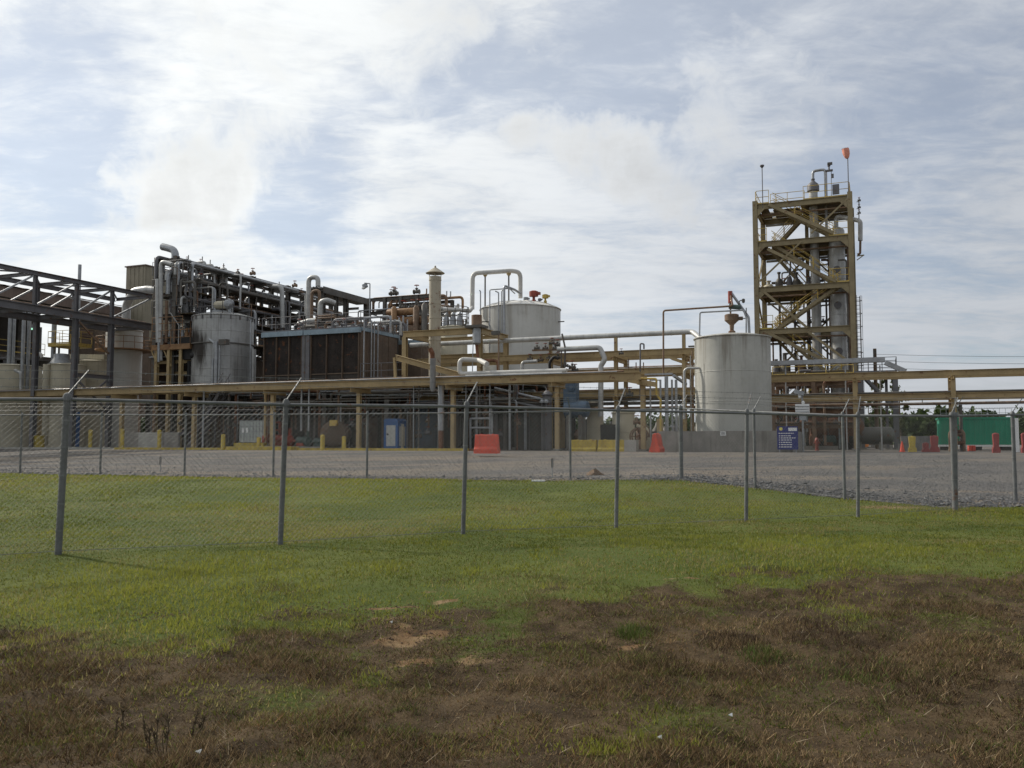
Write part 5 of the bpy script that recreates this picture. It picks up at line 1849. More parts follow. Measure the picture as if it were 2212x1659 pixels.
# the bent between the two near legs
MB().ibeam(PL(UN, .19, 5.7), PL(UN, 3.21, 5.7), .2, .3).build('strut', G, br)
MB().bar(PL(UN, .2, 5.4), PL(UN, 3.2, 3.1), .13, .13).build('brace', G, br)
MB().bar(PL(UN - .02, 3.2, 5.5), PL(UN - .02, 1.7, 4.3), .13, .13).build('brace', G, br)
MB().bar(PL(UN, .2, 9.9), PL(UN, 3.2, 7.6), .12, .12).build('brace', 'rust_pipe', br)
MB().ibeam(PL(UN, .19, 3.0), PL(UN, 3.21, 3.0), .16, .24).build('strut', G, br)
for k, (u, r, m_) in enumerate([(UN - .7, .13, 'rust_pipe'), (UN - 1.2, .16, 'silver'), (UN - 1.9, .11, 'rust_pipe'), (UN - 2.6, .2, 'silver'), (UN - 3.3, .13, 'dark_steel')]):
    pipe(['rust brown pipe on the near side of the truss bridge', 'silver pipe second from the near side of the truss bridge', 'thin rust brown pipe mid way across the truss bridge',
          'largest silver pipe on the truss bridge', 'dark pipe on the far side of the truss bridge'][k], [PL(u, -18, HM + r - .04), PL(u, 7.6, HM + r - .04)], r, m_)
pipe('slim grey vent pipe standing above the truss bridge', [PL(U_(160, 6.0), 6.0, 9.5), PL(U_(160, 6.0), 6.0, H_(160, 573, 6.0))], .14, 'galv', joints=False)

# ------------------------------------------------------------------ open sided building at the far left
US, HE = -60.0, 14.65
sh = thing('process_building', 'large brown open sided process building with corrugated roof edge', 'building', PL(US - 8, 8, 0))
mb = MB()
nr = 60
for k in range(nr):                                      # corrugated roof sheet, falling towards the eave
    v = -14 + k * 36 / nr
    z = .05 * (k % 2)
    mb.v += [PL(US + .35, v, HE + z), PL(US - 16, v, HE + 3.0 + z)]
for k in range(nr - 1):
    mb.f.append((2 * k, 2 * k + 1, 2 * k + 3, 2 * k + 2))
mb.build('roof', 'roof_metal', sh)
for k in range(9):
    v = -14 + k * 4
    MB().pbox(US, US + .12, v + .01, v + 3.99, HE - 1.0 - .02 * (k % 2), HE - .06).build('fascia_panel', 'roof_metal', sh)
for v in np.arange(-13.5, 22.5, 4.5):
    for u in (US - .2, US - 8, US - 15.8):
        if u > US - 1 and -12 < v < 13:
            continue
        col_(sh, u, v, 0, HE - .4 + (US - u) * .18, .34, 'dark_steel')
    MB().bar(PL(US - .2, v, HE - 1.0), PL(US - 15.8, v, HE + 1.8), .2, .5).build('rafter', 'dark_steel', sh)
for h in (4.6, 8.6):
    MB().pbox(US - 15.5, US - 1.2, -13, 22, h, h + .12).build('floor_deck', 'dark_steel', sh)
    MB().ibeam(PL(US - .2, -13.5, h - .2), PL(US - .2, 22, h - .2), .2, .4).build('beam', 'dark_steel', sh)
for k in range(12):
    v = -13 + k * 2.95
    if k in (3, 4):
        continue
    MB().pbox(US - 15.7, US - 15.6, v, v + 2.9, 0 if k % 4 else 5.0, HE + 1.5).build('wall_panel', 'dark_wall', sh)
for k in range(6):                                        # end wall, brown corrugated bays beside the bridge
    v = 14.0 + k * 1.9
    MB().pbox(US - .05, US + .06, v, v + 1.86, 5.2 if k < 2 else 3.2, HE - 1.03).build('wall_panel', 'brown_wall', sh)
for i in range(6):
    MB().pbox(US + .07, US + .13, 14.3, 15.8, 11.0 + i * .24, 11.13 + i * .24).build('louvre_slat', 'rust_pipe', sh)
guardrail(sh, [PL(US - .1, 2.5, 8.72), PL(US - .1, 10.5, 8.72)], 'handrail_yellow')
for k in range(7):
    u = US - 3 - (k * 2.3) % 9
    v = -9 + k * 4.2
    MB().lathe(PL(u, v, 4.72), [(.9, 0), (.9, 2.4), (.6, 2.8), (.2, 3.0)], 20).build('vessel', ['dark_steel', 'rust_pipe', 'grey_steel'][k % 3], sh)
    MB().tube([PL(u, v, 7.6), PL(u, v, 12.5)], .14, 8).build('pipe', ['galv', 'dark_steel'][k % 2], sh)
# brown boxed section near the bridge legs
MB().pbox(US + 3.5, U_(246, 14), 13.0, 18.0, 4.0, H_(230, 684, 13)).build('boxed_bay', 'brown_wall', sh)
# beige penthouse
vph = 20.0
pa, pb = U_(262, vph), U_(304, vph)
hp1, hp0 = H_(262, 579, vph), H_(300, 664, vph)
ph = thing('penthouse', 'beige corrugated box penthouse above the brown building', 'building', PL((pa + pb) / 2, vph, hp0))
nk = 9
for k in range(nk):
    a_ = pa + (pb - pa) * k / nk
    MB().pbox(a_ + .01, a_ + (pb - pa) / nk - .01, vph - .03 * (k % 2), vph + .1, hp0 - 3.5, hp1).build('wall_panel', 'beige_wall', ph)
for k in range(6):
    v = vph + .102 + k * 1.0
    MB().pbox(pb - .1, pb + .03 * (k % 2), v, v + .98, hp0 - 3.5, hp1).build('wall_panel', 'beige_wall', ph)
MB().pbox(pa - .12, pb + .14, vph - .14, vph + 6.2, hp1 + .002, hp1 + .12).build('roof', 'roof_metal', ph)
# mercury lamp glowing under the building roof
c = Q(68.5, 709, 4.0)
la = thing('high_bay_lamp', 'greenish glowing high bay lamp under the building roof', 'lamp', c)
MB().lathe(c, [(.26, 0), (.22, .1), (.1, .2), (.06, .35)], 16).build('shade', 'grey_steel', la)
MB().lathe(c, [(0, -.14), (.14, -.12), (.24, -.02), (.24, .0)], 16).build('bulb', 'lamp_glow', la)
MB().tube([c + ZX * .3, Vector((c.x, c.y, HE - .9))], .02, 6).build('hanger', 'dark_steel', la)
# small yellow platform hung under the roof
va = 3.0
yp = thing('platform', 'small yellow railed platform inside the open building', 'platform', PL(U_(118, va), va, 0))
x0, x1 = U_(96, va), U_(143, va)
hpl = H_(118, 743, va)
MB().pbox(x0, x1, va, va + 2.2, hpl - .2, hpl).build('deck', 'handrail_yellow', yp)
guardrail(yp, [PL(x0, va + 2.2, hpl), PL(x0, va, hpl), PL(x1, va, hpl), PL(x1, va + 2.2, hpl)], 'handrail_yellow', step=.9)
for u in (x0 + .1, x1 - .1):
    MB().tube([PL(u, va + 1, 0), PL(u, va + 1, hpl - .2)], .08, 8).build('leg', 'dark_steel', yp)
for (x, y0, v) in ((12, 660, 3.0), (42, 668, 3.0), (108, 672, 3.5), (54, 668, 3.6)):
    u = U_(x, v)
    pipe({12: 'grey riser pipe over the squat left tank, beside the frame edge', 42: 'grey riser pipe at the dark agitator of the squat left tank', 108: 'grey riser pipe right of the yellow railed platform', 54: 'grey riser pipe between agitator and yellow railed platform'}[x], [PL(u, v, 4.6), PL(u, v, H_(x, y0, v))], .15, 'galv', name='riser_pipe', group='risers under the truss bridge')

# ------------------------------------------------------------------ squat tanks behind the left end of the front rack
def small_tank(label, xc, v, halfpx, ytop, mat, rise=.25, seams=3, group=None):
    u = U_(xc, v)
    z = Q(xc, 900, v).y
    R = halfpx / 1897 * z
    h = H_(xc, ytop, v)
    t = tank('storage_tank', label, 'tank', u, v, R, 0, h, mat, mat, rise, seams=[h * (i + 1) / (seams + 1) for i in range(seams)])
    return t, u, v, R, h


t1, u, v, R, h = small_tank('pale grey squat tank with a domed agitator at the left end', 18, 3.9, 60, 793, 'cream_tank')
ag = thing('agitator', 'dark flanged agitator head on the squat left tank', 'agitator', PL(u, v, h + .2))
MB().lathe(PL(u + .2, v - .3, h + .12), [(.75, 0), (.75, .12), (.5, .16), (.5, .45), (.85, .5), (.85, .62), (.3, .68), (.2, 1.0)], 22).build('flange', 'grey_steel', ag)
MB().tube([PL(u + .9, v - .6, h + .1), PL(u + .9, v - .6, h + 4.5)], .16, 10).build('column', 'galv', ag)
pipe('white swan neck vent pipe on the squat left tank', [Q(78, 806, 3), Q(78, 768, 3), Q(87, 762, 3), Q(91, 773, 3)], .13, 'white_pipe', R=.35)
pipe('pale overflow pipe bent over the face of the squat left tank', [Q(45, 850, 1.9), Q(45, 806, 1.9), Q(32, 800, 1.9)], .12, 'silver', R=.25)
t2, u, v, R, h = small_tank('narrow grey tank with a hopper top behind the first bridge leg', 140, 3.6, 37, 790, 'cream_tank')
MB().lathe(PL(u - .2, v - .4, h + .1), [(.95, 0), (.62, .45), (.6, .8), (.45, .84), (0, .86)], 20).build('hopper', 'galv', t2)
MB().tube([PL(u - .55, v - R - .06, 0), PL(u - .55, v - R - .06, h)], .3, 12).build('side_pipe', 'cream_tank', t2)
MB().pbox(u - .9, u + .3, v - R - .22, v - R - .02, h * .62, h * .65).build('support_arm', 'grey_steel', t2)
pipe('thin white pipe left of the narrow grey tank', [Q(97, 850, 4), Q(98, 790, 4), Q(106, 787, 4)], .09, 'white_pipe', R=.15)
t3, u, v, R, h = small_tank('wide cream tank with beams on its roof behind the bridge legs', 200, 7.6, 52, 784, 'cream_tank')
MB().bar(PL(u - R, v - .8, h + .55), PL(u + R, v - .8, h + .35), .35, .42).build('roof_beam', 'cream_tank', t3)
MB().bar(PL(u - R, v + .8, h + .55), PL(u + R, v + .8, h + .35), .35, .42).build('roof_beam', 'cream_tank', t3)
for s in (-.7, .1, .8):
    MB().tube([PL(u + R * s, v - .8, h), PL(u + R * s, v - .8, h + .4)], .08, 8).build('roof_post', 'cream_tank', t3)
t4, u, v, R, h = small_tank('tall cream tank with a ring walkway between bridge and pipe module', 262, 9, 37, 716, 'white_tank', seams=4)
hr = H_(262, 757, 9)
MB().lathe(PL(u, v, hr), [(R + .01, -.08), (R + .85, -.08), (R + .85, .02), (R + .01, .02)], 40).build('ring_walkway', 'orange_steel', t4)
mb = MB()
for z in (.55, 1.07):
    mb.tube(ring(PL(u, v, hr + z), R + .8, 0, 40), .025, 5, cap=False)
for a in np.linspace(0, 2 * math.pi, 17)[:-1]:
    c = PL(u + (R + .8) * math.cos(a), v + (R + .8) * math.sin(a), hr)
    mb.tube([c, c + ZX * 1.07], .025, 5)
mb.build('guardrail', 'orange_steel', t4)
pipe('large silver duct arching off the tall cream tank', [Q(272, 715, 8.5), Q(273, 660, 8.5), Q(288, 630, 8.5), Q(318, 626, 8.5), Q(340, 628, 8.5)], .36, 'silver', R=1.0, n=14)
MB().lathe(PL(-48.2 + 7.5, 0, 0), [(0.06, 0), (.06, .1)], 8)

# ------------------------------------------------------------------ pipe module: steel frame packed with pipework
UA, UB_ = U_(371, 4.0), U_(330, 4.0)
HP = H_(371, 558, 4.0)
pm = thing('process_module', 'dark steel pipe module crammed with pipework left of the silver tank', 'process unit', PL(UB_, 12, 0))
pv = [4.0, 8.6, 13.2, 18.2, 23.0, 28.0]
D_ = 'dark_steel'
LV = (8.8, 10.6, 12.3, 13.7, HP)
for i, v in enumerate(pv):
    for u in (UA, UB_):
        col_(pm, u, v, 0, HP + .15, .36, D_)
    for h in LV:
        MB().ibeam(PL(UB_ + .19, v, h - .15), PL(UA - .19, v, h - .15), .2, .3).build('cross_beam', D_, pm)
        if h > 10:
            MB().ibeam(PL(UA + .19, v, h - .7), PL(UA + 1.5, v, h - .7), .16, .24).build('outrigger', D_, pm)
for a, b in zip(pv[:-1], pv[1:]):
    for u in (UA, UB_):
        for h in LV:
            MB().ibeam(PL(u, a + .19, h - .15), PL(u, b - .19, h - .15), .18, .28).build('beam', D_, pm)
rnd = random.Random(21)
PM = ['dark_steel', 'rust_pipe', 'galv', 'grey_steel', 'silver', 'dark_steel', 'galv', 'grey_steel']
for k in range(58):                                       # lengthwise runs
    side = rnd.random() < .45
    u = rnd.uniform(UA + .25, UA + 1.5) if side else rnd.uniform(UB_ + .25, UA - .25)
    h = (rnd.choice(LV[1:]) - .58 if side else rnd.choice(LV) + .02)
    r = rnd.choice([.06, .08, .1, .14, .18])
    h += r
    a = rnd.choice([3.6, 4.4, 6.0, 8.0, 9.0]); b = rnd.choice([14.0, 18.0, 22.0, 28.0])
    p, q = PL(u, a, h), PL(u, b, h)
    d = rnd.choice([-1.0, -1.8, -.7, .6])
    if h > HP - .8:
        d = -abs(d)
    MB().tube(fillet([p + ZX * d, p, q], r * 3), r, 8).build('pipe', rnd.choice(PM), pm)
for k in range(64):                                       # risers and cross runs with elbows
    v = rnd.uniform(3.6, 20)
    u = rnd.uniform(UB_ - .4, UA + 3.0)
    h0 = rnd.uniform(7.5, 10.5)
    if (u - U_(477, 5.2)) ** 2 + (v - 5.2) ** 2 < 2.8 ** 2:
        h0 = 11.0
    top = HP - .2 - max(0, u - UA) * .55 - rnd.uniform(0, 2.6)
    r = rnd.choice([.05, .06, .08, .11, .14])
    if top < h0 + .8:
        continue
    e = rnd.choice([-1.8, -1.0, -.8, -2.2])
    MB().tube(fillet([PL(u, v, h0), PL(u, v, top), PL(u + e, v, top)] + ([PL(u + e, v, top - rnd.uniform(.6, 1.6))] if rnd.random() < .6 else []), r * 3.2), r, 8).build('pipe', rnd.choice(PM), pm)
for k in range(44):
    valve(pm, PL(rnd.uniform(UB_ - .3, UA + 1.6), rnd.uniform(3.7, 20), rnd.choice(LV) + rnd.uniform(-.6, .3)), rnd.choice([.13, .17, .22]), rnd.choice(['dark_steel', 'grey_steel', 'rust_pipe']))
for k in range(14):
    u, v = rnd.uniform(UB_ + .4, UA + .9), rnd.uniform(4.5, 20)
    R_ = rnd.uniform(.25, .5)
    h = rnd.choice(LV[:3]) + .05
    MB().lathe(PL(u, v, h), [(R_ * .8, 0), (R_, .1), (R_, .9), (R_ * .7, 1.15), (.1, 1.25)], 16).build('vessel', rnd.choice(['dark_steel', 'galv', 'rust_pipe', 'brown_panel']), pm)
for k in range(70):                                       # thin tracer and instrument lines
    v = rnd.uniform(3.4, 21)
    u = rnd.uniform(UB_ - .5, UA + 1.7)
    h0 = rnd.uniform(6.5, 12.5)
    r = rnd.choice([.025, .03, .04])
    kind_ = rnd.random()
    if kind_ < .5:
        MB().tube(fillet([PL(u, v, h0), PL(u, v, min(HP + .2, h0 + rnd.uniform(1.2, 3.5))), PL(u + rnd.choice([-.5, .6, -.9]), v, min(HP + .2, h0 + 3))], .1), r, 5).build('tubing', rnd.choice(['galv', 'silver', 'rust_pipe', 'grey_steel']), pm)
    else:
        MB().tube([PL(UB_ - .3, v, h0), PL(UA + rnd.uniform(.5, 1.8), v, h0)], r + .02, 6).build('tubing', rnd.choice(['galv', 'silver', 'dark_steel', 'grey_steel']), pm)
for h in LV[1:4]:
    guardrail(pm, [PL(UA + 1.45, 3.7, h), PL(UB_ - .2, 3.7, h)], 'grey_steel', step=.8, toe=False)
for h in LV[:3]:
    MB().pbox(UB_ + .3, UA + 1.4, 4.3, 26, h + .004, h + .05).build('deck', 'grating', pm)
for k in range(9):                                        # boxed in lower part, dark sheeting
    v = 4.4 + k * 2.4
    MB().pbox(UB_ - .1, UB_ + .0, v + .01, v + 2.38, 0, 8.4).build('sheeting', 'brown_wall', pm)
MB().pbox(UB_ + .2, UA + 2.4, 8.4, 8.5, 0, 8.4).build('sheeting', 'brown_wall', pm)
guardrail(pm, [PL(UA + 1.4, 4.2, LV[1] + .05), PL(UA + 1.4, 22, LV[1] + .05)], 'grey_steel')
guardrail(pm, [PL(UA + 1.4, 4.2, LV[0] + .05), PL(UA + 1.4, 22, LV[0] + .05)], 'orange_steel')
for h in (5.9, 4.6, 6.8):
    MB().ibeam(PL(UB_ + .2, 4.1, h), PL(UA + 2.2, 4.1, h), .16, .24).build('cross_beam', 'tan_steel', pm)
for (x0, y0, x1, y1, x2, y2, v, r, lab) in [
        (395, 566, 413, 562, 413, 600, 8, .12, 'silver goose neck pipe nearest the bent stack on the pipe module'),
        (418, 569, 443, 565, 443, 610, 9, .12, 'silver goose neck pipe beside the rooftop valve on the pipe module'),
        (446, 572, 460, 572, 460, 605, 9.5, .08, 'small goose neck pipe between two larger ones on the pipe module'),
        (462, 584, 489, 580, 489, 625, 9, .11, 'long armed silver goose neck pipe over the silver tank'),
        (500, 594, 520, 594, 518, 668, 9, .09, 'thin goose neck pipe reaching down to the silver tank'),
        (424, 596, 463, 591, 463, 650, 7.5, .09, 'low silver elbow pipe over the silver tank front'),
        (590, 619, 609, 619, 610, 708, 14, .2, 'thick silver elbow pipe dropping beside the cooling unit')]:
    pipe(lab, [Q(x0, y0, v), Q(x1, y1, v), Q(x2, y2, v)], r, 'silver', R=r * 2.6)
    c = Q(x1 - 6, y1 - 2, v)
    MB().tube([c, c + ZX * .35], .04, 6).build('vent_stub', 'dark_steel', pm)
for (x, y) in ((404, 563), (433, 568), (483, 582), (514, 590)):
    valve(pm, Q(x, y, 10), .16)
pipe('tall bent exhaust stack with a sideways outlet on the pipe module', [Q(351, 533, 4.6), Q(360, 535, 4.6), Q(379, 541, 4.6), Q(376, 632, 4.6)], .29, 'galv', name='bent_stack', cat='stack', R=.75, n=16)
MB().tube([Q(376, 632, 4.6), Q(375, 700, 4.6)], .34, 16).build('stack_base', 'grey_steel', pm)
pipe('tall silver pipe with an elbow top left of the bent stack', [Q(347, 779, 3.4), Q(348, 564, 3.4), Q(372, 571, 3.4)], .17, 'silver', R=.35, n=12)
pipe('blunt topped silver pipe at the left edge of the pipe module', [Q(341, 740, 3.3), Q(340, 603, 3.3)], .17, 'silver', n=12)
pipe('short tail of the blunt topped pipe below the tan platform', [Q(343, 740, 3.2), Q(343, 782, 3.2)], .11, 'galv')
pipe('silver upright pipe at the right side of the bent stack foot', [Q(360, 650, 3.6), Q(359, 740, 3.6)], .12, 'rust_pipe')
# tan platform in front of the module
vt0 = 3.2
pa_, pb_ = U_(321, vt0), U_(405, vt0)
hpf = H_(360, 747, vt0)
tp = thing('platform', 'rust orange railed platform on tan legs left of the silver tank', 'platform', PL((pa_ + pb_) / 2, vt0, 0))
MB().pbox(pa_, pb_, vt0, vt0 + 2.6, hpf - .3, hpf).build('deck', 'orange_steel', tp)
guardrail(tp, [PL(pa_, vt0 + 2.5, hpf), PL(pa_, vt0 + .02, hpf), PL(pb_, vt0 + .02, hpf), PL(pb_, vt0 + 2.5, hpf)], 'orange_steel', step=.9, h=1.2)
guardrail(tp, [PL(pa_, vt0 + .04, hpf + 1.25), PL(pb_ - .8, vt0 + .04, hpf + 1.25)], 'orange_steel', step=.9, h=1.0, toe=False)
for x in (334, 361, 387):
    u = U_(x, vt0 + .2)
    col_(tp, u, vt0 + .2, 0, hpf - .3, .26, 'tan_steel')
MB().bar(PL(U_(361, vt0), vt0 + .2, hpf - 1.6), PL(U_(345, vt0), vt0 + .2, hpf - .3), .1, .1).build('brace', 'tan_steel', tp)
MB().bar(PL(U_(334, vt0), vt0 + .2, hpf - 1.6), PL(U_(318, vt0), vt0 + .2, hpf - .3), .1, .1).build('brace', 'tan_steel', tp)
for k in range(7):
    u = pa_ + .3 + k * .42
    MB().lathe(PL(u, vt0 + 1.2, hpf), [(.16, 0), (.16, 1.1), (.1, 1.2), (.1, 1.5)], 10).build('manifold_leg', ['rust', 'galv', 'orange_steel'][k % 3], tp)

# silver tank
us, vs_ = U_(477, 5.3), 5.3
RS = 64 / 1897 * Q(477, 700, 5.3).y
hS = H_(477, 676, 5.3 - RS)
stt = tank('insulated_tank', 'large silver insulated tank with dirty streaks beside the pipe module', 'tank', us, vs_, RS, 4.2, hS, 'silver_tank', 'silver_tank', .45,
           seams=[hS - .25, hS - 1.2, hS - 2.1, hS - 3.1, hS - 4.1, hS - 5.1, hS - 6.1])
for k in range(8):
    a = k * math.pi / 4 + .2
    MB().tube([PL(us + RS * .85 * math.cos(a), vs_ + RS * .85 * math.sin(a), 0), PL(us + RS * .85 * math.cos(a), vs_ + RS * .85 * math.sin(a), 4.2)], .14, 10).build('leg', 'dark_steel', stt)
for k in range(20):
    a = k * math.pi / 10
    MB().box(PL(us + (RS + .05) * math.cos(a), vs_ + (RS + .05) * math.sin(a), hS - .15), UX * .035, VX * .035, ZX * .18).build('rim_clip', 'grey_steel', stt)
MB().lathe(PL(us, vs_, hS - 2.15), [(RS + .01, -.04), (RS + .12, -.04), (RS + .12, .04), (RS + .01, .04)], 64).build('girth_ring', 'dark_steel', stt)
vd = vs_ - RS - .25
for (x, y0, y1, r) in ((456, 775, 840, .1), (463, 738, 840, .15), (470, 738, 840, .06)):
    u = U_(x, vd)
    MB().tube([PL(u, vd, H_(x, y0, vd)), PL(u, vd, H_(x, y1, vd))], r, 10).build('downpipe', 'galv', stt)
MB().tube(fillet([Q(452, 733, vd), Q(463, 741, vd), Q(463, 752, vd)], .2), .1, 8).build('downpipe', 'galv', stt)
MB().box(Q(484, 739, vd), UX * .35, VX * .2, ZX * .2).build('junction_box', 'dark_steel', stt)
bk = thing('shadow_duct_cluster', 'black duct and valve cluster with shadow in its colour, stuck to the side of the silver tank', 'ducts', Q(425, 760, 3.2))  # black ducts built in place of a dark shadow on the tank's side
rnd = random.Random(5)
for k in range(12):
    x, y = rnd.uniform(408, 446), rnd.uniform(728, 778)
    c = Q(x, y, 3.6 + rnd.uniform(-.3, .4))
    MB().tube(fillet([c, c + UX * rnd.uniform(.4, 1.0), c + UX * rnd.uniform(.5, .9) + ZX * rnd.uniform(-1, .8)], .2), rnd.uniform(.1, .24), 10).build('duct', 'black', bk)
MB().box(Q(414, 752, 3.9), UX * .7, VX * .4, ZX * .9).build('casing', 'black', bk)
MB().tube([Q(409, 780, 3.8), PL(uv(Q(409, 780, 3.8))[0], 3.8, 4.2)], .16, 8).build('leg', 'black', bk)
MB().tube([Q(440, 780, 3.3), PL(uv(Q(440, 780, 3.3))[0], 3.3, 4.2)], .12, 8).build('leg', 'black', bk)
hvessel('silver drum lying on the roof of the insulated tank', PL(us + .2, vs_ - .6, hS + .95), UX, .8, .3, 'cream_tank', saddles=False, name='drum_vessel')
MB().lathe(PL(us - .25, vs_ - .3, hS + .2), [(.8, 0), (.8, .12), (.62, .16), (.62, .34), (.2, .4)], 22).build('manway', 'galv', stt)
MB().lathe(PL(us + 1.35, vs_ - .8, hS + .9), [(.1, -.1), (.36, 0), (.4, .25), (.3, .45), (.1, .5)], 18, axis=-VX).build('fan_casing', 'galv', stt)
MB().tube([PL(us + 1.35, vs_ - .9, hS), PL(us + 1.35, vs_ - .9, hS + .6)], .12, 8).build('nozzle', 'galv', stt)
mb = MB()
guardrail(stt, [PL(us + RS * .9 * math.cos(a), vs_ + RS * .9 * math.sin(a), hS + .1) for a in np.linspace(-2.9, .3, 9)], 'grey_steel', toe=False)
pipe('pale insulated riser at the right side of the silver tank', [Q(546, 830, 5.5), Q(547, 755, 5.5)], .22, 'silver', n=12)
pipe('thin riser pipe at the right side of the silver tank', [Q(541, 830, 5.2), Q(541, 690, 5.2)], .06, 'galv', joints=False)

# ------------------------------------------------------------------ elevated process deck and what stands under it
HD = 4.9
dk = thing('process_deck', 'broad raised concrete deck carrying the process units', 'deck', PL(-20, 8, 0))
du0, du1 = U_(552, 3), U_(1150, 6)
MB().pbox(du0, du1, 3.0, 15.0, HD - .3, HD).build('slab', 'concrete', dk)
for u in np.arange(du0 + .6, du1, 5.1):
    for v in (3.4, 8.5, 14.4):
        col_(dk, float(u), v, 0, HD - .3, .34, 'dark_steel')
nw = 26
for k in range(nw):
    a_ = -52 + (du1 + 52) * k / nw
    MB().pbox(a_ + .01, a_ + (du1 + 52) / nw - .01, 15.05 - .06 * (k % 2), 15.2, 0, HD - .302).build('shade_backing', 'dark_wall', dk)  # dark sheet added as the deep shade behind everything under the deck
guardrail(dk, [PL(U_(777, 3.1), 3.1, HD), PL(U_(868, 3.1), 3.1, HD)], 'grey_steel')

# cooling unit: two bays of dark fill in a grey frame
vc = 3.0
ca, cb = U_(562, vc), U_(776, vc)
hc1, hc0 = H_(776, 707, vc), HD
vcb = uv(QU(861, 800, cb))[1]
cl = thing('cooling_unit', 'big cooling unit with two bays of dark fill under a blue grey rim', 'cooling tower', PL((ca + cb) / 2, vc, HD))
fr = lambda x: U_(x, vc)
bays = [(fr(566), fr(648)), (fr(668), fr(772))]
for (a_, b_) in bays:
    for k in range(3):
        p0 = a_ + (b_ - a_) * k / 3
        p1 = a_ + (b_ - a_) * (k + 1) / 3
        MB().pbox(p0 + .05, p1 - .05, vc + .12, vc + .3, hc0 + .5, hc1 - .36).build('fill_panel', 'fill', cl)
        MB().pbox(p0 + .05, p1 - .05, vc + .10, vc + .24, hc0 + .06, hc0 + .40).build('basin_panel', 'dark_wall', cl)
    for k in range(4):
        p0 = a_ + (b_ - a_) * k / 3
        MB().pbox(p0 - .025, p0 + .025, vc - .02, vc + .14, hc0, hc1 - .36).build('mullion', 'brown_panel', cl)
    MB().pbox(a_, b_, vc + .04, vc + .098, hc0 + .41, hc0 + .49).build('rail', 'brown_panel', cl)
MB().pbox(fr(650), fr(666), vc - .06, vc + .2, hc0, hc1 - .36).build('centre_pier', 'grey_steel', cl)
MB().pbox(fr(656), fr(657.5), vc - .09, vc - .062, hc0, hc1 + .9).build('conduit', 'dark_steel', cl)
for (a_, b_) in ((ca, fr(652)), (fr(654), cb)):
    MB().pbox(a_, b_, vc - .12, vc + .1, hc1 - .35, hc1).build('rim_fascia', 'blue_trim', cl)
MB().pbox(ca, cb, vc + .102, vcb, hc1 - .2, hc1 - .05).build('roof_deck', 'grey_steel', cl)
for k in range(7):
    v0 = vc + .12 + (vcb - vc - .12) * k / 7
    v1 = vc + .12 + (vcb - vc - .12) * (k + 1) / 7
    MB().pbox(cb - .16, cb - .02 + .03 * (k % 2), v0 + .01, v1 - .01, hc0, hc1 - .22).build('side_panel', 'brown_panel', cl)
    MB().pbox(ca + .02, ca + .16, v0 + .01, v1 - .01, hc0, hc1 - .22).build('side_panel', 'brown_panel', cl)
MB().pbox(cb - .02, cb + .06, vc + .11, vcb, hc1 - .215, hc1 + .02).build('rim_fascia', 'blue_trim', cl)
MB().pbox(ca, cb, vcb - .2, vcb - .05, hc0, hc1 - .22).build('back_wall', 'dark_wall', cl)
guardrail(cl, [PL(ca, vc, hc1), PL(cb, vc, hc1), PL(cb, vcb, hc1)], 'grey_steel', step=1.2)
for k, x in enumerate((790, 806, 812, 820)):
    v = uv(QU(x, 760, cb + .35))[1]
    pipe('galvanized conduit rising on the brown side of the cooling unit', [PL(cb + .2, v, HD), PL(cb + .2, v, hc1 + .6)], .05, 'galv', name='conduit', group='conduits on the cooling unit side', joints=False)
c2u = thing('equipment_cabin', 'brown panelled box behind the cooling unit with a blue rim', 'cabin', PL(cb + 1.0, vcb + 2, HD))
ea, eb = cb - 2.0, uv(QU(868, 760, cb))[0] + 1.6
for k in range(4):
    a_ = ea + (eb - ea) * k / 4
    MB().pbox(a_ + .01, a_ + (eb - ea) / 4 - .01, vcb + .6 - .04 * (k % 2), vcb + .8, HD, hc1 - .6).build('wall_panel', 'brown_panel', c2u)
MB().pbox(ea, eb + .1, vcb + .5, vcb + 3.5, hc1 - .598, hc1 - .3).build('roof', 'blue_trim', c2u)
MB().pbox(eb - .1, eb, vcb + .802, vcb + 3.4, HD, hc1 - .6).build('wall_panel', 'brown_panel', c2u)

# ------------------------------------------------------------------ pipes above the cooling unit
vf = 12.0
uf, hf = UH(693, 618, vf)
pf = thing('pipe_gantry', 'grey overhead pipe frame with a wide tray behind the cooling unit', 'pipe frame', PL(uf, vf + 4, HD))
for x in (726, 746, 790):
    v = uv(QU(x, 660, uf))[1]
    if v > 15.2:
        col_(pf, uf, v, 0, hf - .1, .3, 'dark_steel', foot=False)
    else:
        col_(pf, uf, v, HD, hf - .1, .3, 'dark_steel', foot=False)
col_(pf, uf, vf + .4, HD, hf - .1, .3, 'dark_steel', foot=False)
ve = uv(QU(796, 650, uf))[1]
MB().bar(PL(uf - .5, vf, hf - .35), PL(uf - .5, ve, hf - .35), 1.5, .18).build('tray', 'dark_steel', pf)
MB().bar(PL(uf + .26, vf, hf - .3), PL(uf + .26, ve, hf - .3), .05, .55).build('tray_side', 'dark_steel', pf)
for k in range(5):
    MB().tube([PL(uf - 1.1 + k * .28, vf - .3, hf - .14), PL(uf - 1.1 + k * .28, ve, hf - .14)], .1, 8).build('pipe', ['grey_steel', 'silver', 'dark_steel'][k % 3], pf)
for h in (hf - 2.6, hf - 4.2):
    MB().ibeam(PL(uf, vf, h), PL(uf, ve, h), .22, .36).build('beam', 'dark_steel', pf)
    for k in range(4):
        MB().tube([PL(uf - .9 + k * .3, vf, h + .3), PL(uf - .9 + k * .3, ve, h + .3)], .08 + .03 * (k % 2), 8).build('pipe', ['rust_pipe', 'galv', 'dark_steel'][k % 3], pf)
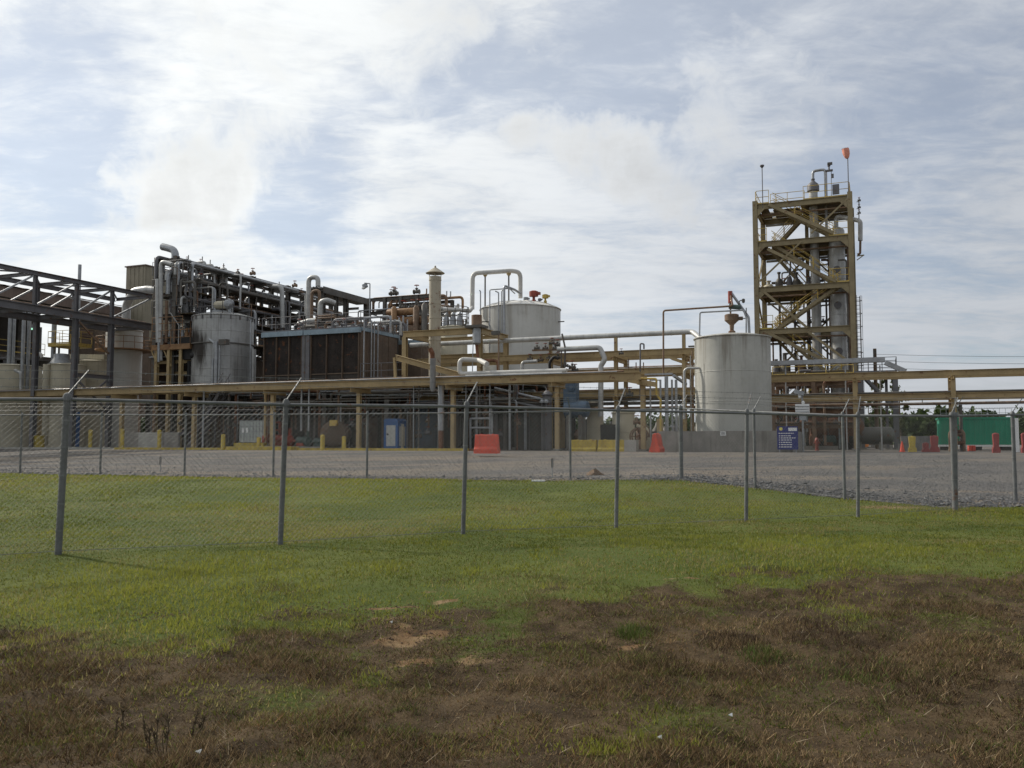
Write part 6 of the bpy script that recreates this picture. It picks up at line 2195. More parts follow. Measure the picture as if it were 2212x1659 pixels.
pipe('tall silver inverted U pipe beside the overhead pipe frame', [Q(666, 690, 11), Q(667, 599, 11), Q(687, 599, 11), Q(687, 618, 11)], .2, 'silver', R=.45, n=12)
pipe('silver pipe doubling the inverted U pipe', [Q(661, 680, 11.4), Q(661, 638, 11.4)], .14, 'silver')
pipe('small silver elbow tucked inside the inverted U pipe', [Q(673, 690, 10.6), Q(674, 630, 10.6), Q(690, 627, 10.6), Q(690, 655, 10.6)], .14, 'rust_pipe', R=.3)
pipe('silver S bend pipe standing on the cooling unit roof', [Q(645, 700, 9), Q(668, 693, 9), Q(691, 692, 9), Q(692, 652, 9), Q(706, 648, 9), Q(724, 655, 9.5)], .2, 'silver', R=.4, n=12)
for k, (x, y) in enumerate([(625, 702), (652, 706), (712, 700), (735, 699), (749, 697)]):
    c = Q(x, y, 8)
    MB().lathe(Vector((c.x, c.y, hc1 - .05)), [(.3, 0), (.3, .5), (.22, .62), (.1, .65)], 14).build('roof_pot', 'galv', None, 'grey pot vent on the cooling unit roof', 'vent', 'pot vents on the cooling unit roof')
rnd = random.Random(41)
pc = thing('roof_pipework', 'low tangle of pipes and rails on the cooling unit roof', 'pipes', PL((ca + cb) / 2, 6, hc1))
for k in range(26):
    u = rnd.uniform(ca + .3, cb - 1)
    v = rnd.uniform(vc + .8, vcb + 2)
    r = rnd.choice([.04, .06, .09, .12])
    h = hc1 + rnd.uniform(.25, 1.3)
    b_ = min(cb + .5, u + rnd.uniform(.8, 3.5))
    MB().tube(fillet([PL(u, v, hc1 - .05), PL(u, v, h), PL(b_, v, h), PL(b_, v, hc1 - .05)], r * 3), r, 7).build('pipe', rnd.choice(['galv', 'silver', 'rust_pipe', 'dark_steel', 'grey_steel']), pc)
for k in range(12):
    valve(pc, PL(rnd.uniform(ca + .5, cb - .5), rnd.uniform(vc + .6, vcb), hc1 + rnd.uniform(.2, .8)), rnd.choice([.14, .2]), rnd.choice(['grey_steel', 'galv', 'rust_pipe']))
guardrail(pc, [PL(ca, vcb, hc1 - .05), PL(cb, vcb, hc1 - .05)], 'grey_steel')
# floodlight
ufl = U_(795.5, 10)
fl2 = thing('floodlight_pole', 'thin pole with a drooping floodlight above the overhead pipe frame', 'floodlight', PL(ufl, 10, HD))
hh = H_(795, 613, 10)
MB().tube(fillet([PL(ufl, 10, HD), PL(ufl, 10, hh), PL(ufl - .5, 10, hh + .08)], .08), .045, 8).build('pole', 'galv', fl2)
hd_ = MB().box(PL(ufl - .42, 9.95, hh - .16), UX * .15 + ZX * .05, VX * .16, ZX * .13 - UX * .04).build('lamp_head', 'galv', fl2)
MB().box(PL(ufl - .50, 9.9, hh - .34), UX * .11 + ZX * .04, VX * .13, ZX * .05 - UX * .02).build('lens', 'lamp_glass', hd_)
# lower pipe gallery to the right of it
vq = 17.0
q0, q1 = U_(794, vq), U_(1012, vq)
hq = H_(838, 642, vq)
pg = thing('pipe_gallery', 'crowded pipe gallery with orange exchangers between the cooling unit and the chimney', 'pipe gallery', PL((q0 + q1) / 2, vq, 0))
for f in np.linspace(0, .66, 5):
    u = q0 + (q1 - q0) * f
    for v in (vq, vq + 3.5):
        col_(pg, u, v, 0, hq, .28, 'dark_steel')
for v in (vq, vq + 3.5):
    for h in (hq, hq - 1.2, hq - 2.6, hq - 4.2):
        MB().ibeam(PL(q0, v, h - .14), PL(q0 + (q1 - q0) * .66, v, h - .14), .2, .28).build('beam', 'dark_steel', pg)
rnd = random.Random(77)
for k in range(26):
    v = vq - .3 + rnd.uniform(0, 3.6)
    h = rnd.choice([hq, hq - 1.2, hq - 2.6, hq - 4.2]) + .12
    a_ = q0 + rnd.uniform(-1, 5)
    b_ = q0 + (q1 - q0) * rnd.uniform(.5, .85)
    r = rnd.choice([.06, .09, .12])
    MB().tube(fillet([PL(a_, v, h - rnd.choice([.6, 1.1])), PL(a_, v, h), PL(b_, v, h), PL(b_, v, h + rnd.choice([-1.0, .5]))], r * 3), r, 8).build('pipe', rnd.choice(['silver', 'rust_pipe', 'dark_steel', 'galv', 'orange_steel']), pg)
for k in range(16):
    valve(pg, PL(q0 + rnd.uniform(1, (q1 - q0) * .64), vq - .2, rnd.choice([hq + .25, hq - 1.0, hq - 2.4])), rnd.choice([.18, .22, .28]))
for k, (x, y, L, R_) in enumerate([(885, 693, 3.2, .35), (868, 674, 2.6, .3), (905, 711, 3.0, .4)]):
    c = Q(x, y, 14.5)
    hvessel(['orange brown heat exchanger, middle of three by the chimney', 'orange brown heat exchanger, topmost of three by the chimney', 'orange brown heat exchanger, lowest of three by the chimney'][k], c, UX, L, R_, 'orange_steel' if k != 2 else 'rust_pipe', saddles=False, name='heat_exchanger', cat='heat exchanger')
for k, (x, y0, m_) in enumerate([(849, 662, 'orange_steel'), (838, 690, 'rust'), (897, 660, 'rust_pipe'), (915, 655, 'dark_steel'), (830, 700, 'galv')]):
    u = U_(x, 14)
    MB().lathe(PL(u, 14, HD), [(.25, 0), (.25, H_(x, y0, 14) - HD - .2), (.12, H_(x, y0, 14) - HD)], 14).build('column', m_, pg)
for k in range(7):
    x = 824 + k * 9
    u = U_(x, 9)
    pipe('grey upright pipe behind the equipment cabin', [PL(u, 9, HD), PL(u, 9, H_(x, 690 - 4 * (k % 3), 9))], .06, 'galv', name='riser_pipe', group='upright pipes behind the cabin', joints=False)
# curved walkway rails over the cream vessel
um, vm = U_(980, 14), 14
Rm = 29 / 1897 * Q(980, 750, 14).y
hm = H_(980, 708, 14)
mt = tank('storage_tank', 'cream tank topped by a round railed walkway between chimney and white tank', 'tank', um, vm, Rm, HD if um < du1 else 0, hm, 'cream_tank', 'cream_tank', .2, seams=[hm - 1.2, hm - 2.3])
mb = MB()
for z in (.4, .8, 1.2, 1.6):
    mb.tube(ring(PL(um, vm, hm + z), Rm + .1, 0, 32), .03, 5, cap=False)
for a in np.linspace(0, 2 * math.pi, 13)[:-1]:
    c = PL(um + (Rm + .1) * math.cos(a), vm + (Rm + .1) * math.sin(a), hm)
    mb.tube([c, c + ZX * 1.6], .03, 5)
mb.build('guardrail', 'dark_steel', mt)
for k in range(3):
    MB().lathe(PL(um - .6 + k * .6, vm - .2, hm + .15), [(.25, 0), (.25, .5), (.15, .8), (.2, .9), (.05, 1.1)], 12).build('roof_fitting', 'galv', mt)
pipe('pale pipe leading from the gallery towards the white tank loop', [Q(930, 662, 14), Q(958, 668, 14), Q(985, 669, 14.5), Q(1015, 672, 16.5), Q(1020, 665, 17)], .16, 'white_pipe', R=.4)

# ------------------------------------------------------------------ big white tank with its pipe loop
uw, vw = U_(1124, 20), 20.0
RW, HW = 3.43, 11.76
wt_ = tank('storage_tank', 'large white tank with a domed roof behind the yellow frame', 'tank', uw, vw, RW, 0, HW, 'white_tank', 'white_roof', .75, seams=[], n=80)
for k in range(16):
    a = k * math.pi / 8
    p, q = PL(uw + RW * math.cos(a), vw + RW * math.sin(a), HW + .05), PL(uw + .3 * math.cos(a), vw + .3 * math.sin(a), HW + .78)
    MB().tube([p, p.lerp(q, .3) + ZX * .18, p.lerp(q, .65) + ZX * .14, q], .03, 5).build('roof_rib', 'white_roof', wt_)
vl = 17.5
pipe('tall white pipe loop arching over the roof of the white tank', [Q(1020, 668, vl), Q(1021, 590, vl), Q(1060, 588, vl + .5), Q(1104, 585, vl + 1.5), Q(1124, 588, vl + 2.5), Q(1124, 644, vl + 2.5)], .19, 'white_pipe', R=.55, n=12)
for (x, y0, y1) in ((1048, 594, 660), (1099, 592, 648)):
    c = Q(x, y0, vl + .8)
    e = Q(x, y1, vl + .8)
    sp = thing('loop_support', 'dark post holding up the pipe loop ' + ('at the tank edge' if x < 1060 else 'near the roof centre'), 'support', Vector((e.x, e.y, e.z)))
    MB().tube([Vector((e.x, e.y, HW if x > 1060 else 0)), c], .07, 8).build('post', 'dark_steel', sp)
    MB().lathe(c, [(.05, -.2), (.2, 0), (.2, .1)], 10).build('saddle', 'tan_steel', sp)
for k, (x, y0, x2, v) in enumerate([(1058, 626, 1100, 16.2), (1038, 630, 1036, 16.2), (1077, 632, 1070, 16.4), (1084, 628, 1090, 16.3)]):
    pts = [Q(x, 770, v), Q(x, y0, v), Q(x2, y0 - 3, v)] + ([Q(x2 + 12, y0 + 8, v + 2)] if k == 0 else [])
    pipe(['thin pipe bent over the rim of the white tank', 'thin outer pipe at the left rim of the white tank', 'thin pipe beside the ladder of the white tank', 'thin pipe ending at the white tank roof'][k], pts, .05, 'galv', R=.12, joints=False)
pipe('thicker pipe climbing the white tank and sloping over its roof', [Q(1089, 735, 16), Q(1089, 617, 16), Q(1112, 626, 17.5), Q(1124, 634, 19)], .10, 'galv', R=.25)
for k, (x, y, m_, s) in enumerate([(1153, 644, 'red_paint', .38), (1178, 645, 'handrail_yellow', .26), (1136, 641, 'galv', .22), (1166, 640, 'grey_steel', .16)]):
    c = Q(x, y, 19.5)
    c.z = HW + .35
    vv2 = thing('roof_fitting', ['red actuator on the white tank roof', 'yellow topped valve on the white tank roof', 'grey vent on the white tank roof', 'slim grey mast on the white tank roof'][k], 'fitting', c)
    MB().lathe(c, [(s * .5, 0), (s * .5, s), (s * .3, s * 1.1), (s * .3, s * 1.7), (s * 1.0, s * 1.8), (s * 1.0, s * 2.9), (s * .5, s * 3.1)], 14).build('body', m_, vv2)
    MB().box(c + ZX * s * 2.4 + UX * s * .9, UX * s * .6, VX * s * .4, ZX * s * .3).build('arm', m_, vv2)
for (x, y) in ((1046, 683), (1082, 680), (1208, 683)):
    c = Q(x, y + 12, 17.0 if x < 1200 else 20.0)
    MB().bar(c - UX * .45, c + UX * .45, .08, .08).build('rim_bracket', 'dark_steel', wt_)

# ------------------------------------------------------------------ chimney, yellow frame, small stack
us_, vs2 = U_(938, 4.4), 4.4
hk = H_(938, 598, vs2)
ch = thing('chimney', 'tan round chimney with a conical rain cap rising through the yellow frame', 'chimney', PL(us_, vs2, HD))
MB().lathe(PL(us_, vs2, HD), [(.5, 0), (.5, .1), (.41, .12), (.41, hk - HD)], 32).build('shaft', 'stack_paint', ch)
for h in (hk - .25, hk - 1.9, hk - 2.9, hk - 4.4):
    MB().lathe(PL(us_, vs2, h), [(.412, -.04), (.435, -.03), (.435, .03), (.412, .04)], 32).build('band', 'stack_paint', ch)
for k in range(4):
    a = k * math.pi / 2 + .4
    MB().tube([PL(us_ + .4 * math.cos(a), vs2 + .4 * math.sin(a), hk - .2), PL(us_ + .4 * math.cos(a), vs2 + .4 * math.sin(a), hk + .4)], .022, 6).build('cap_rod', 'stack_paint', ch)
MB().lathe(PL(us_, vs2, hk + .22), [(.64, 0), (.66, .03), (.36, .24), (.08, .42), (.05, .54), (0, .56)], 32).build('rain_cap', 'stack_paint', ch)
vy = 2.7
ya, yb = U_(873, vy), U_(1036, vy)
hy1 = H_(873, 716, vy)
vyb = uv(QU(1093, 760, yb))[1]
yf = thing('beam_cage', 'yellow painted box frame of heavy beams around the chimney foot', 'frame', PL((ya + yb) / 2, vy, HB))
for u in (ya, yb):
    for v in (vy, vyb):
        col_(yf, u, v, HB if v == vy else HD, hy1 - .42, .3, 'tan_steel', foot=False)
for v in (vy, vyb):
    MB().ibeam(PL(ya - .15, v, hy1 - .21), PL(yb + .15, v, hy1 - .21), .28, .42).build('beam', 'tan_steel', yf)
for u in (ya, yb):
    MB().ibeam(PL(u, vy + .15, hy1 - .21), PL(u, vyb - .15, hy1 - .21), .28, .40).build('beam', 'tan_steel', yf)
MB().ibeam(PL(ya, vyb, hy1 - 1.4), PL(yb, vyb, hy1 - 1.4), .22, .36).build('beam', 'tan_steel', yf)
p, q = Q(855, 772, 1.6), Q(1000, 812, 0.6)
sb_ = thing('sloping_beam', 'heavy tan beam sloping down to the front rack below the chimney', 'beam', q)
MB().ibeam(p, q, .24, .36).build('beam', 'tan_steel', sb_)
MB().bar(p - UX * .1, PL(uv(p)[0], uv(p)[1], HB), .16, .16).build('strut', 'tan_steel', sb_)
ux_, vx_ = U_(1029, 2.2), 2.2
fs = thing('filter_stack', 'short stack of rusty top and grey pot under a square flange', 'stack', PL(ux_, vx_, HB))
z0, z1, z2 = H_(1029, 741, vx_), H_(1029, 709, vx_), H_(1029, 680, vx_)
MB().lathe(PL(ux_, vx_, z0), [(.12, -.12), (.27, 0), (.27, z1 - z0)], 24).build('pot', 'galv', fs)
MB().pbox(ux_ - .62, ux_ + .62, vx_ - .5, vx_ + .5, z1 + .002, z1 + .16).build('flange', 'dark_steel', fs)
MB().lathe(PL(ux_, vx_, z1 + .162), [(.34, 0), (.34, z2 - z1 - .2), (.29, z2 - z1 - .18)], 24).build('top', 'rust_pipe', fs)
MB().tube(fillet([PL(ux_, vx_, z0 - .1), PL(ux_ + .1, vx_, H_(1029, 778, vx_)), Q(1076, 779, vx_), PL(uv(Q(1076, 779, vx_))[0], vx_, HB + .05)], .3), .1, 10).build('outlet', 'rust', fs)
MB().tube([PL(ux_ - .25, vx_, z0 + .1), PL(ux_ - .3, vx_, HB + .05)], .03, 6).build('drain', 'galv', fs)
# lamp on a post at the frame
ul2 = U_(1077, 1.0)
lp = thing('lamp_post', 'rusty lamp post with a square head in front of the yellow frame', 'lamp', PL(ul2, 1.0, HB))
MB().tube([PL(ul2, 1.0, HB - .3), PL(ul2, 1.0, H_(1077, 720, 1.0))], .05, 8).build('post', 'rust_pipe', lp)
MB().box(PL(ul2 - .2, 1.0, H_(1077, 719, 1.0)), UX * .24, VX * .16, ZX * .12).build('head', 'dark_steel', lp)
# T pipe in front of the rack and its insulated drop
vtp = -.45
ut = U_(934, vtp)
tpipe = thing('drop_pipe', 'stubby galvanized drop leg with a rusty elbow hung on the front rack', 'pipe', PL(ut, vtp, HB))
MB().lathe(PL(ut, vtp, H_(934, 838, vtp)), [(.09, -.22), (.18, 0), (.18, 1.75), (.2, 1.78), (.2, H_(934, 775, vtp) - H_(934, 838, vtp))], 18).build('barrel', 'galv', tpipe)
MB().tube(fillet([Q(934, 776, vtp), Q(934, 764, vtp), Q(929, 753, vtp)], .2), .15, 12).build('elbow', 'rust', tpipe)
u9 = U_(952, .3)
MB_ = pipe('insulated grey drop pipe with a rusty foot under the front rack', [PL(u9, .3, H_(952, 930, .3)), PL(u9, .3, HB - .3)], .20, 'galv', name='drop_pipe', n=14)
MB().tube([PL(u9, .3, .12), PL(u9, .3, H_(952, 930, .3))], .15, 12).build('foot_pipe', 'rust', MB_)
MB().pbox(u9 - .25, u9 + .25, .05, .55, 0, .14).build('footing', 'concrete', MB_)

# ------------------------------------------------------------------ machines under the deck
pump('red pump skid beside the plastic tote', PL(U_(592, 1.2), 1.2, 0), UX, 1.25, 'red_paint', motor='red_paint')
pump('low red pump right of the thick fence post', PL(U_(640, 1.4), 1.4, 0), UX, 1.1, 'red_paint')
pump('small green pump left of the brown exchanger head', PL(U_(678, 1.4), 1.4, 0), UX, 1.0, 'motor_green')
rf = thing('red_frame', 'red painted pump frame with gauges beside the plastic tote', 'frame', PL(U_(590, 2.2), 2.2, 0))
for x in (578, 604):
    MB().ibeam(PL(U_(x, 2.2), 2.2, 0), PL(U_(x, 2.2), 2.2, 2.0), .14, .14, up=VX).build('post', 'red_paint', rf)
for h in (.9, 1.4, 1.95):
    MB().ibeam(PL(U_(578, 2.2), 2.2, h), PL(U_(604, 2.2), 2.2, h), .12, .14).build('bar', 'red_paint', rf)
MB().lathe(PL(U_(590, 2.2), 2.0, 1.6), [(.16, 0), (.16, .08), (0, .085)], 14, axis=-VX).build('gauge', 'sign_white', rf)
# tote
vt2 = .9
ti, tj = U_(517, vt2), U_(570, vt2)
z0t, z1t = .55, H_(540, 909, vt2)
to = thing('plastic_tote', 'grey caged plastic tote standing on a yellow spill pallet', 'tote', PL((ti + tj) / 2, vt2, 0))
mb = MB()
ck = .12
mb.prism([PL(ti + ck, vt2, z0t), PL(tj - ck, vt2, z0t), PL(tj, vt2, z0t + ck), PL(tj, vt2, z1t - ck), PL(tj - ck, vt2, z1t), PL(ti + ck, vt2, z1t), PL(ti, vt2, z1t - ck), PL(ti, vt2, z0t + ck)], VX * 1.1)
mb.build('bottle', 'tote_plastic', to)
for k in range(8):
    u = ti + (tj - ti) * (k + .5) / 8
    MB().tube([PL(u, vt2 - .03, z0t - .02), PL(u, vt2 - .03, z1t + .02)], .018, 5).build('cage_bar', 'galv', to)
for k in range(5):
    z = z0t + (z1t - z0t) * k / 4
    MB().tube([PL(ti - .02, vt2 - .045, z), PL(tj + .02, vt2 - .045, z)], .018, 5).build('cage_bar', 'galv', to)
for k in (0, 1):
    MB().pbox(ti + .25 + k * .35, ti + .45 + k * .35, vt2 - .07, vt2 - .065, z0t + .65, z0t + 1.0).build('label_card', 'sign_white', to)
MB().pbox(ti - .25, tj + .2, vt2 - .3, vt2 + 1.4, 0, .5).build('spill_pallet', 'safety_yellow', to)
# exchanger head
vx2 = 1.4
cx2 = PL(U_(720, vx2), vx2, H_(720, 937, vx2))
hx = thing('exchanger_head', 'brown flanged exchanger head with a cream top patch behind yellow bollards', 'heat exchanger', Vector((cx2.x, cx2.y, 0)))
ax = (VX * .9 - UX * .43).normalized()
MB().lathe(cx2 - ax * .25, [(.3, 0), (.74, .08), (.84, .16), (.84, .42), (.92, .43), (.92, .62), (.8, .63), (.8, 3.5)], 28, axis=ax).build('head', 'brown_panel', hx)
for k in range(16):
    a = k * math.pi / 8
    s = ax.cross(ZX).normalized()
    MB().tube([cx2 - ax * .02 + (s * math.cos(a) + ZX * math.sin(a)) * .88 + ax * .1, cx2 + (s * math.cos(a) + ZX * math.sin(a)) * .88 + ax * .45], .03, 6).build('bolt', 'rust', hx)
MB().box(cx2 + ax * 1.5 - ZX * (cx2.z / 2 + .4), ax * .15, ax.cross(ZX) * .6, ZX * (cx2.z / 2 - .38)).build('saddle', 'concrete', hx)
MB().box(cx2 + ZX * .72 + UX * .25 - VX * .35, UX * .3, VX * .06, ZX * .2).build('patch', 'handrail_yellow', hx)
# portable toilet
vq2 = 2.0
pt = thing('portable_toilet', 'blue portable toilet with a white door under the deck', 'portable toilet', PL(U_(848, vq2), vq2, 0))
a_, b_ = U_(829, vq2), U_(859, vq2)
hpt = H_(848, 905, vq2)
MB().pbox(a_, b_, vq2, vq2 + 1.15, .08, hpt - .14).build('body', 'toilet_blue', pt)
MB().pbox(a_ - .06, b_ + .06, vq2 - .06, vq2 + 1.2, -.02, .078).build('skid', 'toilet_blue', pt)
MB().prism([PL(a_ - .04, vq2 - .04, hpt - .138), PL(b_ + .04, vq2 - .04, hpt - .138), PL(b_ - .12, vq2 - .02, hpt + .02), PL(a_ + .12, vq2 - .02, hpt + .02)], VX * 1.2).build('roof', 'toilet_blue', pt)
dr = MB().pbox(a_ + .2, b_ - .17, vq2 - .03, vq2 - .003, .28, hpt - .42).build('door', 'door_white', pt)
MB().pbox(a_ + .27, a_ + .38, vq2 - .06, vq2 - .032, 1.0, 1.12).build('latch', 'black', dr)
MB().pbox(b_ + .003, b_ + .03, vq2 + .2, vq2 + .95, .3, hpt - .5).build('side_panel', 'door_white', pt)
c = U_(866, vq2 + .6)
pipe('pale narrow cylinder standing right of the portable toilet', [PL(c, vq2 + .6, 0), PL(c, vq2 + .6, 1.75)], .2, 'cream_tank', name='gas_cylinder', cat='cylinder', joints=False)
# blue vertical vessel in the dark
ub3 = U_(922, 8.2)
bv = tank('blue_vessel', 'dull blue upright vessel in the dark under the deck', 'vessel', ub3, 8.2, .95, 0, 3.6, 'vessel_blue', 'vessel_blue', .35, seams=[1.2, 2.4], n=40)
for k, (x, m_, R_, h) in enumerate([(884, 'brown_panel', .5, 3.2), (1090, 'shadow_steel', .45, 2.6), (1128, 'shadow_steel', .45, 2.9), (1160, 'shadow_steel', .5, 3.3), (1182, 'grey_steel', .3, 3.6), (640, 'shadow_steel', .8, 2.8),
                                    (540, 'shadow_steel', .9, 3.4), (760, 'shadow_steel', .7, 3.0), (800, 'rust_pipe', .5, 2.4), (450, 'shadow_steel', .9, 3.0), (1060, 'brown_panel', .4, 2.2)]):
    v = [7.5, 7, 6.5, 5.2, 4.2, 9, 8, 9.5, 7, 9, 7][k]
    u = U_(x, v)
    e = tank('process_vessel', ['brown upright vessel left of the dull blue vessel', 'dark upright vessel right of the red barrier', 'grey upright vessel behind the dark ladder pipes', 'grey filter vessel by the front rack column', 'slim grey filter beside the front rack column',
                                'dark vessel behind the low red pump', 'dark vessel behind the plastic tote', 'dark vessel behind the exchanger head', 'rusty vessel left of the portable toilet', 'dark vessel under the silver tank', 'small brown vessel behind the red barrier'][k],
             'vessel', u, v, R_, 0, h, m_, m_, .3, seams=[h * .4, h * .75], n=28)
for k, x in enumerate((1171, 1180)):
    u = U_(x, 3.8)
    MB().lathe(PL(u, 3.8, H_(x, 870, 3.8)), [(.05, -.1), (.16, 0), (.16, .12), (.1, .2), (0, .23)], 14).build('breather_cap', 'galv', None, 'pale domed breather cap beside the front rack column', 'vent', 'twin breather caps')
    MB_ = pipe('slim stand pipe carrying a pale breather cap', [PL(u, 3.8, 0), PL(u, 3.8, H_(x, 871, 3.8))], .06, 'grey_steel', name='stand_pipe', group='twin breather stand pipes', joints=False)
for k, (y, v) in enumerate(((904, 1.6), (924, 1.6))):
    h = H_(1040, y, v)
    pipe(['upper level pipe behind the red barrier', 'lower level pipe behind the red barrier'][k], [PL(U_(1016, v), v, 0.05), PL(U_(1016, v), v, h), PL(U_(1063, v), v, h), PL(U_(1063, v), v, .05)], .07, 'galv', R=.1)
rnd = random.Random(9)
cu_ = thing('pipe_clutter', 'tangle of dark pipes slung under the raised deck', 'pipes', PL(-20, 6, HD))
for k in range(100):
    v = rnd.uniform(2.0, 11)
    u = rnd.uniform(-38, du1 - 1)
    L = rnd.uniform(3, 9)
    h = rnd.uniform(2.9, 4.4)
    r = rnd.choice([.05, .07, .1])
    b_ = min(u + L, du1)
    pts = [PL(u, v, rnd.choice([.05, h - .6, 1.5])), PL(u, v, h), PL(b_, v, h), PL(b_, v, rnd.choice([.05, h - .8, 4.6]))]
    MB().tube(fillet(pts, r * 3), r, 7).build('pipe', rnd.choice(['dark_steel', 'rust_pipe', 'galv', 'grey_steel', 'rust']), cu_)
for k in range(64):
    valve(cu_, PL(rnd.uniform(-38, du1), rnd.uniform(1.9, 7), rnd.uniform(.8, 3.4)), rnd.choice([.14, .2]), rnd.choice(['dark_steel', 'rust_pipe', 'grey_steel']))
# sloping pipe bundle seen under the rack, right of the red barrier
for k in range(5):
    p, q = Q(1068, 838 + k * 7, 2.9 + k * .1), Q(1185, 866 + k * 6, 4.2 + k * .1)
    pipe(['topmost grey pipe of the sloping bundle right of the red barrier', 'brown pipe second from the top of the sloping bundle', 'dark pipe in the middle of the sloping bundle', 'grey pipe second from the bottom of the sloping bundle', 'lowest brown pipe of the sloping bundle right of the red barrier'][k], [p, q], .09, ['galv', 'rust_pipe', 'dark_steel'][k % 3], group='sloping pipe bundle under the rack', joints=False)
sl = thing('steel_stair', 'steep steel stair climbing to the deck under the silver tank', 'stair', PL(U_(405, .9), .9, 0))
stair(sl, PL(U_(404, 1.0), 1.0, .05), PL(U_(478, 1.0), 1.0, HD - .4), VX, .8, 'grey_steel', 'grey_steel')
# grouped drop pipes at the rack column
for k, (x, r, m_) in enumerate([(572, .1, 'tan_steel'), (578, .05, 'rust_pipe'), (583, .05, 'rust_pipe'), (588, .06, 'rust_pipe'), (650, .07, 'galv'), (666, .07, 'galv'), (424, .07, 'galv'), (438, .08, 'galv'), (331, .1, 'rust_pipe'), (300, .1, 'rust_pipe')]):
    v = .9
    u = U_(x, v)
    pipe(['tan drop pipe at the rack column beside the tote', 'brown drop pipe, first right of the tan one', 'brown drop pipe, second right of the tan one', 'brown drop pipe, third right of the tan one', 'pale leg of the loop pipe behind the thick fence post, left',
          'pale leg of the loop pipe behind the thick fence post, right', 'grey drop pipe over the steel stair foot', 'grey drop pipe beside the steel stair', 'brown drop pipe behind the low pale wall panel', 'brown drop pipe left of the low pale wall panel'][k],
         [PL(u, v, .05 if k not in (4, 5) else 1.3), PL(u, v, HB - .05)], r, m_, name='drop_pipe', joints=False)

# ------------------------------------------------------------------ right of the deck, behind the front rack
v5 = 4.6
bd_ = thing('blue_separator', 'blue grey duct box standing on a dark blue horizontal drum', 'separator', PL(U_(1245, v5), v5, 0))
ua_, ub_2 = U_(1221, v5), U_(1248, v5)
MB().pbox(ua_, ub_2, v5 - .35, v5 + .35, H_(1235, 874, v5), H_(1235, 822, v5)).build('duct', 'vessel_blue', bd_)
MB().lathe(PL(U_(1235, v5 - .36), v5 - .36, H_(1235, 838, v5)), [(.22, 0), (.22, .06), (.12, .065), (.12, .1), (0, .1)], 16, axis=-VX).build('port', 'vessel_blue', bd_)
zc = H_(1250, 884, v5)
MB().lathe(PL(U_(1222, v5), v5, zc), [(0, -.1), (.4, -.05), (.55, .05), (.55, 1.35), (.48, 1.5), (.25, 1.6), (0, 1.62)], 28, axis=UX).build('drum', 'vessel_blue', bd_)
for k in (.3, 1.1):
    MB().pbox(U_(1222, v5) + k - .12, U_(1222, v5) + k + .12, v5 - .4, v5 + .4, 0, zc - .35).build('saddle', 'dark_steel', bd_)
t5, u, v, R, h = small_tank('beige upright tank right of the blue drum', 1286, 8.5, 18, 872, 'cream_tank', seams=1)
t6, u, v, R, h = small_tank('pale rounded tank behind the yellow barriers', 1347, 4.6, 24, 892, 'cream_tank', rise=.25, seams=1)
MB().lathe(PL(u, v, h * .72), [(R + .005, 0), (R + .01, .0)], 8)
MB().pbox(U_(1297, 3.2), U_(1331, 3.2), 3.2, 4.0, 0.0, H_(1312, 917, 3.2)).build('black_skip', 'black', None, 'plain black steel bin behind the yellow barriers', 'bin')
hr_ = thing('hose_reel', 'big rusty spoked hose reel wheel beside the pale concrete block', 'hose reel', PL(U_(1379, .9), .9, 0))
cz = PL(U_(1379, .9), .9, H_(1379, 943, .9))
for s in (0, .45):
    MB().tube([cz + VX * s + UX * .5 * math.cos(a) + ZX * .5 * math.sin(a) for a in np.linspace(0, 2 * math.pi, 25)], .045, 6, cap=False).build('rim', 'rust_pipe', hr_)
    for k in range(6):
        a = k * math.pi / 3
        MB().tube([cz + VX * s, cz + VX * s + UX * .5 * math.cos(a) + ZX * .5 * math.sin(a)], .025, 5).build('spoke', 'rust_pipe', hr_)
MB().tube([cz - VX * .1, cz + VX * .55], .1, 10).build('hub', 'rust', hr_)
for s in (-.35, .35):
    MB().bar(PL(uv(cz)[0] + s, 1.12, 0), cz + VX * .22, .07, .07).build('stand', 'rust_pipe', hr_)
vm2 = thing('valve_tree', 'rusty valve assembly beside the hose reel under the rack end', 'valves', PL(U_(1398, 1.5), 1.5, 0))
b0 = PL(U_(1398, 1.5), 1.5, 0)
MB().tube(fillet([b0, b0 + ZX * 1.3, b0 + ZX * 1.55 - UX * .6], .2), .11, 10).build('riser', 'cream_tank', vm2)
MB().lathe(b0 + ZX * .0, [(.22, 0), (.22, .7), (.28, .72), (.28, .82), (0, .83)], 14).build('pot', 'cream_tank', vm2)
valve(vm2, b0 + ZX * 1.2 - UX * .3, .24, 'rust', 'rust')
valve(vm2, b0 + ZX * 1.7 - UX * .6, .2, 'rust_pipe', 'rust')
pipe('yellow gas pipe bracketed off the end of the front rack', [Q(1375, 818, .5), Q(1418, 818, .5), Q(1418, 852, .5), Q(1427, 864, .5), Q(1427, 935, .5)], .06, 'handrail_yellow', R=.12, joints=False)
MB().pbox(U_(1420, .6), U_(1432, .6), .5, .75, 0, H_(1426, 905, .6)).build('pipe_stand', 'tan_steel', None, 'tan box post under the yellow gas pipe', 'post')
gs_ = thing('pipe_stand', 'galvanized stand of thin posts with hanging conduits right of the rack end', 'frame', PL(U_(1440, 1.2), 1.2, 0))
for (x, w) in ((1406, .05), (1428, .06), (1441, .11), (1453, .06), (1462, .08)):
    u = U_(x, 1.2)
    MB().tube([PL(u, 1.2, 0), PL(u, 1.2, H_(x, 812 if w > .1 else 820, 1.2))], w, 8).build('post', 'galv', gs_)
MB().bar(PL(U_(1394, 1.2), 1.2, H_(1430, 808, 1.2)), PL(U_(1455, 1.2), 1.2, H_(1430, 808, 1.2)), .1, .1).build('rail', 'galv', gs_)
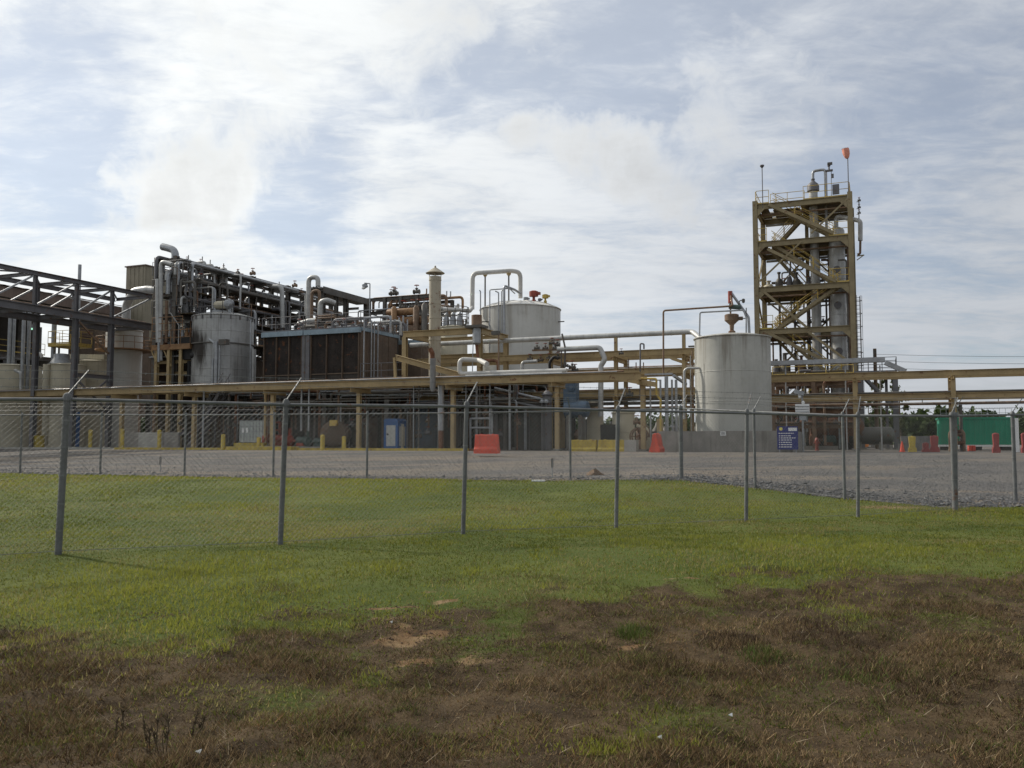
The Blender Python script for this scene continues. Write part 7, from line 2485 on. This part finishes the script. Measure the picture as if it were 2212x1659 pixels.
MB().bar(PL(U_(1406, 1.2), 1.2, H_(1430, 821, 1.2)), PL(U_(1430, 1.2), 1.2, H_(1430, 821, 1.2)), .06, .06).build('rail', 'galv', gs_)
MB().bar(Q(1455, 811, 1.2), Q(1482, 830, 3.4), .14, .14).build('arm', 'galv', gs_)
MB().bar(PL(U_(1430, 1.2), 1.2, H_(1430, 922, 1.2)), PL(U_(1470, 1.2), 1.2, H_(1430, 922, 1.2)), .05, .05).build('rail', 'galv', gs_)
for (x, y, s) in ((1242, 800, .2), (1360, 852, .22), (1236, 860, .16), (1346, 857, .14)):
    valve(vr, Q(x, y, 5.8), s)
# extra equipment seen through the rear rack
rnd = random.Random(15)
fe = thing('equipment_row', 'row of dark machinery seen low through the rear rack', 'machinery', PL(U_(1400, 12), 12, 0))
for k in range(16):
    u = U_(1240 + k * 17, 11)
    R_ = rnd.uniform(.25, .5)
    hh_ = rnd.uniform(1.2, 2.2)
    v = rnd.uniform(10, 13)
    MB().lathe(PL(u, v, 0), [(R_, 0), (R_, hh_ * .7), (R_ * .5, hh_ * .85), (R_ * .3, hh_)], 14).build('machine', rnd.choice(['dark_steel', 'rust_pipe', 'grey_steel', 'brown_panel']), fe)
    MB().tube([PL(u - .6, v, hh_ * .6), PL(u + .9, v, hh_ * .6)], .08, 7).build('pipe', 'dark_steel', fe)

# ------------------------------------------------------------------ kerbs, bollards and low walls along the plant's edge
vk = -1.5
kb = thing('yellow_kerb', 'long yellow painted kerb along the front of the plant', 'kerb', PL(U_(700, vk), vk, 0))
ks = np.linspace(U_(246, vk), U_(1012, vk), 17)
for k in range(16):
    if 6 <= k <= 8:
        continue
    MB().pbox(ks[k] + .008, ks[k + 1] - .008, vk, vk + .18, -.05, .17).build('kerb_stone', 'safety_yellow', kb)
MB().pbox(ks[6], ks[9] - .02, vk - .55, vk + .25, -.05, .26).build('kerb_step', 'safety_yellow', kb)
MB().pbox(U_(1008, vk), U_(1030, vk), vk + .02, vk + .2, -.05, .15).build('kerb_end', 'rust', kb)
kw = thing('concrete_kerb', 'pale weathered concrete kerb below the left tanks', 'kerb', PL(U_(100, vk), vk, 0))
kk = np.linspace(U_(-60, vk), U_(244, vk), 8)
for k in range(7):
    MB().pbox(kk[k] + .008, kk[k + 1] - .008, vk, vk + .2, -.05, .16).build('kerb_stone', 'concrete_light', kw)
for k, (x, y, v) in enumerate([(195, 929, -.9), (264, 927, -.9), (344, 929, -.9), (482, 939, -1.9), (559, 945, -.9), (697, 940, -1.9), (743, 943, -.8)]):
    u = U_(x, v)
    h = max(.85, H_(x, y, v))
    b = thing('bollard', ['yellow bollard between the two bridge legs', 'yellow bollard right of the second bridge leg', 'yellow bollard at the pale wall panel', 'yellow bollard in front of the kerb step left of the tote', 'short yellow bollard right of the tote',
                          'yellow bollard left of the exchanger head', 'slim yellow bollard right of the exchanger head'][k], 'bollard', PL(u, v, 0), 'yellow bollards along the kerb')
    MB().lathe(PL(u, v, -.05), [(.14, 0), (.14, h), (.12, h + .05), (.05, h + .08), (0, h + .085)], 16).build('shaft', 'safety_yellow', b)
lw = thing('low_wall', 'low grey concrete wall with one pale panel behind the bollards', 'wall', PL(U_(320, .4), .4, 0))
xs_ = [268, 299, 341, 385]
for k in range(3):
    MB().pbox(U_(xs_[k], .4) + .01, U_(xs_[k + 1], .4) - .01, .4 - .03 * (k == 1), .6, 0, H_(320, 934, .4)).build('wall_panel', 'concrete_light' if k == 1 else 'concrete', lw)
MB().pbox(U_(134, 2.4), U_(160, 2.4), 2.4, 2.9, 0, H_(147, 890, 2.4)).build('switch_cabinet', 'toilet_blue', None, 'narrow dark blue cabinet behind the first bridge leg', 'cabinet')
fb = thing('bridge_footing', 'square concrete footing block at the first bridge leg', 'footing', PL(UN, 0, 0))
MB().pbox(UN - .7, UN + .7, -.7, .7, -.05, .2).build('block', 'concrete_light', fb)
# marker stakes and lid at the edge of the gravel
for k, (x, y0, y1) in enumerate([(346, 990, 1021), (1193, 995, 1034)]):
    p = QG(x, y1)
    p.z = gtop(p.x, p.y)
    Hh = (y1 - y0) / 1897 * p.y
    st = thing('marker_stake', ['dark marker stake by the left part of the inner fence', 'dark headed marker stake by the white lid'][k], 'stake', p)
    MB().tube([p - ZX * .05, p + ZX * Hh], .016, 6).build('shaft', 'galv', st)
    MB().box(p + ZX * (Hh - .12), Vector((.035, 0, 0)), Vector((0, .01, 0)), ZX * .15).build('plate', 'dark_steel', st)
p = QG(1163, 1040)
MB().box(Vector((p.x, p.y, gtop(p.x, p.y) + .02)), Vector((.2, 0, 0)), Vector((0, .14, 0)), ZX * .02).build('access_lid', 'sign_white', None, 'small flat white access lid at the grass edge', 'lid')
# ------------------------------------------------------------------ trees
def leaf_cloud(name, pts, size, tones, parent=None, label=None, cat=None, kind=None, base=None):
    """small leaf clumps scattered through a crown"""
    pts = np.asarray(pts)
    n = len(pts)
    a = RNG.normal(0, 1, (n, 3)); a /= np.linalg.norm(a, axis=1)[:, None]
    b = np.cross(a, RNG.normal(0, 1, (n, 3))); b /= np.linalg.norm(b, axis=1)[:, None]
    s = size * RNG.uniform(.6, 1.4, n)[:, None]
    co = np.stack([pts - a * s, pts + b * s * .55, pts + a * s, pts - b * s * .55], 1)
    base = np.array(base if base is not None else [pts[:, 0].mean(), pts[:, 1].mean(), pts[:, 2].min()])
    co = (co - base).reshape(-1, 3)
    me = bpy.data.meshes.new(name)
    me.vertices.add(n * 4)
    me.vertices.foreach_set('co', co.astype(np.float32).ravel())
    me.loops.add(n * 4)
    me.loops.foreach_set('vertex_index', np.arange(n * 4, dtype=np.int32))
    me.polygons.add(n)
    me.polygons.foreach_set('loop_start', np.arange(0, n * 4, 4, dtype=np.int32))
    me.update()
    t = RNG.random(n)
    c4 = np.ones((n, 4, 4), np.float32)
    c4[:, :, :3] = lerp3(tones[0], tones[1], t)[:, None, :]
    at = me.attributes.new('tint', 'FLOAT_COLOR', 'POINT')
    at.data.foreach_set('color', c4.ravel())
    me.materials.append(MAT['leaf'])
    o = bpy.data.objects.new(name, me)
    COL.objects.link(o)
    if parent:
        o.parent = parent
    else:
        o.location = base
    return tag(o, label, cat, kind=kind)


def tree(label, x, y, H, spread, tones, density=900, first=.25, size=.16, name='tree', group=None, seed=1):
    rnd = random.Random(seed)
    b = Vector((x, y, -.2))
    t = thing(name, label, 'tree', b, group)
    top = b + Vector((rnd.uniform(-.4, .4), rnd.uniform(-.4, .4), H))
    tr = MB().tube([b, b.lerp(top, .35) + Vector((rnd.uniform(-.15, .15), 0, 0)), b.lerp(top, .7) + Vector((rnd.uniform(-.2, .2), 0, 0)), top], [.018 * H, .014 * H, .008 * H, .02], 8).build('trunk', 'bark', t)
    pts = []
    for k in range(int(9 + H)):
        f = first + (1 - first) * (k + rnd.random()) / (9 + H)
        a = rnd.uniform(0, 6.28)
        s = b.lerp(top, min(f, .97))
        L = spread * (1.05 - abs(f - .55) * 1.1) * rnd.uniform(.5, 1.1)
        e = s + Vector((math.cos(a) * L, math.sin(a) * L, L * rnd.uniform(.25, .75)))
        MB().tube([s, s.lerp(e, .5) + ZX * L * .06, e], [.006 * H, .004 * H, .012], 5).build('limb', 'bark', tr)
        m = int(density / (9 + H))
        for q in range(5):
            c = s.lerp(e, rnd.uniform(.45, 1.05))
            rr = L * rnd.uniform(.16, .34)
            w = RNG.normal(0, rr * .55, (m // 5, 3))
            pts.append(np.array(c) + w)
    leaf_cloud('crown', np.concatenate(pts), size, tones, t, base=b)
    return t


GREEN = ((0.020, 0.034, 0.010), (0.075, 0.105, 0.030))
OLIVE = ((0.035, 0.045, 0.014), (0.11, 0.12, 0.04))
p = ray(1905, 900); s = 92 / p.y
tree('leafy sapling seen through the grey platform', p.x * s, 92, 7.0, 1.5, OLIVE, 1500, .2, .15, seed=4)
p = ray(1948, 900); s = 88 / p.y
tree('thin leafy tree beside the right leg of the grey platform', p.x * s, 88, 6.9, 1.2, OLIVE, 1300, .15, .14, seed=8)
p = ray(1880, 900); s = 90 / p.y
tree('slender tree close to the tower base', p.x * s, 90, 5.6, 1.0, GREEN, 1000, .15, .14, seed=12)


def wood(label, x0, x1, y, H, n, seed):
    """distant wood: one mass of many crowns and trunks"""
    rnd = random.Random(seed)
    pts = []
    x = x0
    while x < x1:
        h = H * rnd.uniform(.65, 1.15)
        w = rnd.uniform(2.5, 5.5)
        yy = y + rnd.uniform(-6, 10)
        k = int(n)
        a = RNG.normal(0, 1, (k, 3))
        a /= np.linalg.norm(a, axis=1)[:, None]
        r = RNG.random(k)[:, None] ** .45
        lump = 1 + .35 * np.sin(a[:, :1] * 5 + rnd.random() * 6) * np.cos(a[:, 2:] * 4 + rnd.random() * 6)
        pts.append(np.array([x, yy, h * .5]) + a * r * lump * np.array([w, w, h * .52]))
        x += w * rnd.uniform(.6, 1.2)
    P = np.concatenate(pts)
    P[:, 2] = np.maximum(P[:, 2], -.3)
    leaf_cloud('distant_wood', P, .7, GREEN, None, label, 'trees', 'stuff')


wood('dark distant wood along the horizon behind the green tank', 60, 240, 175, 6.5, 1300, 3)
wood('far pine wood along the horizon behind the plant', -330, 70, 260, 8.5, 500, 5)
